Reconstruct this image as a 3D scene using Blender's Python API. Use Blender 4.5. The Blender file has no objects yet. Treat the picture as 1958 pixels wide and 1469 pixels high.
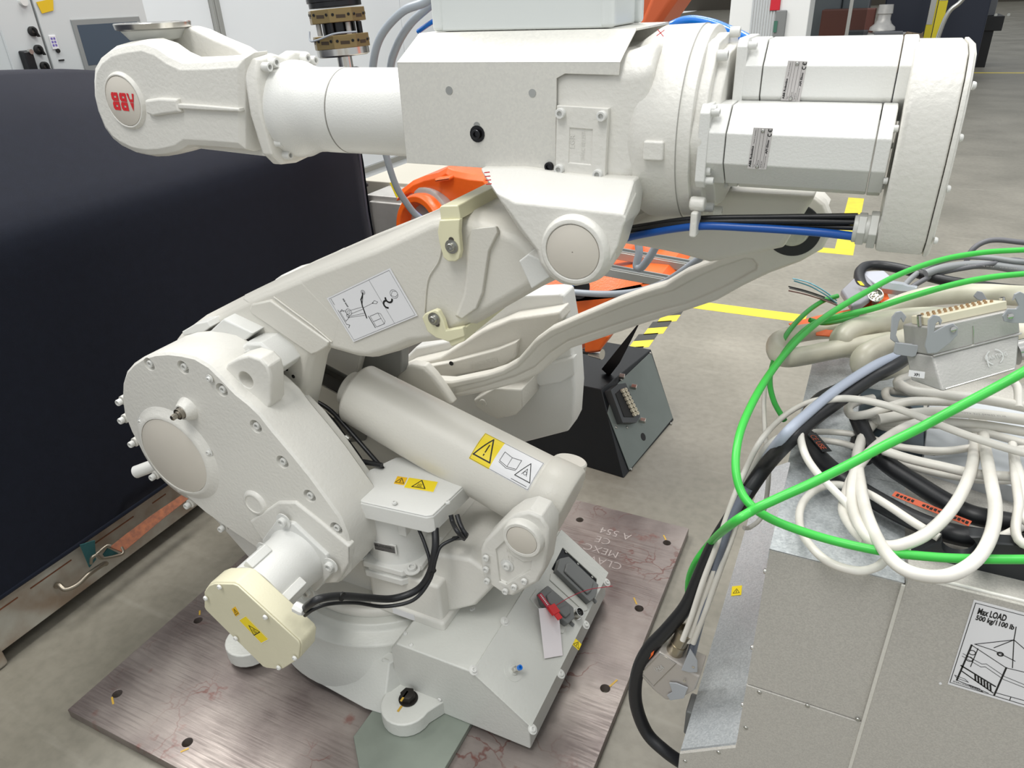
import bpy, bmesh, math, random
from mathutils import Vector, Matrix
random.seed(7)
C = bpy.context.scene.collection
sc = bpy.context.scene
V = Vector
PI = math.pi

# ------------------------------------------------------------------ camera
H = 1.75
YAW, PITCH, ROLL, FPX = 0.465314966, 0.495133846, -0.0436204216, 1385.0
CX, CY = 979.0, 734.5
fw = V((-math.sin(YAW)*math.cos(PITCH), math.cos(YAW)*math.cos(PITCH), -math.sin(PITCH)))
rt0 = V((math.cos(YAW), math.sin(YAW), 0)); up0 = rt0.cross(fw)
rt = rt0*math.cos(ROLL)+up0*math.sin(ROLL); up = -rt0*math.sin(ROLL)+up0*math.cos(ROLL)
cam = bpy.data.objects.new('camera', bpy.data.cameras.new('camera')); C.objects.link(cam)
cam.data.sensor_width = 36; cam.data.lens = 36*FPX/1958; cam.data.clip_start = .02; cam.data.clip_end = 200
M = Matrix((rt, up, -fw)).transposed().to_4x4(); M.translation = V((0, 0, H)); cam.matrix_world = M
sc.camera = cam

# ------------------------------------------------------------------ light and exposure
w = bpy.data.worlds.new('hall'); sc.world = w; w.use_nodes = True
wn = w.node_tree.nodes; wl = w.node_tree.links
bg = wn['Background']; bg.inputs[0].default_value = (.93, .97, 1, 1); bg.inputs[1].default_value = .74
def area(loc, sx, sy, power, col=(1, .985, .95), target=None):
    l = bpy.data.lights.new('hall_lamp', 'AREA'); l.shape = 'RECTANGLE'; l.size = sx; l.size_y = sy; l.energy = power; l.color = col
    o = bpy.data.objects.new('hall_lamp', l); C.objects.link(o); o.location = loc
    if target is not None:
        o.rotation_euler = (V(target)-V(loc)).to_track_quat('-Z', 'Y').to_euler()
    return o
for (x, y, p_) in ((-5.2, 2.2, 420), (-1.2, 4.0, 260), (3.4, 2.0, 150), (-1.0, -2.2, 240), (-3.5, 9, 120), (-.8, 17, 40)):
    area((x, y, 7.0), 1.6, 3.4, p_)
sc.view_settings.view_transform = 'Standard'; sc.view_settings.look = 'None'
sc.view_settings.gamma = 1; sc.view_settings.use_curve_mapping = False
sc.view_settings.exposure = 0.0

# ------------------------------------------------------------------ measuring: a photo pixel meets a real plane of the hall
def ray(px, py): return fw+rt*((px-CX)/FPX)-up*((py-CY)/FPX)
def Y(px, py, y): d = ray(px, py); return V((0, 0, H))+d*(y/d.y)
def Z(px, py, z): d = ray(px, py); return V((0, 0, H))+d*((z-H)/d.z)
def X(px, py, x): d = ray(px, py); return V((0, 0, H))+d*(x/d.x)
def PL(px, py, p, n): d = ray(px, py); o = V((0, 0, H)); return o+d*((V(p)-o).dot(n)/d.dot(n))

# ------------------------------------------------------------------ materials
MATS = {}
def lin(c):
    return tuple(((v/255)/12.92 if v/255 <= .04045 else ((v/255+.055)/1.055)**2.4) for v in c)+(1,)
def mat(name, col, rough=.5, metal=0, var=.0, vscale=8, bump=0, bscale=200, spec=None, coat=0, col2=None, emit=None, stretch=None):
    if name in MATS: return MATS[name]
    m = bpy.data.materials.new(name); m.use_nodes = True; N = m.node_tree.nodes; L = m.node_tree.links
    b = N['Principled BSDF']; c = lin(col)
    b.inputs['Base Color'].default_value = c; b.inputs['Roughness'].default_value = rough; b.inputs['Metallic'].default_value = metal
    if spec is not None: b.inputs['Specular IOR Level'].default_value = spec
    if coat: b.inputs['Coat Weight'].default_value = coat; b.inputs['Coat Roughness'].default_value = .15
    tc = N.new('ShaderNodeTexCoord'); src = tc.outputs['Object']
    if stretch:
        mp = N.new('ShaderNodeMapping'); mp.inputs['Scale'].default_value = stretch; L.new(src, mp.inputs[0]); src = mp.outputs[0]
    if var:
        n = N.new('ShaderNodeTexNoise'); n.inputs['Scale'].default_value = vscale; n.inputs['Detail'].default_value = 5; L.new(src, n.inputs['Vector'])
        r = N.new('ShaderNodeValToRGB'); c2 = lin(col2) if col2 else tuple(v*(1-var) for v in c[:3])+(1,)
        r.color_ramp.elements[0].position = .35; r.color_ramp.elements[1].position = .68
        r.color_ramp.elements[0].color = c2; r.color_ramp.elements[1].color = c
        L.new(n.outputs['Fac'], r.inputs[0]); L.new(r.outputs[0], b.inputs['Base Color'])
    if bump:
        n2 = N.new('ShaderNodeTexNoise'); n2.inputs['Scale'].default_value = bscale; n2.inputs['Detail'].default_value = 3; L.new(src, n2.inputs['Vector'])
        bp = N.new('ShaderNodeBump'); bp.inputs['Strength'].default_value = bump; bp.inputs['Distance'].default_value = .002
        L.new(n2.outputs['Fac'], bp.inputs['Height']); L.new(bp.outputs[0], b.inputs['Normal'])
    if emit: b.inputs['Emission Color'].default_value = lin(emit); b.inputs['Emission Strength'].default_value = 1
    MATS[name] = m; return m
PAINT = mat('robot_paint', (222, 222, 218), .36, var=.05, vscale=3, bump=.25, bscale=260)
PAINTR = mat('robot_paint_cast', (221, 219, 212), .40, var=.05, vscale=4, bump=.5, bscale=110)
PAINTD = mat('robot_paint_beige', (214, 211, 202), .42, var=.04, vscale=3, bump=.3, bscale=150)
PAINTB = mat('robot_base_paint', (206, 207, 201), .4, var=.06, vscale=3, bump=.4, bscale=130)
CAPY = mat('yellowish_cover_paint', (216, 211, 184), .38, var=.04, bump=.2)  # lying motor's cover, yellower than the other robot paints
DISC = mat('cover_disc_plastic', (208, 202, 191), .5, var=.03)
CREAM = mat('cream_plastic', (228, 224, 190), .38, var=.08, vscale=5)
STEEL = mat('bright_steel', (205, 203, 198), .22, 1)
SCREWM = mat('zinc_screw', (190, 190, 185), .3, 1)
DSTEEL = mat('dark_steel', (60, 60, 62), .3, 1)
ALU = mat('cast_aluminium', (184, 182, 178), .42, .4, var=.08, vscale=20, bump=.2, bscale=300)
ALUG = mat('grey_lever_plastic', (164, 167, 171), .45)
BLACKR = mat('black_rubber', (26, 27, 30), .42, bump=.15, bscale=90)
BLACKP = mat('black_powder_coat', (14, 17, 21), .42, bump=.2, bscale=500)
BLACK = mat('black_print', (18, 18, 18), .6)
BLUEH = mat('blue_hose', (16, 78, 158), .35)
BLUEP = mat('blue_air_tube', (10, 112, 208), .25, coat=.4)
GREYC = mat('grey_cable', (137, 139, 142), .45, var=.06)
GREYL = mat('pale_grey_conduit', (151, 158, 166), .4, var=.05)
GREYD = mat('dark_grey_cable', (98, 98, 103), .45)
BEIGEC = mat('beige_cable', (212, 208, 190), .38, var=.1, vscale=14, col2=(190, 185, 167))
WHITEC = mat('white_cable', (222, 219, 211), .38, var=.06, vscale=16, col2=(206, 202, 193))
GREEN = mat('green_cable', (62, 190, 72), .38, var=.08, vscale=9)
GREEND = mat('green_cable_dark', (52, 160, 62), .4)
ORANGE = mat('orange_robot_paint', (232, 104, 32), .33, var=.1, vscale=6, col2=(214, 88, 28), bump=.25, bscale=160)
ORANGEP = mat('orange_print', (196, 92, 62), .6)
ORANGET = mat('orange_tag', (240, 106, 40), .5)
YEL = mat('label_yellow', (238, 212, 30), .5)
YELT = mat('floor_tape_yellow', (240, 216, 62), .5, var=.12, vscale=14)
WHITEL = mat('label_white', (228, 228, 230), .45)
GREYLBL = mat('label_grey', (190, 186, 184), .5)
RED = mat('print_red', (214, 38, 46), .5)
REDP = mat('red_plastic', (212, 24, 30), .35)
BOXW = mat('junction_box_polycarbonate', (210, 214, 212), .35)
MINT = mat('grey_green_steel', (142, 150, 140), .4, .3, var=.15, vscale=9)
WALLW = mat('partition_white', (222, 225, 228), .28, var=.03, vscale=1.5)
CONS = mat('console_grey', (204, 208, 208), .42)
GREYHD = mat('connector_hood_grey', (112, 114, 113), .5)
BRONZE = mat('bronze_anodised', (140, 122, 84), .38, .6)
DGREY = mat('dark_screen', (66, 78, 92), .22)
FRAMEG = mat('rack_beam_paint', (178, 175, 164), .5, var=.2, vscale=7, col2=(140, 122, 104))
RUST = mat('rust', (128, 74, 46), .8, var=.4, vscale=40)
TEALW = mat('teal_webbing', (36, 84, 86), .8, bump=.5, bscale=400)
FARB = mat('far_machine_dark', (52, 52, 56), .5)
FARG = mat('far_machine_grey', (96, 98, 102), .5)
WOODT = mat('bench_top_wood', (196, 168, 130), .5, var=.15, vscale=10)
YPOST = mat('yellow_post_paint', (196, 180, 30), .45)

def galv(name, col, col2, rough, scale, metal=.9):
    m = bpy.data.materials.new(name); m.use_nodes = True; N = m.node_tree.nodes; L = m.node_tree.links; b = N['Principled BSDF']
    b.inputs['Metallic'].default_value = metal
    tc = N.new('ShaderNodeTexCoord'); vo = N.new('ShaderNodeTexVoronoi'); vo.inputs['Scale'].default_value = scale
    L.new(tc.outputs['Object'], vo.inputs['Vector'])
    r = N.new('ShaderNodeValToRGB'); r.color_ramp.elements[0].color = lin(col2); r.color_ramp.elements[1].color = lin(col)
    sp = N.new('ShaderNodeSeparateColor'); L.new(vo.outputs['Color'], sp.inputs[0]); L.new(sp.outputs[0], r.inputs[0]); L.new(r.outputs[0], b.inputs['Base Color'])
    mr = N.new('ShaderNodeMapRange'); mr.inputs['To Min'].default_value = rough*.85; mr.inputs['To Max'].default_value = rough*1.2
    L.new(sp.outputs[1], mr.inputs['Value']); L.new(mr.outputs[0], b.inputs['Roughness'])
    return m
GALV = galv('galvanised_spangle', (204, 208, 210), (180, 185, 188), .42, 330, .45)
GALVS = galv('galvanised_smooth', (222, 220, 212), (215, 213, 206), .42, 260, .25)
ALUZ = galv('aluzinc_panel', (196, 193, 186), (180, 177, 171), .5, 520, .25)
GALVT = galv('galvanised_top', (205, 212, 218), (192, 199, 206), .4, 90, .8)

def floor_mat():
    m = bpy.data.materials.new('polished_concrete'); m.use_nodes = True; N = m.node_tree.nodes; L = m.node_tree.links; b = N['Principled BSDF']
    tc = N.new('ShaderNodeTexCoord')
    n1 = N.new('ShaderNodeTexNoise'); n1.inputs['Scale'].default_value = 1.3; n1.inputs['Detail'].default_value = 8; n1.inputs['Roughness'].default_value = .62; L.new(tc.outputs['Object'], n1.inputs['Vector'])
    r1 = N.new('ShaderNodeValToRGB'); r1.color_ramp.elements[0].position = .3; r1.color_ramp.elements[1].position = .72
    r1.color_ramp.elements[0].color = lin((122, 118, 106)); r1.color_ramp.elements[1].color = lin((154, 149, 137)); L.new(n1.outputs['Fac'], r1.inputs[0])
    n2 = N.new('ShaderNodeTexNoise'); n2.inputs['Scale'].default_value = 30; n2.inputs['Detail'].default_value = 6; L.new(tc.outputs['Object'], n2.inputs['Vector'])
    mx = N.new('ShaderNodeMix'); mx.data_type = 'RGBA'; mx.blend_type = 'MULTIPLY'; mx.inputs[0].default_value = .5
    r2 = N.new('ShaderNodeValToRGB'); r2.color_ramp.elements[0].position = .3; r2.color_ramp.elements[0].color = (.72, .72, .72, 1); r2.color_ramp.elements[1].position = .6; L.new(n2.outputs['Fac'], r2.inputs[0])
    L.new(r1.outputs[0], mx.inputs[6]); L.new(r2.outputs[0], mx.inputs[7])
    # pale wear streaks
    mp = N.new('ShaderNodeMapping'); mp.inputs['Scale'].default_value = (.8, 6, 1); mp.inputs['Rotation'].default_value = (0, 0, .5); L.new(tc.outputs['Object'], mp.inputs[0])
    n3 = N.new('ShaderNodeTexNoise'); n3.inputs['Scale'].default_value = 3; n3.inputs['Detail'].default_value = 7; L.new(mp.outputs[0], n3.inputs['Vector'])
    r3 = N.new('ShaderNodeValToRGB'); r3.color_ramp.elements[0].position = .6; r3.color_ramp.elements[0].color = (0, 0, 0, 1); r3.color_ramp.elements[1].position = .78; r3.color_ramp.elements[1].color = (.22, .22, .22, 1); L.new(n3.outputs['Fac'], r3.inputs[0])
    mx2 = N.new('ShaderNodeMix'); mx2.data_type = 'RGBA'; mx2.inputs[7].default_value = lin((184, 180, 168)); L.new(r3.outputs[0], mx2.inputs[0]); L.new(mx.outputs[2], mx2.inputs[6])
    L.new(mx2.outputs[2], b.inputs['Base Color'])
    mr = N.new('ShaderNodeMapRange'); mr.inputs['To Min'].default_value = .3; mr.inputs['To Max'].default_value = .55; L.new(n1.outputs['Fac'], mr.inputs['Value']); L.new(mr.outputs[0], b.inputs['Roughness'])
    bp = N.new('ShaderNodeBump'); bp.inputs['Strength'].default_value = .15; bp.inputs['Distance'].default_value = .002; L.new(n2.outputs['Fac'], bp.inputs['Height']); L.new(bp.outputs[0], b.inputs['Normal'])
    return m
FLOOR = floor_mat()
def plate_mat():
    m = bpy.data.materials.new('rusty_plate_steel'); m.use_nodes = True; N = m.node_tree.nodes; L = m.node_tree.links; b = N['Principled BSDF']
    tc = N.new('ShaderNodeTexCoord')
    n1 = N.new('ShaderNodeTexNoise'); n1.inputs['Scale'].default_value = 5; n1.inputs['Detail'].default_value = 8; L.new(tc.outputs['Object'], n1.inputs['Vector'])
    r1 = N.new('ShaderNodeValToRGB'); r1.color_ramp.elements[0].position = .32; r1.color_ramp.elements[1].position = .7
    r1.color_ramp.elements[0].color = lin((112, 102, 99)); r1.color_ramp.elements[1].color = lin((158, 149, 143)); L.new(n1.outputs['Fac'], r1.inputs[0])
    # thin reddish rust veins
    nv = N.new('ShaderNodeTexNoise'); nv.inputs['Scale'].default_value = 7; nv.inputs['Detail'].default_value = 4; L.new(tc.outputs['Object'], nv.inputs['Vector'])
    av = N.new('ShaderNodeMixRGB'); av.inputs[0].default_value = .22; L.new(tc.outputs['Object'], av.inputs[1]); L.new(nv.outputs['Color'], av.inputs[2])
    vo = N.new('ShaderNodeTexVoronoi'); vo.feature = 'DISTANCE_TO_EDGE'; vo.inputs['Scale'].default_value = 13; L.new(av.outputs[0], vo.inputs['Vector'])
    rv = N.new('ShaderNodeValToRGB'); rv.color_ramp.elements[0].position = .0; rv.color_ramp.elements[0].color = (1, 1, 1, 1); rv.color_ramp.elements[1].position = .045; rv.color_ramp.elements[1].color = (0, 0, 0, 1); L.new(vo.outputs['Distance'], rv.inputs[0])
    nm = N.new('ShaderNodeTexNoise'); nm.inputs['Scale'].default_value = 3.2; nm.inputs['Detail'].default_value = 3; L.new(tc.outputs['Object'], nm.inputs['Vector'])
    rm = N.new('ShaderNodeValToRGB'); rm.color_ramp.elements[0].position = .5; rm.color_ramp.elements[0].color = (0, 0, 0, 1); rm.color_ramp.elements[1].position = .6; rm.color_ramp.elements[1].color = (.75, .75, .75, 1); L.new(nm.outputs['Fac'], rm.inputs[0])
    ml = N.new('ShaderNodeMath'); ml.operation = 'MULTIPLY'; L.new(rv.outputs[0], ml.inputs[0]); L.new(rm.outputs[0], ml.inputs[1])
    mx = N.new('ShaderNodeMix'); mx.data_type = 'RGBA'; mx.inputs[7].default_value = lin((104, 52, 44)); L.new(ml.outputs[0], mx.inputs[0]); L.new(r1.outputs[0], mx.inputs[6])
    # broad blotches
    nb = N.new('ShaderNodeTexNoise'); nb.inputs['Scale'].default_value = 9; nb.inputs['Detail'].default_value = 6; L.new(tc.outputs['Object'], nb.inputs['Vector'])
    rb = N.new('ShaderNodeValToRGB'); rb.color_ramp.elements[0].position = .66; rb.color_ramp.elements[0].color = (0, 0, 0, 1); rb.color_ramp.elements[1].position = .72; rb.color_ramp.elements[1].color = (.6, .6, .6, 1); L.new(nb.outputs['Fac'], rb.inputs[0])
    mx3 = N.new('ShaderNodeMix'); mx3.data_type = 'RGBA'; mx3.inputs[7].default_value = lin((122, 62, 52)); L.new(rb.outputs[0], mx3.inputs[0]); L.new(mx.outputs[2], mx3.inputs[6])
    L.new(mx3.outputs[2], b.inputs['Base Color'])
    b.inputs['Metallic'].default_value = .45
    mp = N.new('ShaderNodeMapping'); mp.inputs['Scale'].default_value = (4, 90, 1); mp.inputs['Rotation'].default_value = (0, 0, .9); L.new(tc.outputs['Object'], mp.inputs[0])
    ns = N.new('ShaderNodeTexNoise'); ns.inputs['Scale'].default_value = 2; ns.inputs['Detail'].default_value = 5; L.new(mp.outputs[0], ns.inputs['Vector'])
    mr = N.new('ShaderNodeMapRange'); mr.inputs['From Min'].default_value = .35; mr.inputs['From Max'].default_value = .65; mr.inputs['To Min'].default_value = .28; mr.inputs['To Max'].default_value = .52
    L.new(ns.outputs['Fac'], mr.inputs['Value']); L.new(mr.outputs[0], b.inputs['Roughness'])
    bp = N.new('ShaderNodeBump'); bp.inputs['Strength'].default_value = .2; bp.inputs['Distance'].default_value = .001; L.new(ns.outputs['Fac'], bp.inputs['Height']); L.new(bp.outputs[0], b.inputs['Normal'])
    return m
PLATE = plate_mat()
CLOTH = mat('navy_cover_fabric', (14, 19, 31), .9, var=.15, vscale=30, spec=.2, bump=.35, bscale=900)
CLOTH.node_tree.nodes['Principled BSDF'].inputs['Sheen Weight'].default_value = .25
CLOTH.node_tree.nodes['Principled BSDF'].inputs['Sheen Roughness'].default_value = .4
CLOTH.node_tree.nodes['Principled BSDF'].inputs['Sheen Tint'].default_value = (.7, .66, .72, 1)

# ------------------------------------------------------------------ mesh tools
class MB:
    def __init__(s): s.v = []; s.f = []; s.sm = []
    def add(s, vs, fs, smooth=True):
        b = len(s.v); s.v += [V(p) for p in vs]; s.f += [tuple(i+b for i in f) for f in fs]; return s
    def loft(s, rings, caps=True, closed=True):
        n = len(rings[0]); vs = [p for r in rings for p in r]; fs = []
        for k in range(len(rings)-1):
            for i in range(n if closed else n-1):
                j = (i+1) % n; fs.append((k*n+i, k*n+j, (k+1)*n+j, (k+1)*n+i))
        if caps: fs.append(tuple(range(n))); fs.append(tuple(range((len(rings)-1)*n, len(rings)*n)))
        return s.add(vs, fs)
    def prism(s, poly, vec): vec = V(vec); return s.loft([[V(p) for p in poly], [V(p)+vec for p in poly]])
    def box(s, a, b):
        a = V(a); b = V(b)
        return s.prism([V((a.x, a.y, a.z)), V((b.x, a.y, a.z)), V((b.x, b.y, a.z)), V((a.x, b.y, a.z))], (0, 0, b.z-a.z))
    def obox(s, c, u, v, w):
        c, u, v, w = V(c), V(u), V(v), V(w)
        return s.prism([c-u-v-w, c+u-v-w, c+u+v-w, c-u+v-w], w*2)
    def lathe(s, p, d, prof, seg=32, a0=0, a1=2*PI):
        p = V(p); d = V(d).normalized(); a = d.orthogonal().normalized()
        if abs(d.z) < .9: a = (V((0, 0, 1))-d*d.z).normalized()
        b = d.cross(a); rings = []
        for (t, r) in prof:
            rings.append([p+d*t+(a*math.cos(2*PI*k/seg+PI/seg)+b*math.sin(2*PI*k/seg+PI/seg))*max(r, 1e-5) for k in range(seg)])
        return s.loft(rings)
    def cyl(s, p, q, r, seg=24, r2=None): p = V(p); q = V(q); return s.lathe(p, q-p, [(0, r), ((q-p).length, r if r2 is None else r2)], seg)
    def tube(s, pts, r, seg=10, sub=6, smooth=True, radii=None):
        P = spline(pts, sub) if smooth else [V(p) for p in pts]
        n = len(P); t = (P[1]-P[0]).normalized(); a = t.orthogonal().normalized(); rings = []
        for i in range(n):
            t2 = (P[min(i+1, n-1)]-P[max(i-1, 0)]).normalized()
            q = t.rotation_difference(t2); a = q @ a; t = t2; a = (a-t*a.dot(t)).normalized(); b = t.cross(a)
            rr = r if radii is None else radii[0]+(radii[1]-radii[0])*i/(n-1)
            rings.append([P[i]+(a*math.cos(2*PI*k/seg)+b*math.sin(2*PI*k/seg))*rr for k in range(seg)])
        return s.loft(rings)
def spline(pts, sub):
    P = [V(p) for p in pts]; out = []
    if len(P) < 3: return P
    Q = [P[0]*2-P[1]]+P+[P[-1]*2-P[-2]]
    for i in range(1, len(Q)-2):
        p0, p1, p2, p3 = Q[i-1:i+3]
        for k in range(sub):
            t = k/sub
            out.append(.5*((2*p1)+(p2-p0)*t+(2*p0-5*p1+4*p2-p3)*t*t+(3*p1-p0-3*p2+p3)*t**3))
    out.append(P[-1]); return out
WM = {}
def place(o, parent, world):
    WM[o.name] = world.copy()
    if parent is not None:
        o.parent = parent; o.matrix_parent_inverse = Matrix(); o.matrix_basis = WM[parent.name].inverted() @ world
    else: o.matrix_basis = world
def tag(o, label=None, cat=None, group=None, kind=None):
    if label: o['label'] = label
    if cat: o['category'] = cat
    if group: o['group'] = group
    if kind: o['kind'] = kind
    return o
def thing(name, label, cat, loc, group=None):
    o = bpy.data.objects.new(name, None); C.objects.link(o); o.empty_display_size = .1
    place(o, None, Matrix.Translation(V(loc))); return tag(o, label, cat, group)
def obj(name, mb, m, parent=None, bevel=0, seg=2, angle=38, sharp=40, flat=False):
    me = bpy.data.meshes.new(name)
    lo = V([min(p[i] for p in mb.v) for i in range(3)]); hi = V([max(p[i] for p in mb.v) for i in range(3)]); c = (lo+hi)/2
    if parent is None: c.z = lo.z
    me.from_pydata([p-c for p in mb.v], [], mb.f)
    bm = bmesh.new(); bm.from_mesh(me); bmesh.ops.remove_doubles(bm, verts=bm.verts, dist=1e-6)
    bmesh.ops.recalc_face_normals(bm, faces=bm.faces); bm.to_mesh(me); bm.free()
    me.materials.append(m)
    o = bpy.data.objects.new(name, me); C.objects.link(o); place(o, parent, Matrix.Translation(c))
    if not flat:
        me.shade_smooth(); me.set_sharp_from_angle(angle=math.radians(sharp))
    if bevel:
        b = o.modifiers.new('bevel', 'BEVEL'); b.width = bevel; b.segments = seg; b.limit_method = 'ANGLE'; b.angle_limit = math.radians(angle); b.harden_normals = True
    return o
def cut(o, cutters):
    """carve real holes: boolean, then bake the result into the mesh"""
    w = WM[o.name]; mb = MB()
    for c in cutters: mb.add(c.v, c.f)
    me = bpy.data.meshes.new('c'); me.from_pydata([w.inverted() @ p for p in mb.v], [], mb.f)
    bm = bmesh.new(); bm.from_mesh(me); bmesh.ops.recalc_face_normals(bm, faces=bm.faces); bm.to_mesh(me); bm.free()
    co = bpy.data.objects.new('c', me); C.objects.link(co); co.matrix_world = w; o.matrix_world = w
    mods = [(m.width, m.segments, m.angle_limit) for m in o.modifiers]; o.modifiers.clear()
    b = o.modifiers.new('b', 'BOOLEAN'); b.object = co; b.operation = 'DIFFERENCE'; b.solver = 'EXACT'; b.use_self = True
    par = o.parent; o.parent = None; o.matrix_world = w
    dg = bpy.context.evaluated_depsgraph_get(); dg.update()
    nm = bpy.data.meshes.new_from_object(o.evaluated_get(dg)); o.modifiers.clear(); o.data = nm
    nm.shade_smooth(); nm.set_sharp_from_angle(angle=math.radians(35))
    bpy.data.objects.remove(co)
    place(o, par, w)
    for (wd, sg, al) in mods:
        b = o.modifiers.new('bevel', 'BEVEL'); b.width = wd; b.segments = sg; b.limit_method = 'ANGLE'; b.angle_limit = al; b.harden_normals = True
    return o
def offset(poly, d):
    """inset a polygon lying in an xz plane by d (inward)"""
    n = len(poly); out = []
    area2 = sum(poly[i].x*poly[(i+1) % n].z-poly[(i+1) % n].x*poly[i].z for i in range(n)); s = 1 if area2 > 0 else -1
    for i in range(n):
        a, b, c = poly[i-1], poly[i], poly[(i+1) % n]
        e1 = V((b.x-a.x, 0, b.z-a.z)).normalized(); e2 = V((c.x-b.x, 0, c.z-b.z)).normalized()
        n1 = V((-e1.z, 0, e1.x))*s; n2 = V((-e2.z, 0, e2.x))*s; m = (n1+n2)
        if m.length < 1e-4: m = n1
        m.normalize(); k = d/max(m.dot(n1), .5); out.append(b+m*k)
    return out
def aty(poly, y): return [V((p.x, y, p.z)) for p in poly]
def slab(mb, px, yref, y0, y1, c0=0, c1=0):
    """side outline measured on plane yref, built from y0 to y1 with chamfers c0, c1"""
    P = [Y(a, b, yref) for (a, b) in px] if not isinstance(px[0], Vector) else px
    rings = []
    if c0: rings += [aty(offset(P, c0), y0), aty(P, y0+c0)]
    else: rings += [aty(P, y0)]
    if c1: rings += [aty(P, y1-c1), aty(offset(P, c1), y1)]
    else: rings += [aty(P, y1)]
    mb.loft(rings); return mb
# shared screw meshes
SCR = {}
def screw_mesh(kind, m):
    k = (kind, m.name)
    if k in SCR: return SCR[k]
    mb = MB()
    if kind == 'socket': prof = [(0, .95), (.0, 1), (.85, 1), (1.0, .9), (1.0, .55), (.45, .5), (.45, .0)]
    elif kind == 'button': prof = [(0, 1), (.25, 1), (.55, .8), (.65, .5), (.3, .42), (.3, 0)]
    elif kind == 'flat': prof = [(0, 1.6), (.12, 1.6), (.12, 1), (.3, 1), (.36, .85), (.36, .5), (.1, .45), (.1, 0)]
    elif kind == 'washer': prof = [(0, 1.75), (.22, 1.75), (.22, 1), (1.0, 1), (1.12, .88), (1.12, .55), (.6, .5), (.6, 0)]
    mb.lathe((0, 0, 0), (0, 0, 1), prof, 16)
    me = bpy.data.meshes.new('screw'); me.from_pydata(mb.v, [], mb.f); me.materials.append(m)
    bm = bmesh.new(); bm.from_mesh(me); bmesh.ops.remove_doubles(bm, verts=bm.verts, dist=1e-4); bmesh.ops.recalc_face_normals(bm, faces=bm.faces); bm.to_mesh(me); bm.free()
    me.shade_smooth(); me.set_sharp_from_angle(angle=math.radians(35)); SCR[k] = me; return me
def screw(parent, p, d, r, kind='socket', m=None, name='screw', h=None):
    me = screw_mesh(kind, m or PAINT); o = bpy.data.objects.new(name, me); C.objects.link(o)
    q = V(d).to_track_quat('Z', 'Y').to_matrix().to_4x4()
    h = h or r
    place(o, parent, Matrix.Translation(V(p)) @ q @ Matrix.Diagonal((r, r, h, 1))); return o
def cable(name, pts, r, m, label, cat='cable', group=None, parent=None, seg=10, sub=8):
    mb = MB().tube(pts, r, seg, sub); o = obj(name, mb, m, parent, sharp=60)
    if parent is None: tag(o, label, cat, group)
    return o
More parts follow.
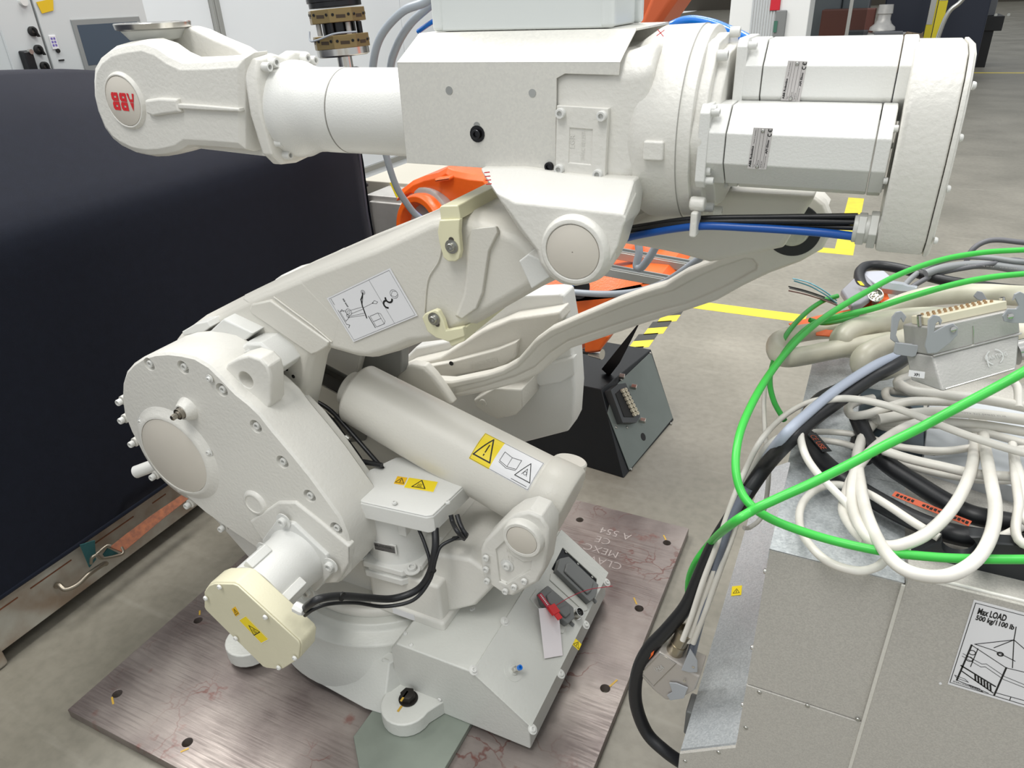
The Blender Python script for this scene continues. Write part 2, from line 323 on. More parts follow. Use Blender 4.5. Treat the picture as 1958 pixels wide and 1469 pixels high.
# text
FCU = {}
def text_mesh(s, bold=0.0):
    if (s, bold) in FCU: return FCU[(s, bold)]
    cu = bpy.data.curves.new('t', 'FONT'); cu.body = s; cu.size = 1; cu.offset = bold; cu.resolution_u = 3
    o = bpy.data.objects.new('t', cu); C.objects.link(o)
    dg = bpy.context.evaluated_depsgraph_get(); dg.update(); me = bpy.data.meshes.new_from_object(o.evaluated_get(dg))
    vs = [tuple(v.co) for v in me.vertices]; fs = [tuple(p.vertices) for p in me.polygons]
    bpy.data.objects.remove(o); bpy.data.meshes.remove(me)
    x0 = min(v[0] for v in vs); x1 = max(v[0] for v in vs); y0 = min(v[1] for v in vs); y1 = max(v[1] for v in vs)
    FCU[(s, bold)] = ([(v[0]-x0, v[1]-y0) for v in vs], fs, x1-x0, y1-y0); return FCU[(s, bold)]
class Decal:
    """flat print on a real surface; u,v run 0..1 across the label from its top-left corner"""
    def __init__(s, O, U, W): s.O = V(O); s.U = V(U); s.W = V(W); s.n = s.U.cross(s.W).normalized()
    def face_cam(s):
        if s.n.dot(V((0, 0, H))-s.O) < 0: s.n = -s.n
        return s
    def pt(s, u, v, h=0): return s.O+s.U*u+s.W*v+s.n*h
    def plate(s, mb, t=.0006, poly=((0, 0), (1, 0), (1, 1), (0, 1))):
        return mb.loft([[s.pt(u, v, 0) for u, v in poly], [s.pt(u, v, t) for u, v in poly]])
    def poly(s, mb, P, h=.0009):
        return mb.add([s.pt(u, v, h) for u, v in P], [tuple(range(len(P)))])
    def line(s, mb, P, wd, h=.0009, closed=False):
        P = list(P)+([P[0]] if closed else [])
        a = s.U.length; b = s.W.length
        for i in range(len(P)-1):
            (u0, v0), (u1, v1) = P[i], P[i+1]
            dx, dy = (u1-u0)*a, (v1-v0)*b; L = math.hypot(dx, dy)
            if L < 1e-7: continue
            nx, ny = -dy/L*wd/2, dx/L*wd/2; ex, ey = dx/L*wd/2, dy/L*wd/2
            q = [((u0*a+nx-ex)/a, (v0*b+ny-ey)/b), ((u1*a+nx+ex)/a, (v1*b+ny+ey)/b), ((u1*a-nx+ex)/a, (v1*b-ny+ey)/b), ((u0*a-nx-ex)/a, (v0*b-ny-ey)/b)]
            s.poly(mb, q, h+i*1e-6)
        return mb
    def circ(s, mb, c, r, wd, a0=0, a1=360, n=20, h=.0009):
        a = s.U.length; b = s.W.length
        return s.line(mb, [(c[0]+r*math.cos(math.radians(a0+(a1-a0)*k/n))/a, c[1]+r*math.sin(math.radians(a0+(a1-a0)*k/n))/b) for k in range(n+1)], wd, h)
    def disc(s, mb, c, r, h=.0009, n=18):
        a = s.U.length; b = s.W.length
        return s.poly(mb, [(c[0]+r*math.cos(2*PI*k/n)/a, c[1]+r*math.sin(2*PI*k/n)/b) for k in range(n)], h)
    def text(s, mb, t, u, v, hgt, width=None, bold=0.0, h=.001, rot=0):
        """u,v: left end of the base line; hgt in metres; width in metres (optional)"""
        vs, fs, w_, h_ = text_mesh(t, bold); k = hgt/max(h_, .01); kx = k if width is None else width/w_
        a = s.U.length; b = s.W.length; cr, sr = math.cos(rot), math.sin(rot); out = []
        for (x, y) in vs:
            X_, Y_ = x*kx, -y*k; X2, Y2 = X_*cr-Y_*sr, X_*sr+Y_*cr
            out.append(s.pt(u+X2/a, v+Y2/b, h))
        return mb.add(out, fs)
def dobj(name, mb, m, parent):
    """print meshes keep their flat faces without welding the normals"""
    return obj(name, mb, m, parent, flat=True)
def quad_decal(f, tl, tr, bl):
    a, b, c = f(*tl), f(*tr), f(*bl); return Decal(a, b-a, c-a).face_cam()
def warn_bolt(D, mb, c, s):
    """electric warning triangle"""
    a = D.U.length; b = D.W.length
    T = [(c[0], c[1]-s*.6/b), (c[0]+s*.58/a, c[1]+s*.4/b), (c[0]-s*.58/a, c[1]+s*.4/b)]
    D.line(mb, T, s*.09, closed=True)
    D.line(mb, [(c[0]+s*.06/a, c[1]-s*.3/b), (c[0]-s*.08/a, c[1]+.02*s/b), (c[0]+s*.08/a, c[1]+.02*s/b), (c[0]-s*.04/a, c[1]+s*.28/b)], s*.07)
def warn_hot(D, mb, c, s):
    a = D.U.length; b = D.W.length
    T = [(c[0], c[1]-s*.6/b), (c[0]+s*.58/a, c[1]+s*.4/b), (c[0]-s*.58/a, c[1]+s*.4/b)]
    D.line(mb, T, s*.09, closed=True)
    for k in (-1, 0, 1):
        D.line(mb, [(c[0]+k*s*.14/a, c[1]-s*.12/b), (c[0]+(k*.14+.04)*s/a, c[1]), (c[0]+(k*.14-.03)*s/a, c[1]+s*.1/b), (c[0]+k*.14*s/a, c[1]+s*.2/b)], s*.045)
    D.line(mb, [(c[0]-s*.24/a, c[1]+s*.27/b), (c[0]+s*.24/a, c[1]+s*.27/b)], s*.05)

# ================================================================== THE SETTING
mb = MB().box((-14, -5, -.1), (16, 70, 0)); fl = obj('floor', mb, FLOOR, flat=True); tag(fl, kind='structure')
# partition wall of white panels in aluminium profiles, running away on the left
WX = -4.6
wall = obj('wall_left', MB().box((WX-.06, 1.0, 0.0), (WX-.02, 9.1, 3.2)), WALLW, flat=True); tag(wall, kind='structure')
ALP = mat('aluminium_profile', (176, 176, 172), .4, .7)
for (y0, y1) in ((1.02, 4.47), (4.55, 7.0), (7.01, 9.0)):
    for (z0, z1) in ((.03, .21), (.26, .85), (.90, 3.1)):
        obj('wall_panel', MB().box((WX-.02, y0, z0), (WX, y1, z1)), WALLW, wall, bevel=.004)
for y in (4.51, 9.04):
    f = MB().box((WX-.02, y-.04, 0), (WX+.03, y+.04, 3.2)).box((WX+.03, y-.012, 0), (WX+.036, y+.012, 3.2))
    obj('wall_post', f, ALP, wall, bevel=.003)
for z in (.235, .875):
    obj('wall_rail', MB().box((WX-.02, 1.02, z-.025), (WX+.02, 9.0, z+.025)), ALP, wall, bevel=.003)
wb = obj('wall_back_added', MB().box((-40, 62, 0), (60, 62.4, 12)), mat('added_wall_dark', (74, 68, 58), .7), flat=True); tag(wb, kind='structure')  # dark end wall added to dim what the far floor reflects
# floor tapes
def tape(name, pts, m, label, grp=None):
    o = obj(name, MB().loft([[V((p[0], p[1], 0.0)) for p in pts], [V((p[0], p[1], .0012)) for p in pts]]), m, flat=True); return tag(o, label, 'floor tape', grp)
tape('floor_tape', ((-2.6, 4.19), (-.19, 4.19), (-.19, 4.31), (-2.6, 4.31)), YELT, 'yellow floor tape crossing the aisle behind the grey link rod')
tape('floor_tape', ((-.135, 5.66), (-.005, 5.66), (-.005, 7.22), (-.135, 7.22)), YELT, 'short yellow floor tape running away behind the cable gland')
tape('floor_tape', ((-.42, 5.54), (-.005, 5.54), (-.005, 5.658), (-.42, 5.658)), YELT, 'short yellow cross tape meeting the strip under the motor housing')
tape('floor_tape', ((1.0, 17.9), (9, 18.0), (9, 18.12), (1.0, 18.02)), YELT, 'far thin yellow line across the back of the hall')
hz = thing('hazard_tape', 'black and yellow striped hazard tape on floor beside the black plinth', 'floor tape', (-.97, 3.9, 0))
for k in range(9):
    y0 = 3.1+k*.2; x = lambda y: -1.02+(y-3.6)*.13
    pts = [(x(y0), y0), (x(y0)+.1, y0+.06), (x(y0)+.1, y0+.16), (x(y0), y0+.1)]
    obj('stripe', MB().loft([[V((a, b, .0)) for a, b in pts], [V((a, b, .0014)) for a, b in pts]]), YELT, hz, flat=True)
    pts = [(x(y0), y0+.1), (x(y0)+.1, y0+.16), (x(y0)+.1, y0+.26), (x(y0), y0+.2)]
    o = obj('stripe', MB().loft([[V((a, b, .0)) for a, b in pts], [V((a, b, .0014)) for a, b in pts]]), mat('tape_black', (62, 62, 58), .6), hz, flat=True); tag(o, 'black stripe')

# ================================================================== BASE PLATE
bp = thing('mounting_plate', 'large rusty brown steel plate under the white robot base', 'steel plate', (-1.06, 1.37, 0))
slabo = obj('plate', MB().box((-1.765, .655, .002), (-.364, 2.09, .032)), PLATE, bp, bevel=.0015)
cut(slabo, [MB().cyl((x, y, -.02), (x, y, .1), .0135, 20) for (x, y) in ((-1.681, .75), (-1.681, 1.05), (-1.372, .72), (-.416, 1.985), (-.416, 1.650), (-.416, 1.325), (-.742, 1.985), (-.416, 1.0))])
mk = MB()
for (x, y, dx, dy) in ((-1.672, .728, .02, -.012), (-1.70, 1.075, -.012, .012), (-1.36, .70, .01, .014), (-.43, 2.008, -.012, .018), (-.436, 1.675, -.014, .02), (-.40, 1.35, .01, .025)):
    mk = MB().obox((x, y, .0325), V((dx, dy, 0))*.6, V((-dy, dx, 0)).normalized()*.0025, (0, 0, .0004)); dobj('paint_mark', mk, mat('ochre_paint', (196, 158, 60), .5), bp)
D = Decal(Z(1115, 985, .0322), Z(1212, 1012, .0322)-Z(1115, 985, .0322), Z(1092, 1040, .0322)-Z(1115, 985, .0322)).face_cam()
ck = MB()
U_ = V((-1, 0, 0)); W_ = V((0, -1, 0))
D = Decal(V((-.525, 1.80, .0322)), U_*.3, W_*-.2); D.n = V((0, 0, 1))
for i, (t, u, v) in enumerate((('CLAVIT', .0, .10), ('MEXC', .10, .36), ('CE', .25, .62), ('A 554', .05, .88))):
    ck = MB(); D.text(ck, t, u, v, .032, h=.0006, bold=-.012); dobj('chalk_writing', ck, mat('chalk', (176, 166, 162), .8), bp)
# shim under the foot
sh = tag(obj('shim_plate', MB().prism([V(p) for p in ((-.965, .905, .032), (-.90, .84, .032), (-.76, .84, .032), (-.70, .90, .032), (-.70, 1.12, .032), (-.965, 1.12, .032))], (0, 0, .018)), MINT, bevel=.002), 'grey-green octagonal steel shim plate under the bolted robot foot', 'shim plate')

# ================================================================== THE ROBOT
rb = thing('industrial_robot', 'large off-white industrial robot arm folded over its base on the rusty plate', 'robot', (-1.1, 1.37, .032))
Z0 = .05
# ---- base casting
m = MB()
m.prism([V(p) for p in ((-.525, 1.06, Z0), (-.525, 1.06, .14), (-.68, 1.06, .262), (-.905, 1.06, .262), (-.925, 1.06, .235), (-.93, 1.06, Z0))], (0, .585, 0))
m.prism([V(p) for p in ((-.925, 1.10, Z0), (-.925, 1.10, .2), (-1.46, 1.10, .18), (-1.46, 1.10, Z0))], (0, .54, 0))
m.loft([[V(p) for p in ((-1.18, 1.003, Z0), (-.985, .985, Z0), (-.93, .99, Z0), (-.90, 1.07, Z0), (-1.18, 1.10, Z0))], [V(p) for p in ((-1.18, 1.04, .13), (-1.02, 1.06, .15), (-.94, 1.06, .17), (-.915, 1.09, .18), (-1.18, 1.10, .15))]])
m.lathe((-1.145, 1.37, 0), (0, 0, 1), [(Z0, .37), (.10, .365), (.145, .352), (.172, .338), (.198, .334), (.2, .33), (.215, .296), (.232, .288), (.232, .01)], 72)
base = obj('base_casting', m, PAINTB, rb, bevel=.007, seg=3)
for (x, y, sx, sy) in ((-.868, 1.018, 1, -1), (-.868, 1.68, 1, 1), (-1.42, 1.018, 1, -1), (-1.42, 1.68, 1, 1)):
    pts = []
    for k in range(13):
        a = PI+PI*k/12; pts.append(V((x+.068*math.cos(a), y+sy*(.0-.068*math.sin(a)), Z0)))
    q = [V((x-.10, y-sy*.06, Z0))]+pts+[V((x+.10, y-sy*.06, Z0))]
    f = MB(); top = [V((p.x, p.y, .1)) for p in q]; f.loft([q, top])
    f.loft([[V((x-.10, y-sy*.055, Z0)), V((x-.06, y-sy*.055, Z0)), V((x-.06, y-sy*.0, Z0)), V((x-.10, y-sy*.015, Z0))], [V((x-.10, y-sy*.055, .17)), V((x-.065, y-sy*.055, .17)), V((x-.065, y-sy*.045, .17)), V((x-.10, y-sy*.045, .17))]])
    obj('foot', f, PAINTB, rb, bevel=.012, seg=3)
hb = obj('hex_bolt', MB().lathe((-.868, 1.03, .1), (0, 0, 1), [(0, .026), (.004, .026), (.004, .0205)], 24).lathe((-.868, 1.03, .103), (0, 0, 1), [(0, .0205), (.019, .0205), (.021, .017), (.021, .001)], 6), mat('black_bolt', (40, 37, 34), .5, .5), rb, bevel=.0012); tag(hb, 'blackened hex bolt')
obj('paint_mark', MB().box((-.873, 1.002, .1215), (-.868, 1.035, .124)).box((-.875, .985, .1005), (-.869, 1.004, .1015)), mat('ochre_paint', (196, 158, 60), .5), hb, flat=True)
# rear sloping cover
SA = V((-.68, 1.06, .262)); SB = V((-.525, 1.06, .14)); SN = (SB-SA).cross(V((0, 1, 0))).normalized()
if SN.z < 0: SN = -SN
def S(px, py, h=.0): return PL(px, py, SA+SN*h, SN)
cv = MB().prism([SA+SN*0-V((0, .004, 0)), SB+V((.003, -.004, 0)), SB+V((.003, .588, 0)), SA+V((0, .588, 0))], SN*.006)
cvo = obj('rear_cover', cv, PAINTB, rb, bevel=.002)
rec = [S(1074, 1049), S(1139, 1110), S(1137, 1129), S(1120, 1150), S(1053, 1090)]
cut(cvo, [MB().loft([[p-SN*.05 for p in rec], [p+SN*.05 for p in rec]])]); 
obj('recess_floor', MB().loft([[p+SN*.0015 for p in rec], [p+SN*.0025 for p in rec]]), BLACKP, cvo, flat=True)
Us = (SB-SA).normalized(); Vs = V((0, 1, 0))
for (a, b) in ((1082, 1056), (1105, 1079), (1132, 1104)): screw(rb, S(a, b, .004), SN, .004, 'button', SCREWM)
for (a, b) in ((905, 1282), (965, 1189), (1018, 1395), (1072, 1289), (1160, 1114), (1120, 1195)): screw(cvo, S(a, b, .006), SN, .0075, 'washer', PAINT, h=.005)
def hood(px, h, name='connector_cover'):
    P = [S(a, b, .006) for a, b in px]; m = MB().loft([P, [p+SN*h for p in P]])
    c = sum(P, V())/len(P); m.loft([[c+(p-c)*.72+SN*h for p in P], [c+(p-c)*.68+SN*(h+.006) for p in P]])
    return obj(name, m, GREYHD, rb, bevel=.003)
h1 = hood([(1063, 1074), (1080, 1070), (1137, 1124), (1131, 1147), (1120, 1157), (1057, 1096)], .022)
h2 = hood([(1024, 1139), (1039, 1126), (1088, 1168), (1090, 1188), (1077, 1200), (1030, 1160)], .024)
for hh, e in ((h1, (1134, 1147)), (h2, (1090, 1191))): obj('latch', MB().lathe(S(e[0], e[1], .008), Us, [(0, .006), (.012, .006)], 12), GREYHD, hh)
fr = [S(*p, .006) for p in ((1012, 1146), (1024, 1128), (1030, 1128), (1084, 1196), (1076, 1212), (1070, 1212))]
obj('connector_frame', MB().loft([fr, [p+SN*.004 for p in fr]]), PAINTB, rb, bevel=.001)
fr = [S(*p, .006) for p in ((1052, 1098), (1060, 1098), (1122, 1160), (1122, 1168), (1115, 1170), (1050, 1110))]
obj('connector_frame', MB().loft([fr, [p+SN*.004 for p in fr]]), PAINTB, rb, bevel=.001)
c = S(1101, 1176, .006)
rc = obj('round_socket', MB().lathe(c, SN, [(0, .017), (.004, .017), (.004, .0135), (.022, .0135), (.022, .0115), (.012, .011), (.012, .001)], 24), STEEL, rb)
obj('socket_insert', MB().lathe(c+SN*.0125, SN, [(0, .0105), (.004, .0105), (.004, .0005)], 20), BLACK, rc)
for k in range(7): screw(rc, c+SN*.0165+(Us*math.cos(k)+Vs*math.sin(k))*(.0068 if k else 0), SN, .001, 'button', SCREWM, name='pin')
# air fitting
c = S(981, 1283, .006)
af = obj('air_fitting', MB().lathe(c, SN, [(-.001, .028), (.002, .028), (.002, .013), (.006, .012)], 28), PAINTB, rb)
ax = (SN+V((.35, -.1, .3))).normalized()
obj('fitting_body', MB().lathe(c+SN*.004, ax, [(0, .0085), (.014, .0085), (.014, .0075), (.024, .0075), (.024, .0005)], 6), STEEL, af, bevel=.0006)
t_ = obj('release_collar', MB().lathe(c+SN*.004+ax*.024, ax, [(0, .0068), (.007, .0068), (.007, .0035), (.002, .003), (.002, .0004)], 20), BLUEP, af); tag(t_, 'blue release collar')
# small screws on the deck and walls
for (a, b, z) in ((775, 1212, .262), (786, 1234, .262), (902, 1166, .262), (905, 1164, .262)): screw(base, Z(a, b, z), (0, 0, 1), .006, 'button', PAINT)
screw(base, Y(841, 1338, 1.059), (0, -1, 0), .006, 'button', PAINT)
# warning label on the cover edge
D = quad_decal(lambda a, b: S(a, b, .0068), (1094, 1224), (1106, 1231), (1093, 1238))
D = Decal(S(1100, 1221, .0068), Us*.024, V((0, -1, 0))*.024); D.n = SN
lb = obj('warning_label', D.plate(MB()), YEL, rb, flat=True); p_ = MB(); warn_bolt(D, p_, (.5, .55), .017); dobj('warning_print', p_, BLACK, lb)
D = Decal(S(1078, 1210, .0068), Us*.036, V((0, -1, 0))*.062); D.n = SN
obj('blank_label', D.plate(MB(), t=.0004), mat('clear_label', (200, 202, 198), .3), rb, flat=True)

# ---- rotating frame (turret)
m = MB()
m.lathe((-1.145, 1.37, 0), (0, 0, 1), [(.225, .26), (.245, .265), (.26, .262), (.262, .01)], 64)
m.prism([V((-.818, 1.155, .268)), V((-.818, 1.60, .268)), V((-1.46, 1.60, .268)), V((-1.46, 1.21, .268)), V((-1.09, 1.21, .268)), V((-1.04, 1.155, .268))], (0, 0, .14))
# skirt lips
m.prism([V((-.808, 1.145, .255)), V((-.808, 1.42, .255)), V((-1.05, 1.42, .255)), V((-1.05, 1.145, .255))], (0, 0, .035))
tur = obj('turret_frame', m, PAINTR, rb, bevel=.010, seg=3)
m = MB()
slab(m, [(560, 760), (600, 800), (640, 850), (700, 935), (735, 1010), (745, 1120), (690, 1165), (560, 1160), (420, 1000), (300, 880), (330, 760), (450, 700)], 1.2, 1.195, 1.245, .004, 0)
slab(m, [(560, 780), (600, 820), (640, 860), (700, 935), (735, 1010), (745, 1120), (690, 1165), (560, 1160), (420, 1000), (330, 880), (360, 800), (450, 740)], 1.2, 1.50, 1.58, 0, .01)
obj('turret_cheek', m, PAINTR, rb, bevel=.006, seg=3)
# rear bracket carrying the balancer
m = MB()
m.prism([V((-.99, 1.25, .39)), V((-.68, 1.25, .39)), V((-.63, 1.25, .43)), V((-.63, 1.25, .48)), V((-.70, 1.25, .49)), V((-.99, 1.25, .47))], (0, .26, 0))
m.prism([V((-.84, 1.19, .27)), V((-.74, 1.20, .33)), V((-.66, 1.20, .45)), V((-.74, 1.19, .5)), V((-.86, 1.19, .48))], (0, .35, 0))
obj('turret_bracket', m, PAINTR, rb, bevel=.012, seg=3)
# clevis plate with boss
cx_ = Y(1000, 1030, 1.18)
m = MB(); slab(m, [(960, 1000), (983, 984), (1010, 978), (1035, 988), (1049, 1010), (1048, 1040), (1040, 1090), (1028, 1115), (980, 1142), (963, 1138), (925, 1112), (918, 1080), (917, 1052), (925, 1035)], 1.19, 1.19, 1.255, .006, 0)
clv = obj('clevis_plate', m, PAINTR, rb, bevel=.004, seg=3)
cut(clv, [slab(MB(), [(948, 1052), (965, 1036), (978, 1062), (1000, 1076), (1016, 1074), (1014, 1090), (968, 1118), (955, 1112)], 1.19, 1.17, 1.197)])
obj('clevis_boss', MB().lathe(cx_+V((0, .075, 0)), (0, -1, 0), [(0, .053), (.078, .051), (.084, .047), (.084, .0392), (.0795, .0385), (.0795, .001)], 48), PAINTR, clv, bevel=.001)
obj('boss_disc', MB().lathe(cx_+V((0, -.004, 0)), (0, -1, 0), [(0, .038), (.004, .038), (.0045, .037), (.0045, .001)], 48), DISC, clv)
for (a, b) in ((930, 1066), (930, 1088), (932, 1110), (967, 1130), (984, 1122), (1003, 1111)): screw(clv, Y(a, b, 1.186), (0, -1, 0), .0085, 'socket', PAINT, h=.007)
screw(clv, Y(970, 1081, 1.196), (0, -1, 0), .010, 'washer', PAINT, h=.008)
dc = Decal(Y(967, 1048, 1.1965), V((.1, 0, -.03)), V((.02, 0, -.1))); dc.n = V((0, -1, 0))
tx = MB(); dc.text(tx, '3HAC021', 0.0, .1, .010); dc.text(tx, '15', .0, .34, .013); obj('cast_text', tx, PAINTR, clv, flat=True)

# ---- J1 motor (upright) and J2 motor (lying)
def gear_motor(origin, axis, u, lab, CL):
    """origin: centre of the flange face; axis points to the terminal cover; u: long direction of the cover"""
    o = V(origin); a = V(axis).normalized(); u = V(u).normalized(); v = a.cross(u)
    m = MB()
    def ring(r, t, ch): return [o+u*x+v*y+a*t for (x, y) in ((-r, -r+ch), (-r+ch, -r), (r-ch, -r), (r, -r+ch), (r, r-ch), (r-ch, r), (-r+ch, r), (-r, r-ch))]
    m.loft([ring(.10, -.03, .045), ring(.10, -.010, .045)]); m.loft([ring(.094, -.012, .045), ring(.092, .0, .045)])
    m.loft([ring(.099, .002, .04), ring(.097, .018, .04)])
    body = obj('gear_motor', m, PAINT, rb, bevel=.003, seg=3)
    cyl = MB().lathe(o, a, [(0, .088), (.022, .084), (.035, .0805), (CL, .0805)], 48)
    for s in (-1, 1):
        for w_ in (-1, 1):
            cyl.obox(o+u*.058*s+v*.058*w_+a*(CL-.036), u*.012, v*.012, a*.034)
    cc = obj('motor_housing', cyl, PAINT, body, bevel=.003, seg=2)
    for x, y in ((1, 1), (1, -1), (-1, 1), (-1, -1)): screw(body, o+u*.081*x+v*.081*y+a*.018, a, .0125, 'washer', PAINT, h=.012)
    tag(body, lab); return body
gm1 = gear_motor((-.985, 1.238, .414), (0, 0, 1), (1, .06, 0), 'upright motor with its yellow labelled cover', .186)
UL = V((.16, 0, -.127)).normalized()
gm2 = gear_motor((-1.162, 1.05, .492), (0, -1, 0), UL, 'motor lying towards the camera with a yellowish cover', .160)
# terminal covers
def cover(face, back, m, shots, nrm, name):
    mm = MB().loft([back, face]); o = obj(name, mm, m, rb, bevel=.006, seg=3, angle=50)
    c = sum(face, V())/len(face)
    lid = obj('lid', MB().loft([[c+(p-c)*.985 for p in face], [c+(p-c)*.975+nrm*.004 for p in face]]), m, o, bevel=.0015)
    for p in shots: screw(o, p+nrm*.0035, nrm, .0066, 'button', PAINT, h=.008)
    return o
zt = .646
face = [Z(a, b, zt) for (a, b) in ((757, 876), (775, 876), (889, 900), (894, 910), (895, 925), (829, 988), (815, 990), (690, 962), (684, 957), (681, 922), (700, 903))]
back = [p-V((0, 0, .05)) for p in face]
s1 = [Z(a, b, zt+.004) for (a, b) in ((725, 892), (818, 889.6), (886.5, 924.6), (856.8, 964), (754.8, 965), (690.4, 928.2))]
tc1 = cover(face, back, PAINT, s1, V((0, 0, 1)), 'terminal_cover')
yt = .834
face = [Y(a, b, yt) for (a, b) in ((400, 1117), (411, 1113), (447, 1113.6), (456, 1117), (573, 1224), (577, 1232), (575, 1256), (570, 1262), (545, 1278), (538, 1280), (512, 1277), (505, 1274), (394, 1164), (391, 1158), (391, 1129))]
back = [p+V((0, .055, 0)) for p in face]
s2 = [Y(a, b, yt-.004) for (a, b) in ((396, 1142), (422.6, 1120.6), (510, 1178), (566, 1256), (535.4, 1274.4), (453.3, 1218.4))]
tc2 = cover(face, back, CAPY, s2, V((0, -1, 0)), 'terminal_cover'); tag(tc2, 'yellowish cream terminal cover')
def lab2(f, q1, q2, par, m1=YEL):
    D = quad_decal(f, *q1); o = obj('small_warning_label', D.plate(MB()), mat('label_amber', (236, 186, 24), .5), par, flat=True); p_ = MB(); s_ = min(D.U.length, D.W.length)
    warn_bolt(D, p_, (.5, .55), s_*.72); dobj('warning_print', p_, BLACK, o)
    D = quad_decal(f, *q2); o = obj('hot_surface_label', D.plate(MB()), YEL, par, flat=True); p_ = MB(); s_ = min(D.U.length, D.W.length)
    warn_hot(D, p_, (.46, .52), s_*.7); dobj('warning_print', p_, BLACK, o)
    fr_ = MB(); D.line(fr_, ((0, 0), (1, 0), (1, 1), (0, 1)), .0012, closed=True, h=.0008); dobj('label_border', fr_, WHITEL, o)
zc = zt+.0042
lab2(lambda a, b: Z(a, b, zc), ((760, 911), (779, 914), (753, 925)), ((782, 913.5), (838, 922), (772, 933)), tc1)
yc_ = yt-.0042
lab2(lambda a, b: Y(a, b, yc_), ((443, 1165), (450, 1160), (451, 1179)), ((457, 1186), (470, 1178), (500, 1230)), tc2)
# nameplate on the J1 motor
pc = V((-.985, 1.245, .47)); ar = V((.12, -1, 0)).normalized()
D = Decal(pc+ar*.084+V((-.035, 0, .028))-V((0, .003, 0)), V((.068, .008, 0)), V((0, 0, -.030))); D.face_cam()
npl = obj('nameplate', D.plate(MB(), t=.004), PAINT, rb, bevel=.001)
D2 = Decal(D.pt(.06, .12, .0042), D.U*.88, D.W*.76); D2.n = D.n
obj('plate_face', D2.plate(MB(), t=.0004), mat('nameplate_silver', (120, 118, 116), .5), npl, flat=True)
p_ = MB(); D2.text(p_, '32', .03, .42, .007, bold=.02)
for k in range(5): D2.line(p_, ((.03, .3+.15*k), (.97, .3+.15*k)), .0009)
D2.text(p_, '3HAC 021456', .28, .24, .004); D2.text(p_, 'ART. NO 021455-002', .2, .42, .003); D2.text(p_, 'SERIAL NO', .1, .95, .003); dobj('plate_print', p_, BLACK, npl)
# white faded label under the cable on the block
D = Decal(V((-.97, 1.1448, .2865)), V((.07, 0, 0)), V((0, 0, -.022))); D.n = V((0, -1, 0)); o = obj('faded_label', D.plate(MB()), WHITEL, rb, flat=True)

# ---- J2 gearbox housing
GB = [(232, 760), (233, 735), (240, 712), (254, 696), (272, 684), (295, 677), (320, 675), (346, 678), (372, 684), (400, 701), (425, 726), (450, 752), (475, 772), (497, 793), (522, 825), (560, 870), (593, 911), (625, 955), (650, 990), (664, 1025), (672, 1068), (668, 1096), (650, 1114), (620, 1118), (575, 1100), (520, 1070), (479, 1041), (430, 1008), (393, 982), (343, 939), (307, 911), (275, 872), (250, 825), (236, 790)]
m = MB(); slab(m, GB, 1.05, 1.05, 1.20, .006, .012)
gb = obj('gearbox_housing', m, PAINTR, rb, bevel=.004, seg=3)
pk = [(285, 697), (350, 703), (424, 746), (489, 816), (540, 884), (592, 949), (643, 1011)]
ccc = []
for (a, b) in pk:
    c = Y(a, b, 1.05); ccc.append(MB().lathe(c+V((0, .018, 0)), (0, -1, 0), [(0, .014), (.05, .026)], 20))
cut(gb, ccc)
for (a, b) in pk: screw(gb, Y(a, b, 1.05)+V((0, .016, 0)), (0, -1, 0), .0095, 'socket', PAINT, h=.016)
for (a, b) in ((270, 806), (400, 865), (345, 935)): screw(gb, Y(a, b, 1.048), (0, -1, 0), .0065, 'washer', PAINT, h=.006)
C = C
sd = [(236, 765), (240, 800), (259, 845), (299, 908), (365, 962), (430, 1006)]
for (a, b) in sd:
    p = Y(a, b, 1.065); screw(gb, p+V((0, -.008, 0)), (0, -1, 0), .009, 'socket', PAINT, h=.012)
    obj('bolt_lug', MB().cyl(p+V((0, -.004, 0)), p+V((0, .05, 0)), .013, 16), PAINTR, gb)
screw(gb, Y(401, 724, 1.046), (0, -1, 0), .006, 'washer', PAINT, h=.006)
jd = Y(337, 870, 1.045)
obj('bearing_boss', MB().lathe(jd+V((0, .02, 0)), (0, -1, 0), [(0, .17), (.006, .165), (.016, .14), (.026, .124), (.029, .118), (.029, .113), (.024, .1125), (.024, .001)], 72), PAINTR, gb)
tag(obj('cover_disc', MB().lathe(jd+V((0, -.004, 0)), (0, -1, 0), [(0, .1118), (.0035, .1118), (.0042, .1105), (.0042, .001)], 72), DISC, gb), 'smooth beige cover disc')
pj = Y(357, 783, 1.045)
obj('plug_boss', MB().lathe(pj+V((0, .01, 0)), (0, -1, 0), [(0, .034), (.010, .030), (.022, .024), (.028, .020), (.028, .001)], 28), PAINTR, gb)
tag(obj('drain_plug', MB().lathe(pj+V((0, -.016, 0)), (0, -1, 0), [(0, .0165), (.003, .0165), (.003, .0145), (.012, .0145), (.012, .0095), (.016, .0095)], 24).lathe(pj+V((0, -.032, 0)), (0, -1, 0), [(0, .0075), (.014, .0075), (.015, .006), (.015, .0005)], 6), mat('dull_steel', (158, 152, 142), .35, 1), gb, bevel=.0006), 'bare steel plug')
pb = Y(276, 897, 1.12)
obj('breather_cap', MB().lathe(pb, V((-.75, -.35, -.3)), [(-.06, .019), (.03, .019), (.032, .017), (.032, .001)], 28), PAINT, gb)
pe = Y(486, 963, 1.045)
obj('inspection_boss', MB().lathe(pe+V((0, .01, 0)), (0, -1, 0), [(0, .040), (.012, .034), (.014, .030), (.014, .027), (.0115, .0265), (.0115, .001)], 36), PAINTR, gb)
m = MB(); slab(m, [(424, 712), (433, 695), (455, 684), (474, 679), (497, 686), (512, 702), (517, 722), (519, 772), (500, 800), (460, 760)], 1.08, 1.08, 1.13, .005, .005)
eye = obj('lifting_eye', m, PAINTR, rb, bevel=.004, seg=3)
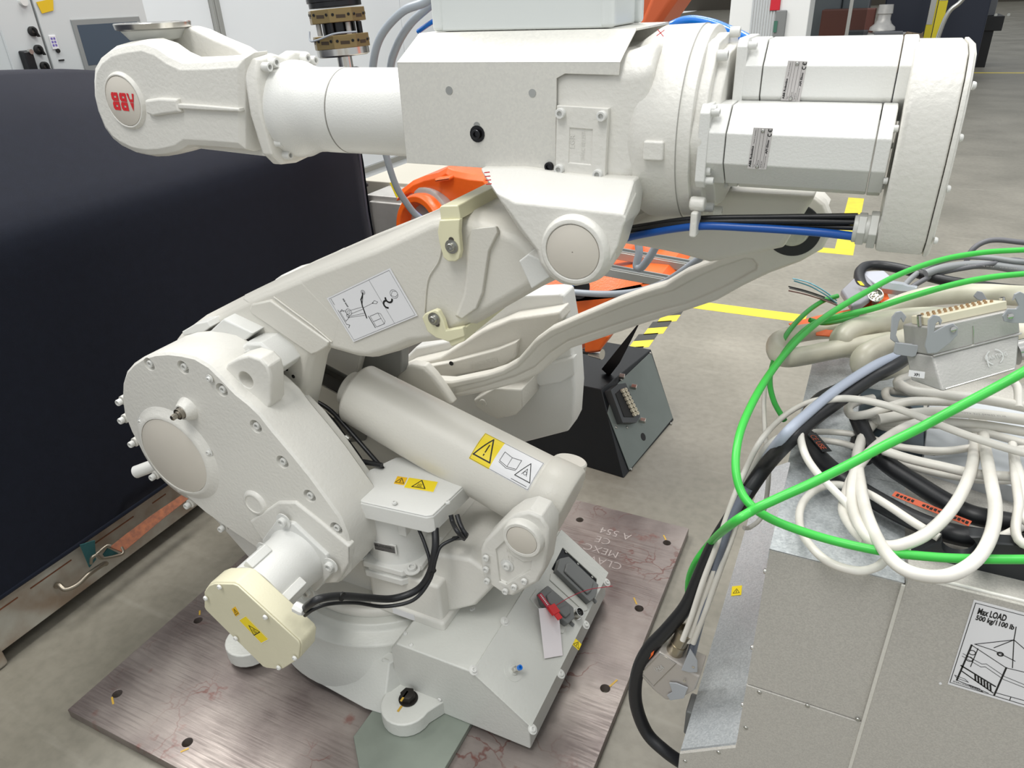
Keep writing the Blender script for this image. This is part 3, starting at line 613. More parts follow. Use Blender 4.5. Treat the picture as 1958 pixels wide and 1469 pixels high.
pq = Y(470, 727, 1.08); cut(eye, [MB().cyl(pq+V((0, -.1, 0)), pq+V((0, .1, 0)), .021, 24)])
# raised motor seat
m = MB(); slab(m, [(470, 1003), (524, 966), (557, 966), (600, 1000), (662, 1052), (662, 1085), (640, 1122), (600, 1124), (520, 1080)], 1.03, 1.042, 1.065, .004, 0)
obj('motor_seat', m, PAINTR, gb, bevel=.003)
# round hub between gearbox and lower arm
jh = V((jd.x, 1.19, jd.z))
hubc = Y(500, 830, 1.2)
obj('hub_shell', MB().lathe(V((jd.x, 1.15, jd.z)), (0, 1, 0), [(0, .24), (.05, .235), (.075, .22), (.085, .19)], 64), PAINTR, rb)

# ---- lower arm
ARM_O = [(340, 668), (352, 636), (400, 600), (505, 546), (620, 496), (736, 450), (838, 402), (880, 393), (960, 412), (1005, 428), (1060, 470), (1075, 528), (1040, 545), (905, 622), (868, 645), (808, 652), (768, 668), (728, 679), (700, 676), (672, 668), (634, 657), (622, 681), (612, 730), (597, 800), (560, 860), (440, 900), (330, 860), (310, 760)]
def armloft(px, y0, y1, near, far_):
    P = [Y(a, b, 1.27) for a, b in px]; R = []
    R += [aty(offset(P, .024), y0), aty(offset(P, .010), y0+.011), aty(P, y0+.037)] if near else [aty(P, y0)]
    R += [aty(P, y1-.037), aty(offset(P, .010), y1-.012), aty(offset(P, .024), y1)] if far_ else [aty(P, y1)]
    return MB().loft(R)
BEAM = [(470, 563), (505, 546), (620, 496), (736, 450), (838, 402), (880, 393), (960, 412), (1005, 428), (1060, 470), (1075, 528), (1040, 545), (905, 622), (868, 645), (808, 652), (768, 668), (728, 679), (700, 676), (672, 668), (634, 657), (600, 650)]
LEG = [(340, 668), (352, 636), (400, 600), (505, 546), (600, 506), (690, 600), (672, 668), (634, 657), (622, 681), (612, 730), (597, 800), (560, 860), (440, 900), (330, 860), (310, 760)]
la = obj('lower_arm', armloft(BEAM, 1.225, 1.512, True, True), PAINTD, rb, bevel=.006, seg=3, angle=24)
P = [Y(a, b, 1.27) for a, b in LEG]
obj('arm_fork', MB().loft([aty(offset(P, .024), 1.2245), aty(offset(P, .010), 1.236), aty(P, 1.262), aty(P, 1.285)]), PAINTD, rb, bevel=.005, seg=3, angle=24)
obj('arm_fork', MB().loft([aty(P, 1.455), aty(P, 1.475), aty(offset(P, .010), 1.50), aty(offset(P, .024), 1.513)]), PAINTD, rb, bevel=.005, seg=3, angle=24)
# cast pad, raised seam ribs and the recessed end pocket
m = MB(); slab(m, [(484, 580), (520, 572), (527, 577), (633, 652), (630, 660), (612, 672), (600, 677), (592, 672), (484, 598), (480, 590)], 1.225, 1.217, 1.23, .003, 0)
obj('cast_pad', m, PAINTD, la, bevel=.002)
seam = [Y(a, b, 1.222) for (a, b) in ((845, 470), (838, 500), (818, 535), (812, 590), (812, 600))]
obj('casting_seam', MB().tube(seam, .0018, 6, 5), PAINTD, la)
rd = [Y(a, b, 1.222) for (a, b) in ((524, 568), (560, 595), (600, 625), (634, 654))]
obj('casting_seam', MB().tube(rd, .0022, 6, 4), PAINTD, la)
m = MB(); sw = [(893, 455), (905, 437), (952, 432), (955, 445), (938, 480), (926, 560), (914, 590), (880, 610), (870, 604), (884, 568), (890, 530)]; m.loft([[Y(a+4*(1 if a < 900 else -1), b, 1.215) for a, b in sw], [Y(a, b, 1.225) for a, b in sw], [Y(a, b, 1.24) for a, b in sw]])
obj('side_swell', m, PAINTD, la, bevel=.003, seg=2)
m = MB(); slab(m, [(1002, 492), (1020, 478), (1048, 492), (1062, 522), (1026, 545)], 1.215, 1.19, 1.23, .002, 0)
obj('stop_bracket', m, PAINT, la, bevel=.002)
obj('arm_opening', MB().lathe(Y(940, 402, 1.36)+V((0, 0, -.016)), (.1, 0, 1), [(0, .055), (.012, .055), (.012, .001)], 24), BLACKP, la)
for (a, b) in ((561, 720), (548, 706)): obj('tapped_hole', MB().lathe(Y(a, b, 1.224), (0, -1, 0), [(0, .005), (.001, .005), (.001, .0003)], 14), BLACK, la)
# sliding stops / damper blocks at the hub
m = MB(); slab(m, [(428, 612), (435, 606), (492, 633), (478, 646), (465, 652), (465, 680), (420, 668), (402, 650), (398, 640)], 1.2, 1.185, 1.27, .003, 0)
obj('stop_block', m, PAINT, rb, bevel=.003)
m = MB(); slab(m, [(403, 655), (412, 642), (452, 652), (440, 672)], 1.18, 1.15, 1.19); obj('guard_tab', m, PAINT, rb, bevel=.001)
m = MB(); slab(m, [(468, 660), (480, 650), (508, 650), (538, 674), (552, 696), (546, 706), (528, 720), (505, 712), (486, 688), (468, 676)], 1.18, 1.16, 1.24, .006, 0)
ob = obj('end_stop', m, PAINT, rb, bevel=.003)
m = MB(); slab(m, [(483, 664), (488, 662), (512, 688), (508, 693)], 1.18, 1.150, 1.165); obj('stop_rib', m, PAINT, ob, bevel=.001)
m = MB(); slab(m, [(353, 632), (378, 617), (402, 612), (408, 622), (385, 642), (378, 636), (356, 640)], 1.2, 1.19, 1.25, .002, 0)
obj('stop_lug', m, PAINT, rb, bevel=.002)
m = MB(); slab(m, [(505, 545), (518, 536), (545, 529), (556, 531), (575, 514), (600, 502), (622, 499), (640, 505), (600, 540), (520, 570)], 1.46, 1.50, 1.60, .004, .004)
obj('far_hub_rib', m, PAINT, rb, bevel=.004)
# lifting instruction sticker
D = quad_decal(lambda a, b: Y(a, b, 1.2225), (746, 512.5), (799, 603.5), (625, 570.5)); 
# local: u runs down-right along the short side, v runs down-left along the long side
sk = obj('lifting_sticker', D.plate(MB()), WHITEL, rb, flat=True)
p_ = MB(); A_ = D.U.length; B_ = D.W.length
D.line(p_, ((.03, .025), (.97, .025), (.97, .975), (.03, .975)), .0006, closed=True)
D.line(p_, ((.03, .33), (.97, .33)), .0006)
ou, ov = .5, .1
D.circ(p_, (.46, .13), .010, .0008); D.line(p_, ((.43, .085), (.49, .085), (.52, .13), (.46, .175), (.40, .13)), .0007, closed=True)
D.circ(p_, (.50, .225), .0085, .0042, -60, 120, 14); D.circ(p_, (.58, .285), .0085, .0042, 20, 200, 14)
D.line(p_, ((.47, .38), (.42, .41), (.45, .46), (.49, .41)), .0008, closed=True)
D.line(p_, ((.45, .44), (.46, .60)), .0007)
D.line(p_, ((.66, .46), (.90, .46), (.90, .58), (.66, .58)), .0009, closed=True); D.line(p_, ((.78, .46), (.78, .58)), .0008); D.line(p_, ((.65, .60), (.90, .60)), .0018); D.line(p_, ((.66, .46), (.70, .43), (.86, .43), (.90, .46)), .0008)
# line drawing of a jointed arm
D.line(p_, ((.20, .50), (.24, .52), (.30, .57), (.42, .60), (.56, .62), (.66, .635)), .003); D.line(p_, ((.22, .505), (.40, .595), (.64, .63)), .0016, h=.0011)
D.circ(p_, (.19, .49), .005, .0008); D.circ(p_, (.19, .49), .0025, .0006)
for (u0, v0, u1, v1) in ((.44, .60, .40, .80), (.48, .61, .47, .80), (.60, .64, .52, .86), (.56, .63, .50, .86)): D.line(p_, ((u0, v0), (u1, v1)), .0007)
D.circ(p_, (.42, .82), .008, .0009); D.circ(p_, (.42, .82), .0035, .0008)
D.line(p_, ((.36, .86), (.52, .86), (.56, .93), (.34, .93)), .0009, closed=True); D.circ(p_, (.48, .86), .004, .0009)
D.line(p_, ((.30, .945), (.62, .945), (.66, .91), (.70, .945)), .0012); D.line(p_, ((.34, .92), (.32, .89), (.38, .88)), .001)
D.text(p_, 'IRB 6660', .14, .80, .0045, rot=0, bold=.02); D.text(p_, '3HAC027', .045, .955, .0028)
dobj('sticker_print', p_, BLACK, sk)
# cream clamp brackets
def strap(top, front, hole, bolt, lab):
    m = MB()
    slab(m, top, 1.212, 1.205, 1.53); m2 = m
    slab(m2, front, 1.212, 1.200, 1.214)
    o = obj('hose_bracket', m2, CREAM, rb, bevel=.003, seg=3); tag(o, lab)
    w_ = obj('slot', MB().lathe(Y(*hole, 1.1995), (0, -1, 0), [(0, .006), (.0006, .006), (.0006, .0003)], 14), mat('slot_dark', (70, 66, 58), .6), o)
    c = Y(*bolt, 1.2)
    obj('bracket_screw', MB().lathe(c, (0, -1, 0), [(0, .0145), (.002, .0145), (.002, .0085), (.008, .0085), (.010, .007), (.010, .004), (.006, .0035), (.006, .0003)], 24), SCREWM, o)
    return o
strap([(843, 396), (846, 392), (879, 391), (884, 418), (846, 420)], [(846, 418), (885, 416), (884, 425), (883, 440), (886, 478), (883, 492), (876, 497), (862, 497), (853, 490), (845, 460), (842, 440)], (863, 459), (864, 471.5), 'upper cream plastic bracket over the arm')
strap([(858, 638), (890, 626), (892, 650), (866, 661), (857, 645)], [(812, 604), (817, 597), (836, 589), (843, 591), (852, 608), (858, 628), (890, 622), (893, 640), (862, 650), (838, 642), (822, 630)], (836, 620), (830.5, 609.5), 'lower cream plastic bracket under the arm')

# ---- balancing cylinder with its rod
A0 = Y(684, 752, 1.37); A1 = Y(1084, 971, 1.37); ad = (A1-A0).normalized(); AL = (A1-A0).length
m = MB().lathe(A0, ad, [(-.004, .02), (-.004, .078), (.004, .086), (AL*.5, .094), (AL*.865, .100), (AL*.872, .104), (AL*.93, .107), (AL*.985, .108), (AL, .102), (AL+.004, .09), (AL+.004, .001)], 64)
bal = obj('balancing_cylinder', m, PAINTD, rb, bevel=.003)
obj('cylinder_collar', MB().lathe(A0-ad*.035, ad, [(0, .046), (.003, .05), (.034, .05)], 32), PAINTD, bal, bevel=.002)
obj('piston_rod', MB().lathe(A0-ad*.30, ad, [(0, .0295), (.27, .0295)], 36), mat('chromed_rod', (92, 92, 92), .12, 1), rb)
b2 = Y(1090, 893, 1.47)
obj('cylinder_cap', MB().lathe(b2+V((-.005, .0, -.01)), (.1, .25, 1), [(-.04, .046), (.024, .046), (.028, .042), (.028, .001)], 32), PAINTD, bal, bevel=.001)
obj('lifting_lug', MB().obox(Y(1024, 980, 1.27), V((.011, 0, .004)), V((0, .02, 0)), V((-.004, 0, .022))), PAINTD, bal, bevel=.003)
scr0 = A0+V((0, -.085, -.02))
# label along the cylinder, bent to its curve
def cyl_patch(t0, t1, a0, a1, r0, h=0.0, n=8):
    """strip on the balancing cylinder between axial t0..t1 and angles a0..a1 (0 = top, positive to the camera)"""
    e = (V((0, 0, 1))-ad*ad.z).normalized(); g = ad.cross(e)
    if g.y > 0: g = -g
    def q(t, a, hh): rr = .086+(.100-.086)*min(t/(AL*.865), 1)+.0004+hh; return A0+ad*t+(e*math.cos(a)+g*math.sin(a))*rr
    return q
bq = cyl_patch(0, 0, 0, 0, 0)
class Curved(Decal):
    def __init__(s, q, t0, t1, a0, a1): s.q = q; s.t0, s.t1, s.a0, s.a1 = t0, t1, a0, a1; s.U = V((t1-t0, 0, 0)); s.W = V((0, (a1-a0)*.095, 0)); s.n = V((0, 0, 1))
    def pt(s, u, v, h=0): return s.q(s.t0+(s.t1-s.t0)*u, s.a0+(s.a1-s.a0)*v, h)
    def grid(s, mb, u0, u1, v0, v1, h=.0004, n=10):
        vs = []; fs = []
        for i in range(n+1):
            vv = v0+(v1-v0)*i/n; vs += [s.pt(u0, vv, h), s.pt(u1, vv, h)]
        fs = [(2*i, 2*i+1, 2*i+3, 2*i+2) for i in range(n)]; return mb.add(vs, fs)
LT0, LT1, LA0, LA1 = .385, .555, .06, .92
D = Curved(bq, LT0, LT1, LA0, LA1)
lo_ = obj('warning_label', D.grid(MB(), .34, 1, 0, 1), WHITEL, bal, flat=True)
lo2 = tag(obj('warning_field', D.grid(MB(), 0, .34, 0, 1), YEL, bal, flat=True), 'yellow end of the warning label')
p_ = MB()
def cl(P, wd, closed=False):
    P = list(P)+([P[0]] if closed else []); Q = []
    for i in range(len(P)-1):
        for k in range(5): Q.append((P[i][0]+(P[i+1][0]-P[i][0])*k/5, P[i][1]+(P[i+1][1]-P[i][1])*k/5))
    Q.append(P[-1]); D.line(p_, Q, wd, h=.0008)
cl(((.17, .10), (.31, .82), (.03, .82)), .0035, True); cl(((.17, .35), (.17, .6)), .003); cl(((.17, .68), (.17, .71)), .003)
cl(((.42, .3), (.56, .36), (.70, .3), (.70, .62), (.56, .68), (.42, .62)), .0012, True); cl(((.56, .36), (.56, .68)), .001); cl(((.42, .66), (.56, .73), (.70, .66)), .0012)
cl(((.84, .25), (.97, .78), (.72, .78)), .002, True); cl(((.80, .66), (.84, .45), (.88, .66)), .0012); D.circ(p_, (.84, .6), .004, .001)
cl(((.01, .02), (.99, .02), (.99, .98), (.01, .98)), .0008, True); cl(((.7, .92), (.95, .92)), .0012)
dobj('warning_print', p_, BLACK, bal)

# ---- forearm: casting, tube, wrist, gear drum and motors (axis level at z = ZA)
ZA = 1.532; YA_ = 1.37
def fx(px, py, y=1.285): return Y(px, py, y).x
AX = V((0, YA_, ZA))
m = MB()
# J3 cheeks
CH = [(918, 322), (935, 352), (962, 392), (990, 436), (1012, 462), (1027, 480), (1033, 505), (1050, 528), (1075, 543), (1100, 547), (1130, 541), (1155, 525), (1172, 500), (1188, 470), (1199, 432), (1210, 416), (1216, 372), (1212, 330), (1100, 300), (1000, 300)]
Pc = [Y(a, b, 1.15) for a, b in CH]
CF = [(948, 368), (957, 384), (972, 402), (996, 436), (1014, 460), (1029, 480), (1036, 504), (1052, 525), (1076, 539), (1100, 542), (1128, 536), (1151, 521), (1167, 499), (1182, 470), (1192, 432), (1196, 424), (1196, 416), (1190, 411), (1090, 400), (985, 388)]
CB = CH[:17]+[(1212, 345), (1100, 335), (1000, 322)]; Pb = [Y(a, b, 1.19) for a, b in CB]
m = MB().loft([[Y(a, b, 1.14) for a, b in CF], Pb, aty(Pb, 1.235)])
uh = obj('near_cheek', m, PAINTR, rb, bevel=.012, seg=4, angle=20)
obj('far_cheek', MB().loft([aty(Pc, 1.525), aty(Pc, 1.585), aty(offset(Pc, .012), 1.597)]), PAINTR, rb, bevel=.012, seg=4, angle=28)
m = MB()
x0, x1 = Y(940, 200, 1.22).x, Y(1205, 200, 1.22).x
prof = [(.02, .02)]
def rrect(x, hy, z0, z1, ch): return [V((x, YA_+a, b)) for (a, b) in ((-hy, z0+ch), (-hy+ch, z0), (hy-ch, z0), (hy, z0+ch), (hy, z1-ch), (hy-ch, z1), (-hy+ch, z1), (-hy, z1-ch))]
zb = Y(1062, 340, 1.2).z
m.loft([rrect(-.66, .105, 1.44, 1.63, .04), rrect(-.60, .14, 1.40, 1.655, .04), rrect(-.56, .155, zb-.01, 1.66, .03), rrect(-.385, .155, zb-.03, 1.66, .03), rrect(-.34, .150, zb-.01, 1.675, .04)])
obj('upper_arm_body', m, PAINTR, rb, bevel=.014, seg=4, angle=25)
jb = Y(1100, 478, 1.14)
obj('pivot_boss', MB().lathe(jb+V((0, .02, 0)), (0, -1, 0), [(0, .068), (.018, .064), (.028, .061), (.034, .057), (.035, .053), (.035, .0496), (.031, .0490), (.031, .001)], 64), PAINTR, uh, bevel=.0012)
tag(obj('pivot_disc', MB().lathe(jb+V((0, -.010, 0)), (0, -1, 0), [(0, .0478), (.0035, .0478), (.0042, .0468), (.0042, .0012), (.002, .001)], 64), DISC, uh), 'pinkish beige pivot cover disc')
# bolted cover plate
D = quad_decal(lambda a, b: Y(a, b, 1.214), (1069, 200), (1167, 206), (1066, 332))
o = obj('access_cover', MB().loft([[D.pt(u, v, -.003) for u, v in ((0, 0), (1, 0), (1, 1), (0, 1))], [D.pt(u, v, .011) for u, v in ((0, 0), (1, 0), (1, 1), (0, 1))]]), PAINTR, rb, bevel=.004, seg=3)
cut(o, [MB().loft([[D.pt(u, v, .0085) for u, v in ((.27, .30), (.72, .30), (.72, .80), (.27, .80))], [D.pt(u, v, .03) for u, v in ((.26, .29), (.73, .29), (.73, .81), (.26, .81))]])])
for u, v in ((.1, .1), (.9, .1), (.1, .9), (.88, .92)): screw(o, D.pt(u, v, .011), D.n, .0085, 'socket', PAINT, h=.010)
tx = MB(); D.text(tx, '3HAC 021257-1', .58, .74, .007, width=.052, h=.0095, rot=-PI/2, bold=.01); D.text(tx, 'LGR', .37, .58, .009, h=.0095, rot=-PI/2, bold=.01)
obj('cast_text', tx, PAINTR, o, flat=True)
# drum
m = MB().lathe((-.44, YA_, ZA-.004), (1, 0, 0), [(0, .118), (.035, .135), (.075, .160), (.082, .163), (.150, .165), (.151, .163), (.170, .163), (.171, .160)], 72)
drum = obj('gear_drum', m, PAINTR, rb, bevel=.003)
DX = -.269
obj('drum_seam', MB().lathe((-.2915, YA_, ZA-.004), (1, 0, 0), [(0, .1655), (.0015, .1655)], 72), mat('seam_shadow', (150, 148, 142), .6), drum)
q = Y(1250, 288, 1.205)
m = MB().box(q+V((-.017, -.006, -.016)), q+V((.017, .02, .016))); obj('cast_pad', m, PAINTR, drum, bevel=.004)
# motor flange with lobes
m = MB(); ring = []
for k in range(48):
    a = 2*PI*k/48; r = .150+.010*max(0, math.cos(6*a))**2; ring.append((r*math.cos(a), r*math.sin(a)))
m.loft([[V((DX-.004, YA_+a, ZA-.004+b)) for a, b in ring], [V((DX+.018, YA_+a, ZA-.004+b)) for a, b in ring]])
m.loft([[V((DX+.01, YA_+a*.86, ZA-.004+b*.9)) for a, b in ring], [V((DX+.034, YA_+a*.84, ZA-.004+b*.88)) for a, b in ring]])
fl_ = obj('motor_flange', m, PAINTR, rb, bevel=.003)
for k in range(10):
    a = math.radians(36*k+18); screw(fl_, (DX+.018, YA_+.150*math.cos(a), ZA-.004+.150*math.sin(a)), (1, 0, 0), .0085, 'socket', PAINT, h=.016)
# motors: octagonal bodies along x
CAPX0 = .030
def fmotor(y, z, hy, hz, x0, x1, lab, face_px=None):
    def oc(x, s=1.0, ch=.62):
        a, b = hy*s, hz*s; c = min(a, b)*ch; return [V((x, y+p, z+q)) for (p, q) in ((-a, -b+c), (-a+c*.9, -b), (a-c*.9, -b), (a, -b+c), (a, b-c), (a-c*.9, b), (-a+c*.9, b), (-a, b-c))]
    m = MB().loft([oc(x0), oc(x0+.030)]); m.loft([oc(x0+.0315, .99), oc(x1-.022, .99)]); m.loft([oc(x1-.0205), oc(x1)])
    o = obj('axis_motor', m, PAINT, rb, bevel=.002, seg=2, angle=20); tag(o, lab)
    def sq(x, r, c): return [V((x, y+p, z+q)) for (p, q) in ((-r, -r+c), (-r+c, -r), (r-c, -r), (r, -r+c), (r, r-c), (r-c, r), (-r+c, r), (-r, r-c))]
    e = obj('motor_end_plate', MB().loft([sq(x0-.012, hz*1.05, .012), sq(x0+.004, hz*1.05, .012)]), PAINT, o, bevel=.002)
    for s in (-1, 1):
        for t in (-1, 1): screw(o, (x0+.004, y+s*hz*.86, z+t*hz*.86), (1, 0, 0), .0062, 'socket', PAINT, h=.013)
        screw(o, (x1-.001, y-hz*.85, z+s*hz*.6), (1, 0, 0), .005, 'socket', PAINT, h=.006)
    return o
yf1 = 1.215
zt1 = Y(1500, 246, yf1).z; zb1 = Y(1500, 333, yf1).z; hz1 = (zt1-zb1)/2*1.62; z1c = (zt1+zb1)/2
m1 = fmotor(yf1+.062, z1c, .062, .062, Y(1348, 280, yf1).x, Y(1700, 300, yf1).x, 'lower near motor')
yf2 = 1.30
zt2 = Y(1550, 116, yf2).z; zb2 = Y(1550, 196, yf2).z; z2c = (zt2+zb2)/2
m2 = fmotor(yf2+.062, z2c, .062, .060, Y(1418, 150, yf2).x, Y(1742, 160, yf2).x, 'upper motor')
m3 = fmotor(yf1+.20, z1c-.045, .055, .055, Y(1348, 280, yf1).x, Y(1700, 300, yf1).x, 'motor behind, partly hidden')
def motor_label(f, tl, tr, bl, par):
    # tl = the corner where the writing starts (bottom left in the photo), writing runs upwards
    D = quad_decal(f, tl, tr, bl); o = obj('rating_label', D.plate(MB(), t=.0005), GREYLBL, rb, flat=True); tag(o, 'grey motor rating label with CE mark')
    p_ = MB(); A = D.U.length; B = D.W.length
    for v in (.26, .42, .60, .78): D.line(p_, ((.02, v), (.98, v)), .0003)
    D.text(p_, 'ABB Robotics', .04, .17, B*.12, width=A*.52, bold=.03); D.text(p_, 'Made in Sweden', .62, .17, B*.05, width=A*.34)
    D.text(p_, 'Type', .04, .37, B*.07); D.text(p_, 'Art.no', .1, .54, B*.07); D.text(p_, 'Serial no', .04, .72, B*.07)
    D.text(p_, 'Manufactured by', .03, .90, B*.06, width=A*.3); D.text(p_, 'API Elmo', .38, .92, B*.11, width=A*.34, bold=.03)
    D.circ(p_, (.845, .885), B*.085, .0012, 70, 290, 12, h=.0007); D.circ(p_, (.955, .885), B*.085, .0012, 70, 290, 12, h=.0007); D.line(p_, ((.91, .885), (.955, .885)), .001)
    dobj('rating_print', p_, BLACK, o)
    for u, v in ((.06, .5), (.93, .5)): screw(o, D.pt(u, v, .0005), D.n, .0028, 'button', SCREWM, name='rivet')
motor_label(lambda a, b: Y(a, b, yf1+.0003), (1429, 322), (1441, 244), (1465, 324), m1)
motor_label(lambda a, b: Y(a, b, yf2+.0003), (1493, 192), (1507, 116), (1529, 194), m2)
# rear terminal housing closing the motors
ca = Y(1758, 95, 1.24); zc0 = Y(1746, 500, 1.215).z; zc1 = Y(1842, 95, 1.215).z
def capring(x, g=0): 
    P = [(1.235, zc0+.004), (1.215, zc0+.03), (1.203, zc0+.12), (1.200, (zc0+zc1)/2), (1.206, zc1-.08), (1.222, zc1-.035), (1.25, zc1-.006), (1.30, zc1+.003), (1.40, zc1+.003), (1.47, zc1-.03), (1.50, zc1-.08), (1.50, zc0+.09), (1.47, zc0+.03), (1.40, zc0), (1.30, zc0)]
    c = V((0, 1.35, (zc0+zc1)/2)); return [V((x, c.y+(a-c.y)*(1-g*8), c.z+(b-c.z)*(1-g*3))) for a, b in P]
m = MB().loft([capring(.028, .003), capring(.034), capring(.094)])
cap = obj('rear_housing', m, PAINTR, rb, bevel=.006, seg=3, angle=30)
lid = obj('rear_lid', MB().loft([capring(.095, -.002), capring(.101, -.002)]).loft([capring(.101, .001), capring(.104, .004)]), PAINTR, cap, bevel=.001)
for t in (.12, .38, .62, .85):
    z = zc0+(zc1-zc0)*t; screw(cap, (.104, 1.213, z), (1, 0, 0), .0055, 'button', PAINT, h=.008)
# round cable clamp tabs and gland
gp = Y(1655, 438, 1.25)
m = MB()
for (dx, r, n) in ((0, .026, 6), (.014, .030, 6)):
    m.lathe((gp.x-.012+dx*1.2, gp.y, gp.z), (1, 0, 0), [(0, r), (.012, r)], n)
m.lathe((gp.x-.018, gp.y, gp.z), (1, 0, 0), [(0, .022), (.05, .022)], 24)
obj('cable_gland', m, mat('gland_white', (196, 196, 190), .35), rb, bevel=.0015)
ck_ = Y(1326, 430, 1.215)
obj('clamp_tab', MB().box(ck_+V((-.006, -.004, -.022)), ck_+V((.006, .03, .022))).lathe(ck_+V((-.012, .015, .032)), (1, 0, 0), [(0, .012), (.026, .012)], 16), PAINTR, rb, bevel=.004)
# cables under the motors
for i, (p, r, mt) in enumerate((
    ([(1180, 440, 1.32), (1240, 430, 1.28), (1330, 418, 1.25), (1480, 415, 1.25), (1640, 413, 1.25)], .0045, BLACKR),
    ([(1180, 446, 1.32), (1240, 436, 1.27), (1330, 425, 1.24), (1480, 423, 1.24), (1640, 425, 1.25)], .0045, BLACKR),
    ([(1180, 450, 1.33), (1240, 440, 1.28), (1330, 430, 1.25), (1500, 432, 1.25), (1640, 436, 1.25)], .0042, BLACKR),
    ([(1180, 452, 1.34), (1240, 440, 1.30), (1330, 422, 1.27), (1500, 420, 1.27), (1640, 420, 1.26)], .0048, BLACKR),
    ([(1175, 462, 1.30), (1230, 448, 1.27), (1330, 433, 1.235), (1440, 436, 1.235), (1560, 444, 1.235), (1640, 453, 1.24)], .0068, BLUEH))):
    mb = MB().tube([Y(*q) for q in p], r, 10, 6); obj('motor_cable' if mt is BLACKR else 'blue_hose', mb, mt, rb, sharp=60)

# ---- tube and wrist
xr = fx(620, 200); xe = Y(500, 190, 1.26).x
m = MB().lathe((xe, YA_, ZA+.002), (1, 0, 0), [(-.02, .10), (.0, .104), (.018, .103), (.035, .096), (.055, .090), (.08, .0885), (.10, .089)], 64)
m.lathe((xe+.09, YA_, ZA+.002), (1, 0, 0), [(0, .089), (xr-xe-.092, .089), (xr-xe-.090, .0875)], 64)
m.lathe((xr+.001, YA_, ZA+.002), (1, 0, 0), [(0, .086), (.001, .0885), (.42, .0885)], 64)
tb = obj('forearm_tube', m, PAINT, rb, bevel=.001)
obj('tube_groove', MB().lathe((xr-.0006, YA_, ZA+.002), (1, 0, 0), [(0, .0889), (.0022, .0889)], 64), mat('seam_shadow', (150, 148, 142), .6), tb)
# flange with bolt ears
def ear(x, s=1.0):
    P = [(-.095, -.085), (-.070, -.112), (-.02, -.118), (.04, -.112), (.085, -.095), (.108, -.05), (.112, .03), (.105, .075), (.085, .112), (.035, .118), (.0, .108), (-.035, .118), (-.085, .112), (-.104, .075), (-.108, .0)]
    return [V((x, YA_+a*s, ZA+.004+b*s)) for a, b in P]
m = MB().loft([ear(xe-.050, .92), ear(xe-.040), ear(xe-.016), ear(xe-.010, .96)])
wf = obj('wrist_flange', m, PAINTR, rb, bevel=.004, seg=3, angle=30)
for (a, b) in ((-.075, .094), (-.052, .101), (.052, .101), (.078, .094), (-.078, -.062), (-.060, -.092), (-.045, -.070)):
    screw(wf, (xe-.012, YA_+a, ZA+.004+b), (1, 0, 0), .0098, 'washer' if False else 'socket', PAINT, h=.020)
WO = [(186, 150), (188, 125), (200, 104), (220, 88), (247, 80), (282, 75), (311, 85), (335, 102), (357, 112), (410, 110), (461, 106), (484, 100), (484, 290), (430, 285), (372, 281), (357, 291), (343, 295), (320, 299), (297, 300), (270, 295), (243, 282), (225, 268), (208, 245), (194, 210), (187, 180)]
P = [Y(a, b, 1.285) for a, b in WO]
nf = [i for i in range(len(P)) if P[i].x < -1.36]
m = MB().loft([aty(offset(P, .022), 1.262), aty(offset(P, .008), 1.270), aty(P, 1.290), aty(P, 1.33)])
# gap behind the near fork, then the far fork; body behind them
body = [V((-1.50, 0, ZA-.085)), V((-1.50, 0, ZA+.065)), V((xe-.045, 0, ZA+.085)), V((xe-.045, 0, ZA-.095))]
m.loft([aty(body, 1.31), aty(body, 1.45)])
wr = obj('wrist_housing', m, PAINTR, rb, bevel=.010, seg=4, angle=24)
FO = [(327, 56), (340, 52), (357, 50), (375, 50), (393, 55), (429, 72), (468, 88), (500, 110), (500, 230), (430, 240), (340, 240), (290, 200), (285, 110), (305, 70)]
P2 = [Y(a, b, 1.44) for a, b in FO]
m = MB().loft([aty(P2, 1.405), aty(P2, 1.455), aty(offset(P2, .010), 1.472), aty(offset(P2, .03), 1.482)])
obj('wrist_fork', m, PAINTR, wr, bevel=.008, seg=3, angle=24)
wj = Y(240, 193, 1.262)
obj('wrist_boss', MB().lathe(wj+V((0, .02, 0)), (0, -1, 0), [(0, .076), (.010, .072), (.022, .064), (.028, .060), (.028, .0566), (.0245, .056), (.0245, .001)], 56), PAINTR, wr, bevel=.001)
dsk = obj('wrist_disc', MB().lathe(wj+V((0, -.0035, 0)), (0, -1, 0), [(0, .055), (.0035, .055), (.0042, .054), (.0042, .001)], 56), DISC, wr)
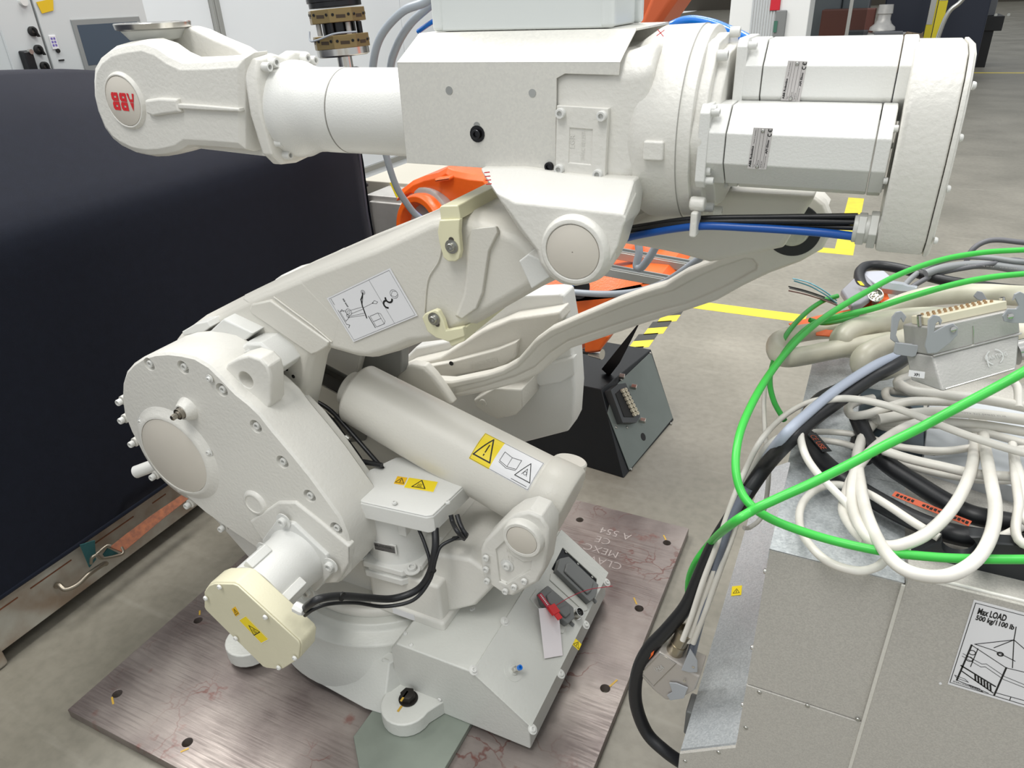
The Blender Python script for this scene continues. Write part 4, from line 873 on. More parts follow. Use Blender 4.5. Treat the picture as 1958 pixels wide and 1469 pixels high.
# the red logo, mirrored upside down with the wrist
D = Decal(wj+V((.042, -.0080, -.0225)), V((-.080, 0, .003)), V((.003, 0, .040))); D.n = V((0, -1, 0))
lg = MB(); A = D.U.length; B = D.W.length
def quadp(u0, v0, u1, v1, u2, v2, u3, v3): D.poly(lg, ((u0, v0), (u1, v1), (u2, v2), (u3, v3)))
g = .012
for k in range(3):
    o_ = k*.345
    for (va, vb) in ((0, .485), (.515, 1)):
        if k == 0:
            # letter A: two legs split by the central gap
            f0, f1 = va, vb
            xl = lambda v: .155-.155*v; xr_ = lambda v: .155+.155*v
            quadp(xl(f0)-.005, f0, .150, f0, .150, f1, xl(f1), f1) if va == 0 else (quadp(xl(f0), f0, .150, f0, .150, .68, xl(.68), .68), quadp(xl(.68), .68, .10, .68, .085, f1, 0, f1))
            quadp(.160, f0, xr_(f0)+.005, f0, xr_(f1), f1, .160, f1) if va == 0 else (quadp(.160, f0, xr_(f0), f0, xr_(.68), .68, .160, .68), quadp(.21, .68, xr_(.68), .68, .31, f1, .225, f1))
        else:
            # letter B: stem and bowl
            quadp(o_, va, o_+.085, va, o_+.085, vb, o_, vb)
            quadp(o_+.085, va, o_+.150, va, o_+.150, va+.19, o_+.085, va+.19); quadp(o_+.085, vb-.19, o_+.150, vb-.19, o_+.150, vb, o_+.085, vb)
            D.poly(lg, ((o_+.160, va), (o_+.235, va), (o_+.285, va+.12), (o_+.285, vb-.12), (o_+.245, vb), (o_+.160, vb), (o_+.160, vb-.19), (o_+.185, vb-.21), (o_+.185, va+.21), (o_+.160, va+.19)))
dobj('red_logo', lg, RED, wr)
# rib and clip on the wrist side
m = MB(); slab(m, [(345, 197), (390, 200), (462, 206), (464, 213), (400, 210), (346, 207)], 1.262, 1.252, 1.285, .002, 0)
obj('casting_rib', m, PAINTR, wr, bevel=.002)
m = MB(); slab(m, [(283, 190), (310, 186), (345, 188), (348, 205), (352, 214), (320, 218), (300, 222), (286, 216)], 1.262, 1.250, 1.285, .004, 0)
obj('casting_pad', m, PAINTR, wr, bevel=.003)
# tool flange on top
tf = Y(291, 42, 1.372)
tn = obj('tilt_neck', MB().lathe(tf-V((0, 0, .115)), (0, 0, 1), [(0, .040), (.06, .038), (.075, .038), (.078, .058), (.100, .075), (.112, .080)], 48), mat('neck_grey', (186, 187, 182), .4), rb, bevel=.001)
obj('tool_flange', MB().lathe(tf-V((0, 0, .016)), (0, 0, 1), [(0, .078), (.003, .0845), (.014, .0865), (.016, .085), (.016, .068), (.013, .067), (.013, .045), (.016, .044), (.016, .030), (.008, .029), (.008, .001)], 72), STEEL, rb)
for k in range(10): obj('flange_hole', MB().lathe(tf+V((.056*math.cos(k*.628), .056*math.sin(k*.628), -.0028)), (0, 0, 1), [(0, .0045), (.0006, .0045), (.0006, .0003)], 12), BLACK, tn)
yb = Y(273, 68, 1.335)
tag(obj('yellow_cap', MB().lathe(yb, (-.2, -1, .2), [(0, .011), (.004, .011), (.006, .008), (.006, .0005)], 20), YEL, tn), 'yellow plastic cap')
m = MB().box((-1.53, 1.335, ZA-.02), (-1.49, 1.405, ZA+.055)); obj('gear_block', m, mat('neck_grey', (186, 187, 182), .4), wr, bevel=.004)

# ---- parallel link: curved rod and levers behind
RO = [(822, 742), (830, 728), (862, 730), (930, 716), (960, 706), (985, 692), (1003, 672), (1020, 652), (1050, 630), (1100, 608), (1180, 574), (1230, 556), (1270, 544), (1310, 520), (1360, 500), (1385, 488), (1392, 465), (1392, 420), (1400, 396), (1440, 376), (1500, 364), (1552, 370), (1578, 390), (1590, 420), (1590, 446), (1572, 478), (1530, 502), (1470, 524), (1420, 548), (1370, 576), (1310, 596), (1270, 608), (1225, 622), (1150, 648), (1090, 668), (1060, 690), (1030, 716), (990, 734), (930, 750), (860, 764), (830, 762)]
m = MB(); slab(m, RO, 1.56, 1.56, 1.60, .006, .004)
rod = obj('link_rod', m, PAINTD, rb, bevel=.004, seg=3)
pocket_px = [(862, 742), (925, 728), (962, 716), (988, 702), (1008, 682), (1030, 658), (1060, 640), (1110, 618), (1190, 586), (1240, 568), (1285, 555), (1330, 530), (1375, 510), (1425, 493), (1440, 495), (1449, 506), (1447, 517), (1400, 543), (1360, 562), (1310, 583), (1265, 595), (1215, 610), (1150, 632), (1085, 654), (1052, 676), (1022, 704), (985, 721), (925, 740), (865, 755)]
PP = [Y(a, b, 1.56) for a, b in pocket_px]
cut(rod, [MB().loft([aty(offset(PP, -.004), 1.552), aty(offset(PP, .004), 1.568)])])
re = Y(1516, 440, 1.56)
obj('rod_bearing', MB().lathe(re+V((0, .02, 0)), (0, -1, 0), [(0, .058), (.019, .056), (.0215, .054), (.0215, .034), (.018, .033), (.018, .001)], 48), BLACKR, rod)
obj('bearing_pin', MB().lathe(re+V((0, .02, 0)), (0, -1, 0), [(0, .031), (.030, .031), (.032, .029), (.032, .001)], 40), mat('pale_pin_cap', (198, 200, 184), .45, var=.2, vscale=60), rod)
# upper lever of the arm reaching back to the rod
m = MB(); slab(m, [(1180, 440), (1260, 400), (1340, 370), (1388, 362), (1560, 372), (1500, 470), (1395, 492), (1360, 498), (1300, 482), (1240, 470), (1190, 462)], 1.44, 1.42, 1.52, .008, 0)
obj('upper_lever', m, PAINTD, rb, bevel=.010, seg=3)
m = MB(); slab(m, [(1385, 396), (1410, 378), (1450, 366), (1500, 360), (1540, 366), (1570, 384), (1584, 400), (1560, 400), (1500, 390), (1420, 400)], 1.60, 1.62, 1.68, .004, 0)
obj('lever_end', m, PAINTD, rb, bevel=.006)
# lower parallel lever and its plates behind the balancer
LO = [(700, 760), (760, 700), (800, 660), (900, 640), (975, 560), (1075, 556), (1083, 562), (1098, 650), (1104, 740), (1100, 800), (1090, 820), (990, 846), (900, 850), (760, 830)]
m = MB(); slab(m, LO, 1.74, 1.72, 1.80, .006, 0)
ll = obj('lower_lever', m, PAINT, rb, bevel=.010, seg=3, angle=26)
m = MB(); slab(m, [(930, 625), (985, 602), (1078, 588), (1082, 604), (1040, 650), (1000, 690), (960, 702), (820, 718), (740, 740), (730, 720), (790, 690), (850, 676)], 1.69, 1.66, 1.73, .006, 0)
obj('lever_plate', m, PAINTD, ll, bevel=.006, seg=3)
m = MB(); slab(m, [(800, 704), (860, 692), (950, 668), (990, 652), (985, 684), (960, 700), (880, 716), (822, 730)], 1.64, 1.635, 1.67, .003, 0)
obj('cast_rail', m, PAINTD, ll, bevel=.004)
D = Decal(Y(898, 695, 1.634), Y(955, 680, 1.634)-Y(898, 695, 1.634), Y(900, 708, 1.634)-Y(898, 695, 1.634)); D.n = V((0, -1, 0))
tx = MB(); D.text(tx, '3HAC025724', 0, .9, .016, h=.001, width=.10); obj('cast_text', tx, PAINTD, ll, flat=True)
obj('lever_hole', MB().lathe(Y(863, 695, 1.634), (0, -1, 0), [(0, .007), (.0012, .007), (.0012, .0003)], 16), BLACK, ll)
m = MB(); slab(m, [(905, 765), (945, 742), (998, 745), (999, 780), (985, 795), (950, 802), (925, 790), (908, 778)], 1.60, 1.60, 1.72, .004, 0)
o = obj('lever_stop', m, PAINTD, rb, bevel=.004); obj('stop_hole', MB().lathe(Y(924, 770, 1.599), (0, -1, 0), [(0, .012), (.003, .010), (.003, .006), (.001, .006), (.001, .0003)], 18), PAINTD, o)
m = MB(); slab(m, [(1018, 700), (1060, 690), (1100, 680), (1100, 715), (1075, 730), (1035, 737), (1022, 728)], 1.715, 1.705, 1.73, .004, 0)
obj('cast_pad', m, PAINT, ll, bevel=.004)
m = MB(); slab(m, [(762, 712), (770, 700), (790, 693), (815, 697), (832, 715), (850, 740), (870, 770), (780, 800), (740, 760)], 1.53, 1.515, 1.55, .008, 0)
obj('rod_joint_cover', m, PAINTD, rb, bevel=.008)
# inside of the lower arm frame behind the piston rod
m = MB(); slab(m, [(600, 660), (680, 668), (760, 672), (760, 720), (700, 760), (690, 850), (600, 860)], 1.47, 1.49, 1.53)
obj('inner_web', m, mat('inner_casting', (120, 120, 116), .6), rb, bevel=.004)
# hoses in the gap
for p, r, mt in (([(600, 765, 1.33), (632, 785, 1.32), (665, 820, 1.30), (700, 860, 1.28), (735, 900, 1.27)], .006, BLACKR),
                 ([(600, 778, 1.32), (630, 798, 1.31), (658, 835, 1.29), (690, 880, 1.27), (700, 905, 1.26)], .006, BLACKR),
                 ([(598, 790, 1.32), (625, 812, 1.30), (648, 850, 1.28), (672, 890, 1.26)], .006, BLACKR),
                 ([(598, 812, 1.30), (630, 835, 1.29), (655, 862, 1.28), (690, 890, 1.27)], .0085, BLUEH),
                 ([(600, 850, 1.27), (640, 868, 1.27), (680, 880, 1.26), (730, 890, 1.26)], .007, BLACKR),
                 ([(605, 862, 1.27), (640, 880, 1.26), (690, 905, 1.25)], .007, BLACKR),
                 ([(620, 870, 1.29), (660, 872, 1.28), (700, 900, 1.27)], .007, BLACKR)):
    obj('motor_cable' if mt is BLACKR else 'blue_hose', MB().tube([Y(*q) for q in p], r, 10, 6), mt, rb, sharp=60)
for (a, b, y) in ((646, 828, 1.285), (664, 838, 1.28), (649, 853, 1.272)):
    c = Y(a, b, y); d_ = (Y(a+30, b+24, y)-c).normalized(); obj('hose_clamp', MB().lathe(c-d_*.006, d_, [(0, .011), (.012, .011)], 16), SCREWM, rb)
# black motor cables with ties
def C3(lst): return [Y(*q) for q in lst]
obj('motor_cable', MB().tube([Y(581, 1166, .865), Y(592, 1156, .86), Y(612, 1145, .87), Y(650, 1140, .92), Y(700, 1143, .99), Y(750, 1145, 1.05), Y(795, 1130, 1.09), Y(820, 1100, 1.11), Y(832, 1050, 1.13), Y(832, 1010, 1.16)], .0092, 12, 8), BLACKR, rb, sharp=60)
obj('motor_cable', MB().tube([Y(583, 1177, .865), Y(600, 1165, .87), Y(630, 1155, .90), Y(680, 1153, .97), Y(735, 1160, 1.03), Y(790, 1148, 1.07), Y(822, 1110, 1.105), Y(833, 1070, 1.12), Y(843, 1045, 1.14), Y(870, 1030, 1.17), Y(888, 1022, 1.2)], .0046, 10, 8), BLACKR, rb, sharp=60)
obj('motor_cable', MB().tube([Y(799, 1008, 1.16), Y(812, 1040, 1.14), Y(822, 1075, 1.12), Y(818, 1105, 1.105)], .0046, 10, 8), BLACKR, rb, sharp=60)
for q in ([(862, 985, 1.20), (866, 1000, 1.19), (874, 1015, 1.16), (886, 1028, 1.17), (892, 1022, 1.19)], [(874, 985, 1.2), (878, 998, 1.19), (884, 1012, 1.18), (890, 1026, 1.18), (868, 1030, 1.22)]):
    obj('motor_cable', MB().tube(C3(q), .006, 10, 8), BLACKR, rb, sharp=60)
for (a, b, y, r, d) in ((654, 1141, .92, .0105, (1, 0, 0)), (826, 1092, 1.115, .0108, (-.3, 0, 1)), (889, 1026, 1.18, .011, (.6, .3, -.4))):
    c = Y(a, b, y); obj('cable_tie', MB().lathe(c-V(d).normalized()*.0025, d, [(0, r), (.005, r)], 16), BLACK, rb)
for (a, b, z) in ((832, 1006, .586), (799, 1002, .586)): c = Z(a, b, z); obj('cable_gland', MB().lathe(c-V((0, 0, .008)), (0, 0, 1), [(0, .010), (.006, .0125), (.02, .0125)], 8), PAINT, rb, bevel=.001)
c = Y(577, 1168, .858); obj('cable_gland', MB().lathe(c+V((-.018, 0, .006)), (1, 0, -.2), [(0, .013), (.02, .013), (.026, .011)], 8), PAINT, rb, bevel=.001)

# ---- galvanised bracket over the forearm
SY = 1.208
FACE = [(760, 119), (1064, 122), (1185, 126), (1183, 144), (1080, 141), (1064, 150), (1062, 330), (778, 312)]
Pf = [Y(a, b, SY) for a, b in FACE]; ztop = Pf[0].z
for i in (0, 1, 2): Pf[i].z = ztop
m = MB().loft([aty(Pf, SY), aty(Pf, SY+.003)])
q0 = V((Pf[0].x, SY, ztop)); q1 = V((Pf[2].x, SY, ztop))
tl = Y(777, 60, 1.29); tr = Y(1190, 60, 1.29); zt_ = (tl.z+tr.z)/2
m.loft([[q0, q1, q1+V((0, .003, 0)), q0+V((0, .003, 0))], [V((q0.x, 1.29, zt_)), V((q1.x, 1.29, zt_)), V((q1.x, 1.292, zt_-.003)), V((q0.x, 1.292, zt_-.003))]])
m.box((q0.x, 1.29, zt_-.003), (q1.x+.0, 1.50, zt_)); m.box((q0.x, 1.497, 1.50), (q1.x, 1.50, zt_))
sb = obj('sheet_bracket', m, GALVS, rb, bevel=.0012); tag(sb, 'galvanised sheet metal bracket on the forearm')
sb2 = []
for (a, b, r) in ((859, 173, .0062), (1018, 178, .0058), (912, 240, .0055)):
    c = Y(a, b, SY); obj('sheet_hole', MB().lathe(c+V((0, .0005, 0)), (0, -1, 0), [(0, r), (.001, r), (.001, .0003)], 20), mat('hole_dark', (92, 84, 80), .7), sb)
    obj('hole_rim', MB().lathe(c+V((0, .0006, 0)), (0, -1, 0), [(0, r+.001), (.0014, r+.001), (.0014, r)], 20), SCREWM, sb)
for (a, b, r) in ((913, 256, .0085), (1051, 318, .0080)): screw(sb, Y(a, b, SY), (0, -1, 0), r, 'washer' if b < 300 else 'socket', DSTEEL, h=.007)
# red pencil marks
D = Decal(Y(925, 325, 1.137), V((.012, 0, .0)), V((.004, 0, -.03))); D.n = V((0, -1, 0)); p_ = MB()
for k in range(4): D.line(p_, ((.1, .15+.22*k), (.9, .1+.22*k)), .0018)
dobj('red_mark', p_, RED, uh)
p_ = MB(); c = Y(1263, 63, 1.27)
p_.obox(c, (.006, 0, .004), (0, .001, 0), (0, 0, .0006)).obox(c, (.005, 0, -.005), (0, .001, 0), (0, 0, .0006)); obj('red_mark', p_, RED, drum, flat=True)

# ---- enclosure on the bracket, tag on the connector
jx = thing('junction_box', 'pale grey plastic junction box standing on the galvanised forearm bracket', 'electrical box', (-.62, 1.40, zt_))
b0 = V((Y(828, 56, 1.31).x, 1.305, zt_+.001)); b1 = V((Y(1172, 56, 1.305).x, 1.49, zt_+.15))
obj('box_body', MB().box(b0+V((.012, .004, 0)), b1-V((.012, .004, 0))), BOXW, jx, bevel=.004)
cn = MB()
for x in (b0.x, b1.x-.024):
    for y in (b0.y, b1.y-.024): cn = MB().box((x, y, b0.z), (x+.024, y+.024, b1.z)); obj('corner_post', cn, BOXW, jx, bevel=.008, seg=4)
obj('box_lid', MB().box(b0+V((0, 0, .151)), b1+V((0, 0, .03))), BOXW, jx, bevel=.008, seg=3)
tg = thing('hanging_tag', 'white paper tag on a red plastic seal, hanging from the grey connector cover', 'tag', S(1052, 1158, .03))
T = [(1029.7, 1163.9, .034), (1067, 1161, .034), (1075.7, 1253.7, .012), (1041, 1259.9, .012)]
P = [S(a, b, h) for a, b, h in T]; obj('paper_tag', MB().loft([P, [p+SN*.0008 for p in P]]), mat('tag_paper', (232, 226, 229), .35), tg, flat=True)
a_, b_ = S(1031, 1136, .032), S(1050, 1162, .04); w_ = SN.cross(b_-a_).normalized()
obj('seal_strip', MB().obox((a_+b_)/2, (b_-a_)/2, w_*.008, SN*.002), mat('seal_crimson', (176, 24, 52), .4), tg, bevel=.001)
sw = S(1058, 1166, .042); obj('seal_body', MB().obox(sw, w_*.014, (b_-a_).normalized()*.014, SN*.005).obox(sw+(b_-a_).normalized()*.02, w_*.009, (b_-a_).normalized()*.012, SN*.003), REDP, tg, bevel=.0015)
obj('seal_tail', MB().tube([S(1060, 1160, .044), S(1090, 1142, .05), S(1125, 1128, .055), S(1171, 1121, .06)], .0011, 6, 6), mat('seal_crimson', (176, 24, 52), .4), tg)
p_ = MB(); D = quad_decal(lambda a, b: S(a, b, .043), (1033, 1138), (1050, 1160), (1028, 1142))
D = Decal(a_+SN*.0021-w_*.006, b_-a_, w_*.012); D.n = SN; [D.poly(p_, ((.08+.1*k, .3), (.14+.1*k, .3), (.14+.1*k, .7), (.08+.1*k, .7)), .0004) for k in range(8)]; dobj('seal_print', p_, WHITEL, tg)

# ================================================================== COVERED CRATE ON THE LEFT
cr = thing('covered_crate', 'large crate under a navy fabric cover on a rusty grey steel frame', 'crate', (-2.6, 1.0, 0))
import mathutils.noise as mn
ys = [-1.2+i*4.0/60 for i in range(61)]
def crow(y):
    t = max(0, min(1, (y-1.9)/.9)); zt = 1.582-.075*max(0, y-1.67)-.13*t**1.6
    n = lambda k, s: mn.noise(V((y*s, k*1.7, 3.1)))
    pts = [(-2.122, .225+.010*n(9, 1.5)), (-2.098, .238), (-2.10+.012*n(1, 2), .30), (-2.12+.014*n(2, 1.6), .55), (-2.135+.006*n(3, 1.4), .85), (-2.135, 1.08), (-2.139, 1.15), (-2.150, 1.19), (-2.18, 1.228), (-2.25, 1.27), (-2.48, 1.27+(zt-1.27)*.5), (-2.70, zt-.012), (-2.75, zt), (-2.80, zt+.002), (-2.90, zt-.02), (-2.94, zt-.08), (-2.94, .22)]
    return [V((x, y, z)) for x, z in pts]
R_ = [crow(y) for y in ys]
m = MB(); m.loft(R_, caps=False, closed=False); m.loft([R_[-1], [V((p.x-.0 if p.x < -2.2 else p.x-.012, p.y+.012, min(p.z, 1.5))) for p in R_[-1]], [V((p.x-.03, p.y+.014, p.z)) for p in R_[-1]]], caps=False, closed=False)
m.add([p+V((0, .014, 0)) for p in R_[-1]], [tuple(range(len(R_[-1])))]); m.add(R_[0], [tuple(range(len(R_[0])))])
cvr = obj('fabric_cover', m, CLOTH, cr, sharp=60)
obj('cover_hem', MB().tube([V((-2.096+.006*mn.noise(V((y*2, 0, 0))), y, .236)) for y in ys[::3]], .007, 8, 3), CLOTH, cvr)
obj('cover_seam', MB().tube([V((-2.133, 2.79, 1.20)), V((-2.136, 2.79, .8)), V((-2.12, 2.79, .5)), V((-2.10, 2.79, .17))], .006, 8, 4), mat('seam_thread', (70, 70, 82), .7), cvr)
obj('side_beam', MB().box((-2.135, -1.2, .055), (-2.118, 2.78, .228)).box((-2.135, -1.2, .219), (-2.108, 2.78, .228)), FRAMEG, cr, bevel=.002)
obj('frame_deck', MB().box((-2.93, -1.2, .06), (-2.135, 2.78, .22)), FRAMEG, cr, bevel=.002)
for (y0, y1) in ((.72, .80), (.84, .98), (1.06, 1.22), (.45, .60), (1.3, 1.36)): obj('rust_weld', MB().box((-2.118, y0, .185), (-2.1165, y1, .189)), RUST, cr, flat=True)
for (x, y) in ((-2.16, .66), (-2.88, .66), (-2.16, 2.62), (-2.88, 2.62)): obj('leg', MB().prism([V((x-.04, y-.045, 0)), V((x+.045, y-.045, 0)), V((x+.045, y+.045, 0)), V((x-.04, y+.045, 0))], (0, 0, .12)), FRAMEG, cr, bevel=.012)
hk = [X(107, 1122, -2.112), X(112, 1118, -2.10), X(125, 1127, -2.075), X(148, 1118, -2.055), X(170, 1098, -2.055), X(196, 1080, -2.07), X(203, 1078, -2.08)]
obj('steel_hook', MB().tube(hk, .008, 12, 6), mat('worn_steel', (150, 142, 128), .4, .9), cr)
st = thing('ratchet_strap', 'worn orange webbing strap with teal tail hooked under the navy cover', 'strap', X(260, 1015, -2.05))
m = MB(); top = [X(a, b, -2.06) for a, b in ((210, 1046), (240, 1022), (290, 985), (345, 948), (372, 930))]; bot = [X(a, b, -2.04) for a, b in ((235, 1056), (262, 1034), (312, 992), (355, 958), (380, 938))]
m.loft([[t, b, b+V((-.004, 0, -.004)), t+V((-.004, 0, -.004))] for t, b in zip(top, bot)]); obj('orange_webbing', m, mat('orange_webbing', (168, 104, 72), .85, var=.3, vscale=60, bump=.6, bscale=500, col2=(130, 84, 66)), st)
m = MB(); q = [(152, 1042), (180, 1033), (182, 1070), (170, 1085)]; P = [X(a, b, -2.085) for a, b in q]; m.loft([P, [p+V((.004, 0, 0)) for p in P]]); obj('teal_webbing', m, TEALW, st)
m = MB(); q = [(196, 1060), (205, 1048), (226, 1058), (200, 1066)]; P = [X(a, b, -2.06) for a, b in q]; m.loft([P, [p+V((.004, 0, 0)) for p in P]]); obj('teal_webbing', m, TEALW, st)
m = MB().tube([X(174, 1078, -2.06), X(176, 1066, -2.05), X(186, 1062, -2.045), X(196, 1068, -2.045), X(228, 1062, -2.04), X(236, 1056, -2.04), X(232, 1046, -2.05)], .005, 10, 5).tube([X(176, 1068, -2.06), X(190, 1055, -2.055), X(204, 1044, -2.055), X(212, 1044, -2.05)], .005, 10, 5)
o = obj('wire_buckle', m, mat('worn_steel', (150, 142, 128), .4, .9), st)

# ================================================================== CONTROL CONSOLE AT THE TOP LEFT
co = thing('control_console', 'pale grey control console with dark touch screen and black rotary switches behind navy cover', 'control cabinet', (-3.3, 2.2, 0))
XC = -3.0
obj('console_body', MB().box((-3.7, 1.88, 0), (XC-.012, 2.545, 2.15)), CONS, co, bevel=.004)
def cpan(name, y0, y1, z0, z1): return obj(name, MB().box((XC-.012, y0, z0), (XC, y1, z1)), CONS, co, bevel=.003)
dl = cpan('left_door', 1.882, 2.030, .06, 2.13); dr = cpan('right_door', 2.040, 2.540, .06, 2.13)
obj('door_gap', MB().box((XC-.010, 2.030, .06), (XC-.008, 2.040, 2.13)), mat('gap_grey', (120, 122, 122), .6), co, flat=True)
D = Decal(X(133, 37, XC), V((0, .33, 0)), X(176, 135, XC)-X(133, 37, XC)); D.W = V((0, .0, -.20)); D.n = V((1, 0, 0))
o = obj('screen_bezel', MB().loft([[D.pt(u, v, 0) for u, v in ((0, 0), (1, 0), (1, 1), (0, 1))], [D.pt(u, v, .006) for u, v in ((.005, .01), (.995, .01), (.995, .99), (.005, .99))]]), mat('bezel_grey', (140, 143, 142), .4), co, bevel=.002)
s_ = obj('touch_screen', MB().loft([[D.pt(u, v, .0055) for u, v in ((.06, .11), (.94, .11), (.94, .86), (.06, .86))], [D.pt(u, v, .0066) for u, v in ((.06, .11), (.94, .11), (.94, .86), (.06, .86))]]), DGREY, o, flat=True); tag(s_, 'dark blue-grey screen')
for (a, b) in ((61, 60), (72, 95), (84, 127)):
    c = X(a, b, XC); q = obj('rotary_switch', MB().lathe(c, (1, 0, 0), [(0, .0175), (.010, .0175), (.012, .015), (.012, .001)], 24), BLACK, co)
    obj('switch_lever', MB().obox(c+V((.018, .004, -.004)), V((.007, 0, 0)), V((0, .003, 0)), V((0, .006, -.016))), BLACK, q, bevel=.001)
    obj('switch_centre', MB().lathe(c+V((.012, 0, 0)), (1, 0, 0), [(0, .007), (.001, .007), (.001, .0005)], 14), SCREWM, q)
D = Decal(X(33, 97, XC), V((0, .045, 0)), V((0, 0, -.12))); D.n = V((1, 0, 0))
h_ = obj('door_handle', MB().loft([[D.pt(u, v, 0) for u, v in ((0, 0), (1, 0), (1, 1), (0, 1))], [D.pt(u, v, .03) for u, v in ((.12, .04), (.9, .04), (.9, .96), (.12, .96))]]), BLACKP, co, bevel=.005)
obj('key_lock', MB().lathe(X(49, 99, XC)+V((.02, 0, 0)), (1, 0, 0), [(0, .009), (.016, .009), (.016, .001)], 18), SCREWM, h_)
D = Decal(X(92, 68, XC), V((0, .028, 0)), V((0, 0, -.050))); D.n = V((1, 0, 0))
o = obj('small_display', D.plate(MB(), t=.004), WHITEL, co, bevel=.0015); p_ = MB()
for k in range(3):
    for j in range(2): D.poly(p_, ((.12+.4*j, .15+.24*k), (.42+.4*j, .15+.24*k), (.42+.4*j, .32+.24*k), (.12+.4*j, .32+.24*k)), .0043)
dobj('display_digits', p_, mat('violet_digits', (118, 104, 178), .5), o)
c = X(110, 97, XC); obj('push_button', MB().lathe(c, (1, 0, 0), [(0, .008), (.006, .008), (.006, .001)], 18), BLACK, co)
c = X(117, 115, XC); obj('slot_vent', MB().box(c+V((0, -.012, -.0025)), c+V((.003, .012, .0025))), BLACK, co)
yp = [X(a, b, XC+.002) for a, b in ((69, 4), (101, -3), (102, 20), (80, 26))]
o = obj('yellow_note', MB().loft([yp, [p+V((.002, 0, 0)) for p in yp]]), mat('note_yellow', (222, 184, 26), .6), co, flat=True); tag(o, 'torn yellow sticky note')
c = X(43, 3, XC); obj('white_knob', MB().lathe(c, (1, 0, 0), [(0, .017), (.012, .015), (.012, .001)], 20), PAINT, co)

# ================================================================== ORANGE ROBOT WITH TOOL CHANGER, BEHIND
orb = thing('orange_robot', 'orange robot arm lying behind the white robot, partly hidden, dark round opening at its end', 'robot', (-1.5, 2.8, 0))
rc_ = Y(801, 440, 2.60); ra = V((-.30, -.94, .12)).normalized()
m = MB().lathe(rc_, ra, [(-.30, .10), (-.20, .14), (-.10, .152), (-.02, .155), (0, .152), (.012, .142), (.012, .118), (-.02, .108), (-.06, .104), (-.06, .001)], 48)
og = obj('arm_casting', m, ORANGE, orb, bevel=.004)
obj('dark_opening', MB().lathe(rc_-ra*.058, ra, [(0, .102), (.003, .102), (.003, .001)], 40), BLACKP, og)
obj('steel_ring', MB().lathe(rc_-ra*.10+V((-.012, 0, 0)), ra, [(0, .168), (.03, .175), (.05, .175), (.055, .165)], 48), ALU, orb)
m = MB(); slab(m, [(757, 385), (768, 362), (790, 345), (812, 336), (838, 330), (856, 320), (866, 326), (900, 333), (930, 336), (945, 352), (940, 400), (900, 430), (860, 415), (820, 385), (790, 375)], 2.70, 2.68, 3.0, .02, .03)
obj('forearm_casting', m, ORANGE, orb, bevel=.02, seg=4, angle=20)
c = Y(812, 352, 2.55); obj('bolt_ear', MB().obox(c+V((.03, .12, 0)), (.035, .008, .006), (0, .03, 0), (-.002, 0, .008)), ORANGE, orb, bevel=.012, seg=3)
m = MB(); slab(m, [(925, 600), (950, 560), (1000, 535), (1055, 522), (1110, 530), (1170, 525), (1215, 520), (1262, 528), (1278, 545), (1240, 562), (1180, 590), (1120, 640), (1095, 690), (1060, 640), (1020, 600)], 2.35, 2.30, 2.75, .05, .04)
obj('lower_casting', m, ORANGE, orb, bevel=.02, seg=4, angle=20)
c = Y(1236, 505, 2.6); obj('motor_dome', MB().lathe(c+V((0, .05, 0)), (.2, -1, .25), [(-.05, .085), (.02, .085), (.045, .075), (.06, .055), (.066, .001)], 36), ORANGE, orb)
m = MB(); slab(m, [(1180, 470), (1230, 478), (1250, 500), (1235, 520), (1180, 512)], 2.7, 2.68, 2.95, .02, 0); obj('side_casting', m, ORANGE, orb, bevel=.01)
obj('dark_recess', MB().lathe(Y(1105, 548, 2.28), (0, -1, .2), [(0, .045), (.004, .045), (.004, .001)], 28), BLACKP, orb)
m = MB(); slab(m, [(1222, 52), (1244, 0), (1262, -50), (1320, -50), (1300, 0), (1268, 46), (1240, 70)], 2.9, 2.85, 3.1, .02, 0)
slab(m, [(1296, -50), (1262, 62), (1180, 150), (1010, 300), (950, 345), (930, 338), (940, 300), (1090, 160), (1200, 62), (1250, -50)], 2.9, 2.86, 3.05, .01, 0)
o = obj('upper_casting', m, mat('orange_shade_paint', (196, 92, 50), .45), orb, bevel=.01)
m = MB(); slab(m, [(1120, 650), (1150, 632), (1170, 640), (1150, 668), (1120, 672)], 2.30, 2.28, 2.4); obj('base_casting', m, ORANGE, orb, bevel=.01)
# rails in front of it
rl = orb
def rail(par, p, q, w=.026):
    p, q = V(p), V(q); d = (q-p)/2; c = (p+q)/2; n = d.normalized().cross(V((0, 0, 1))).normalized()
    obj('rail_body', MB().obox(c, d, n*w, V((0, 0, w*.55))), ALP, par, bevel=.002)
    for s in (-.5, .5): obj('rail_lip', MB().obox(c+n*w*s*1.3+V((0, 0, w*.55)), d, n*w*.22, V((0, 0, w*.12))), SCREWM, par)
    obj('rail_slot', MB().obox(c+V((0, 0, w*.56)), d, n*w*.3, V((0, 0, w*.04))), mat('slot_shadow', (60, 66, 66), .5), par)
rail(rl, Y(1150, 480, 2.45), Y(1335, 512, 2.52)); 
rl2 = orb
rail(rl2, Y(1150, 515, 2.15), Y(1285, 540, 2.22), .024)
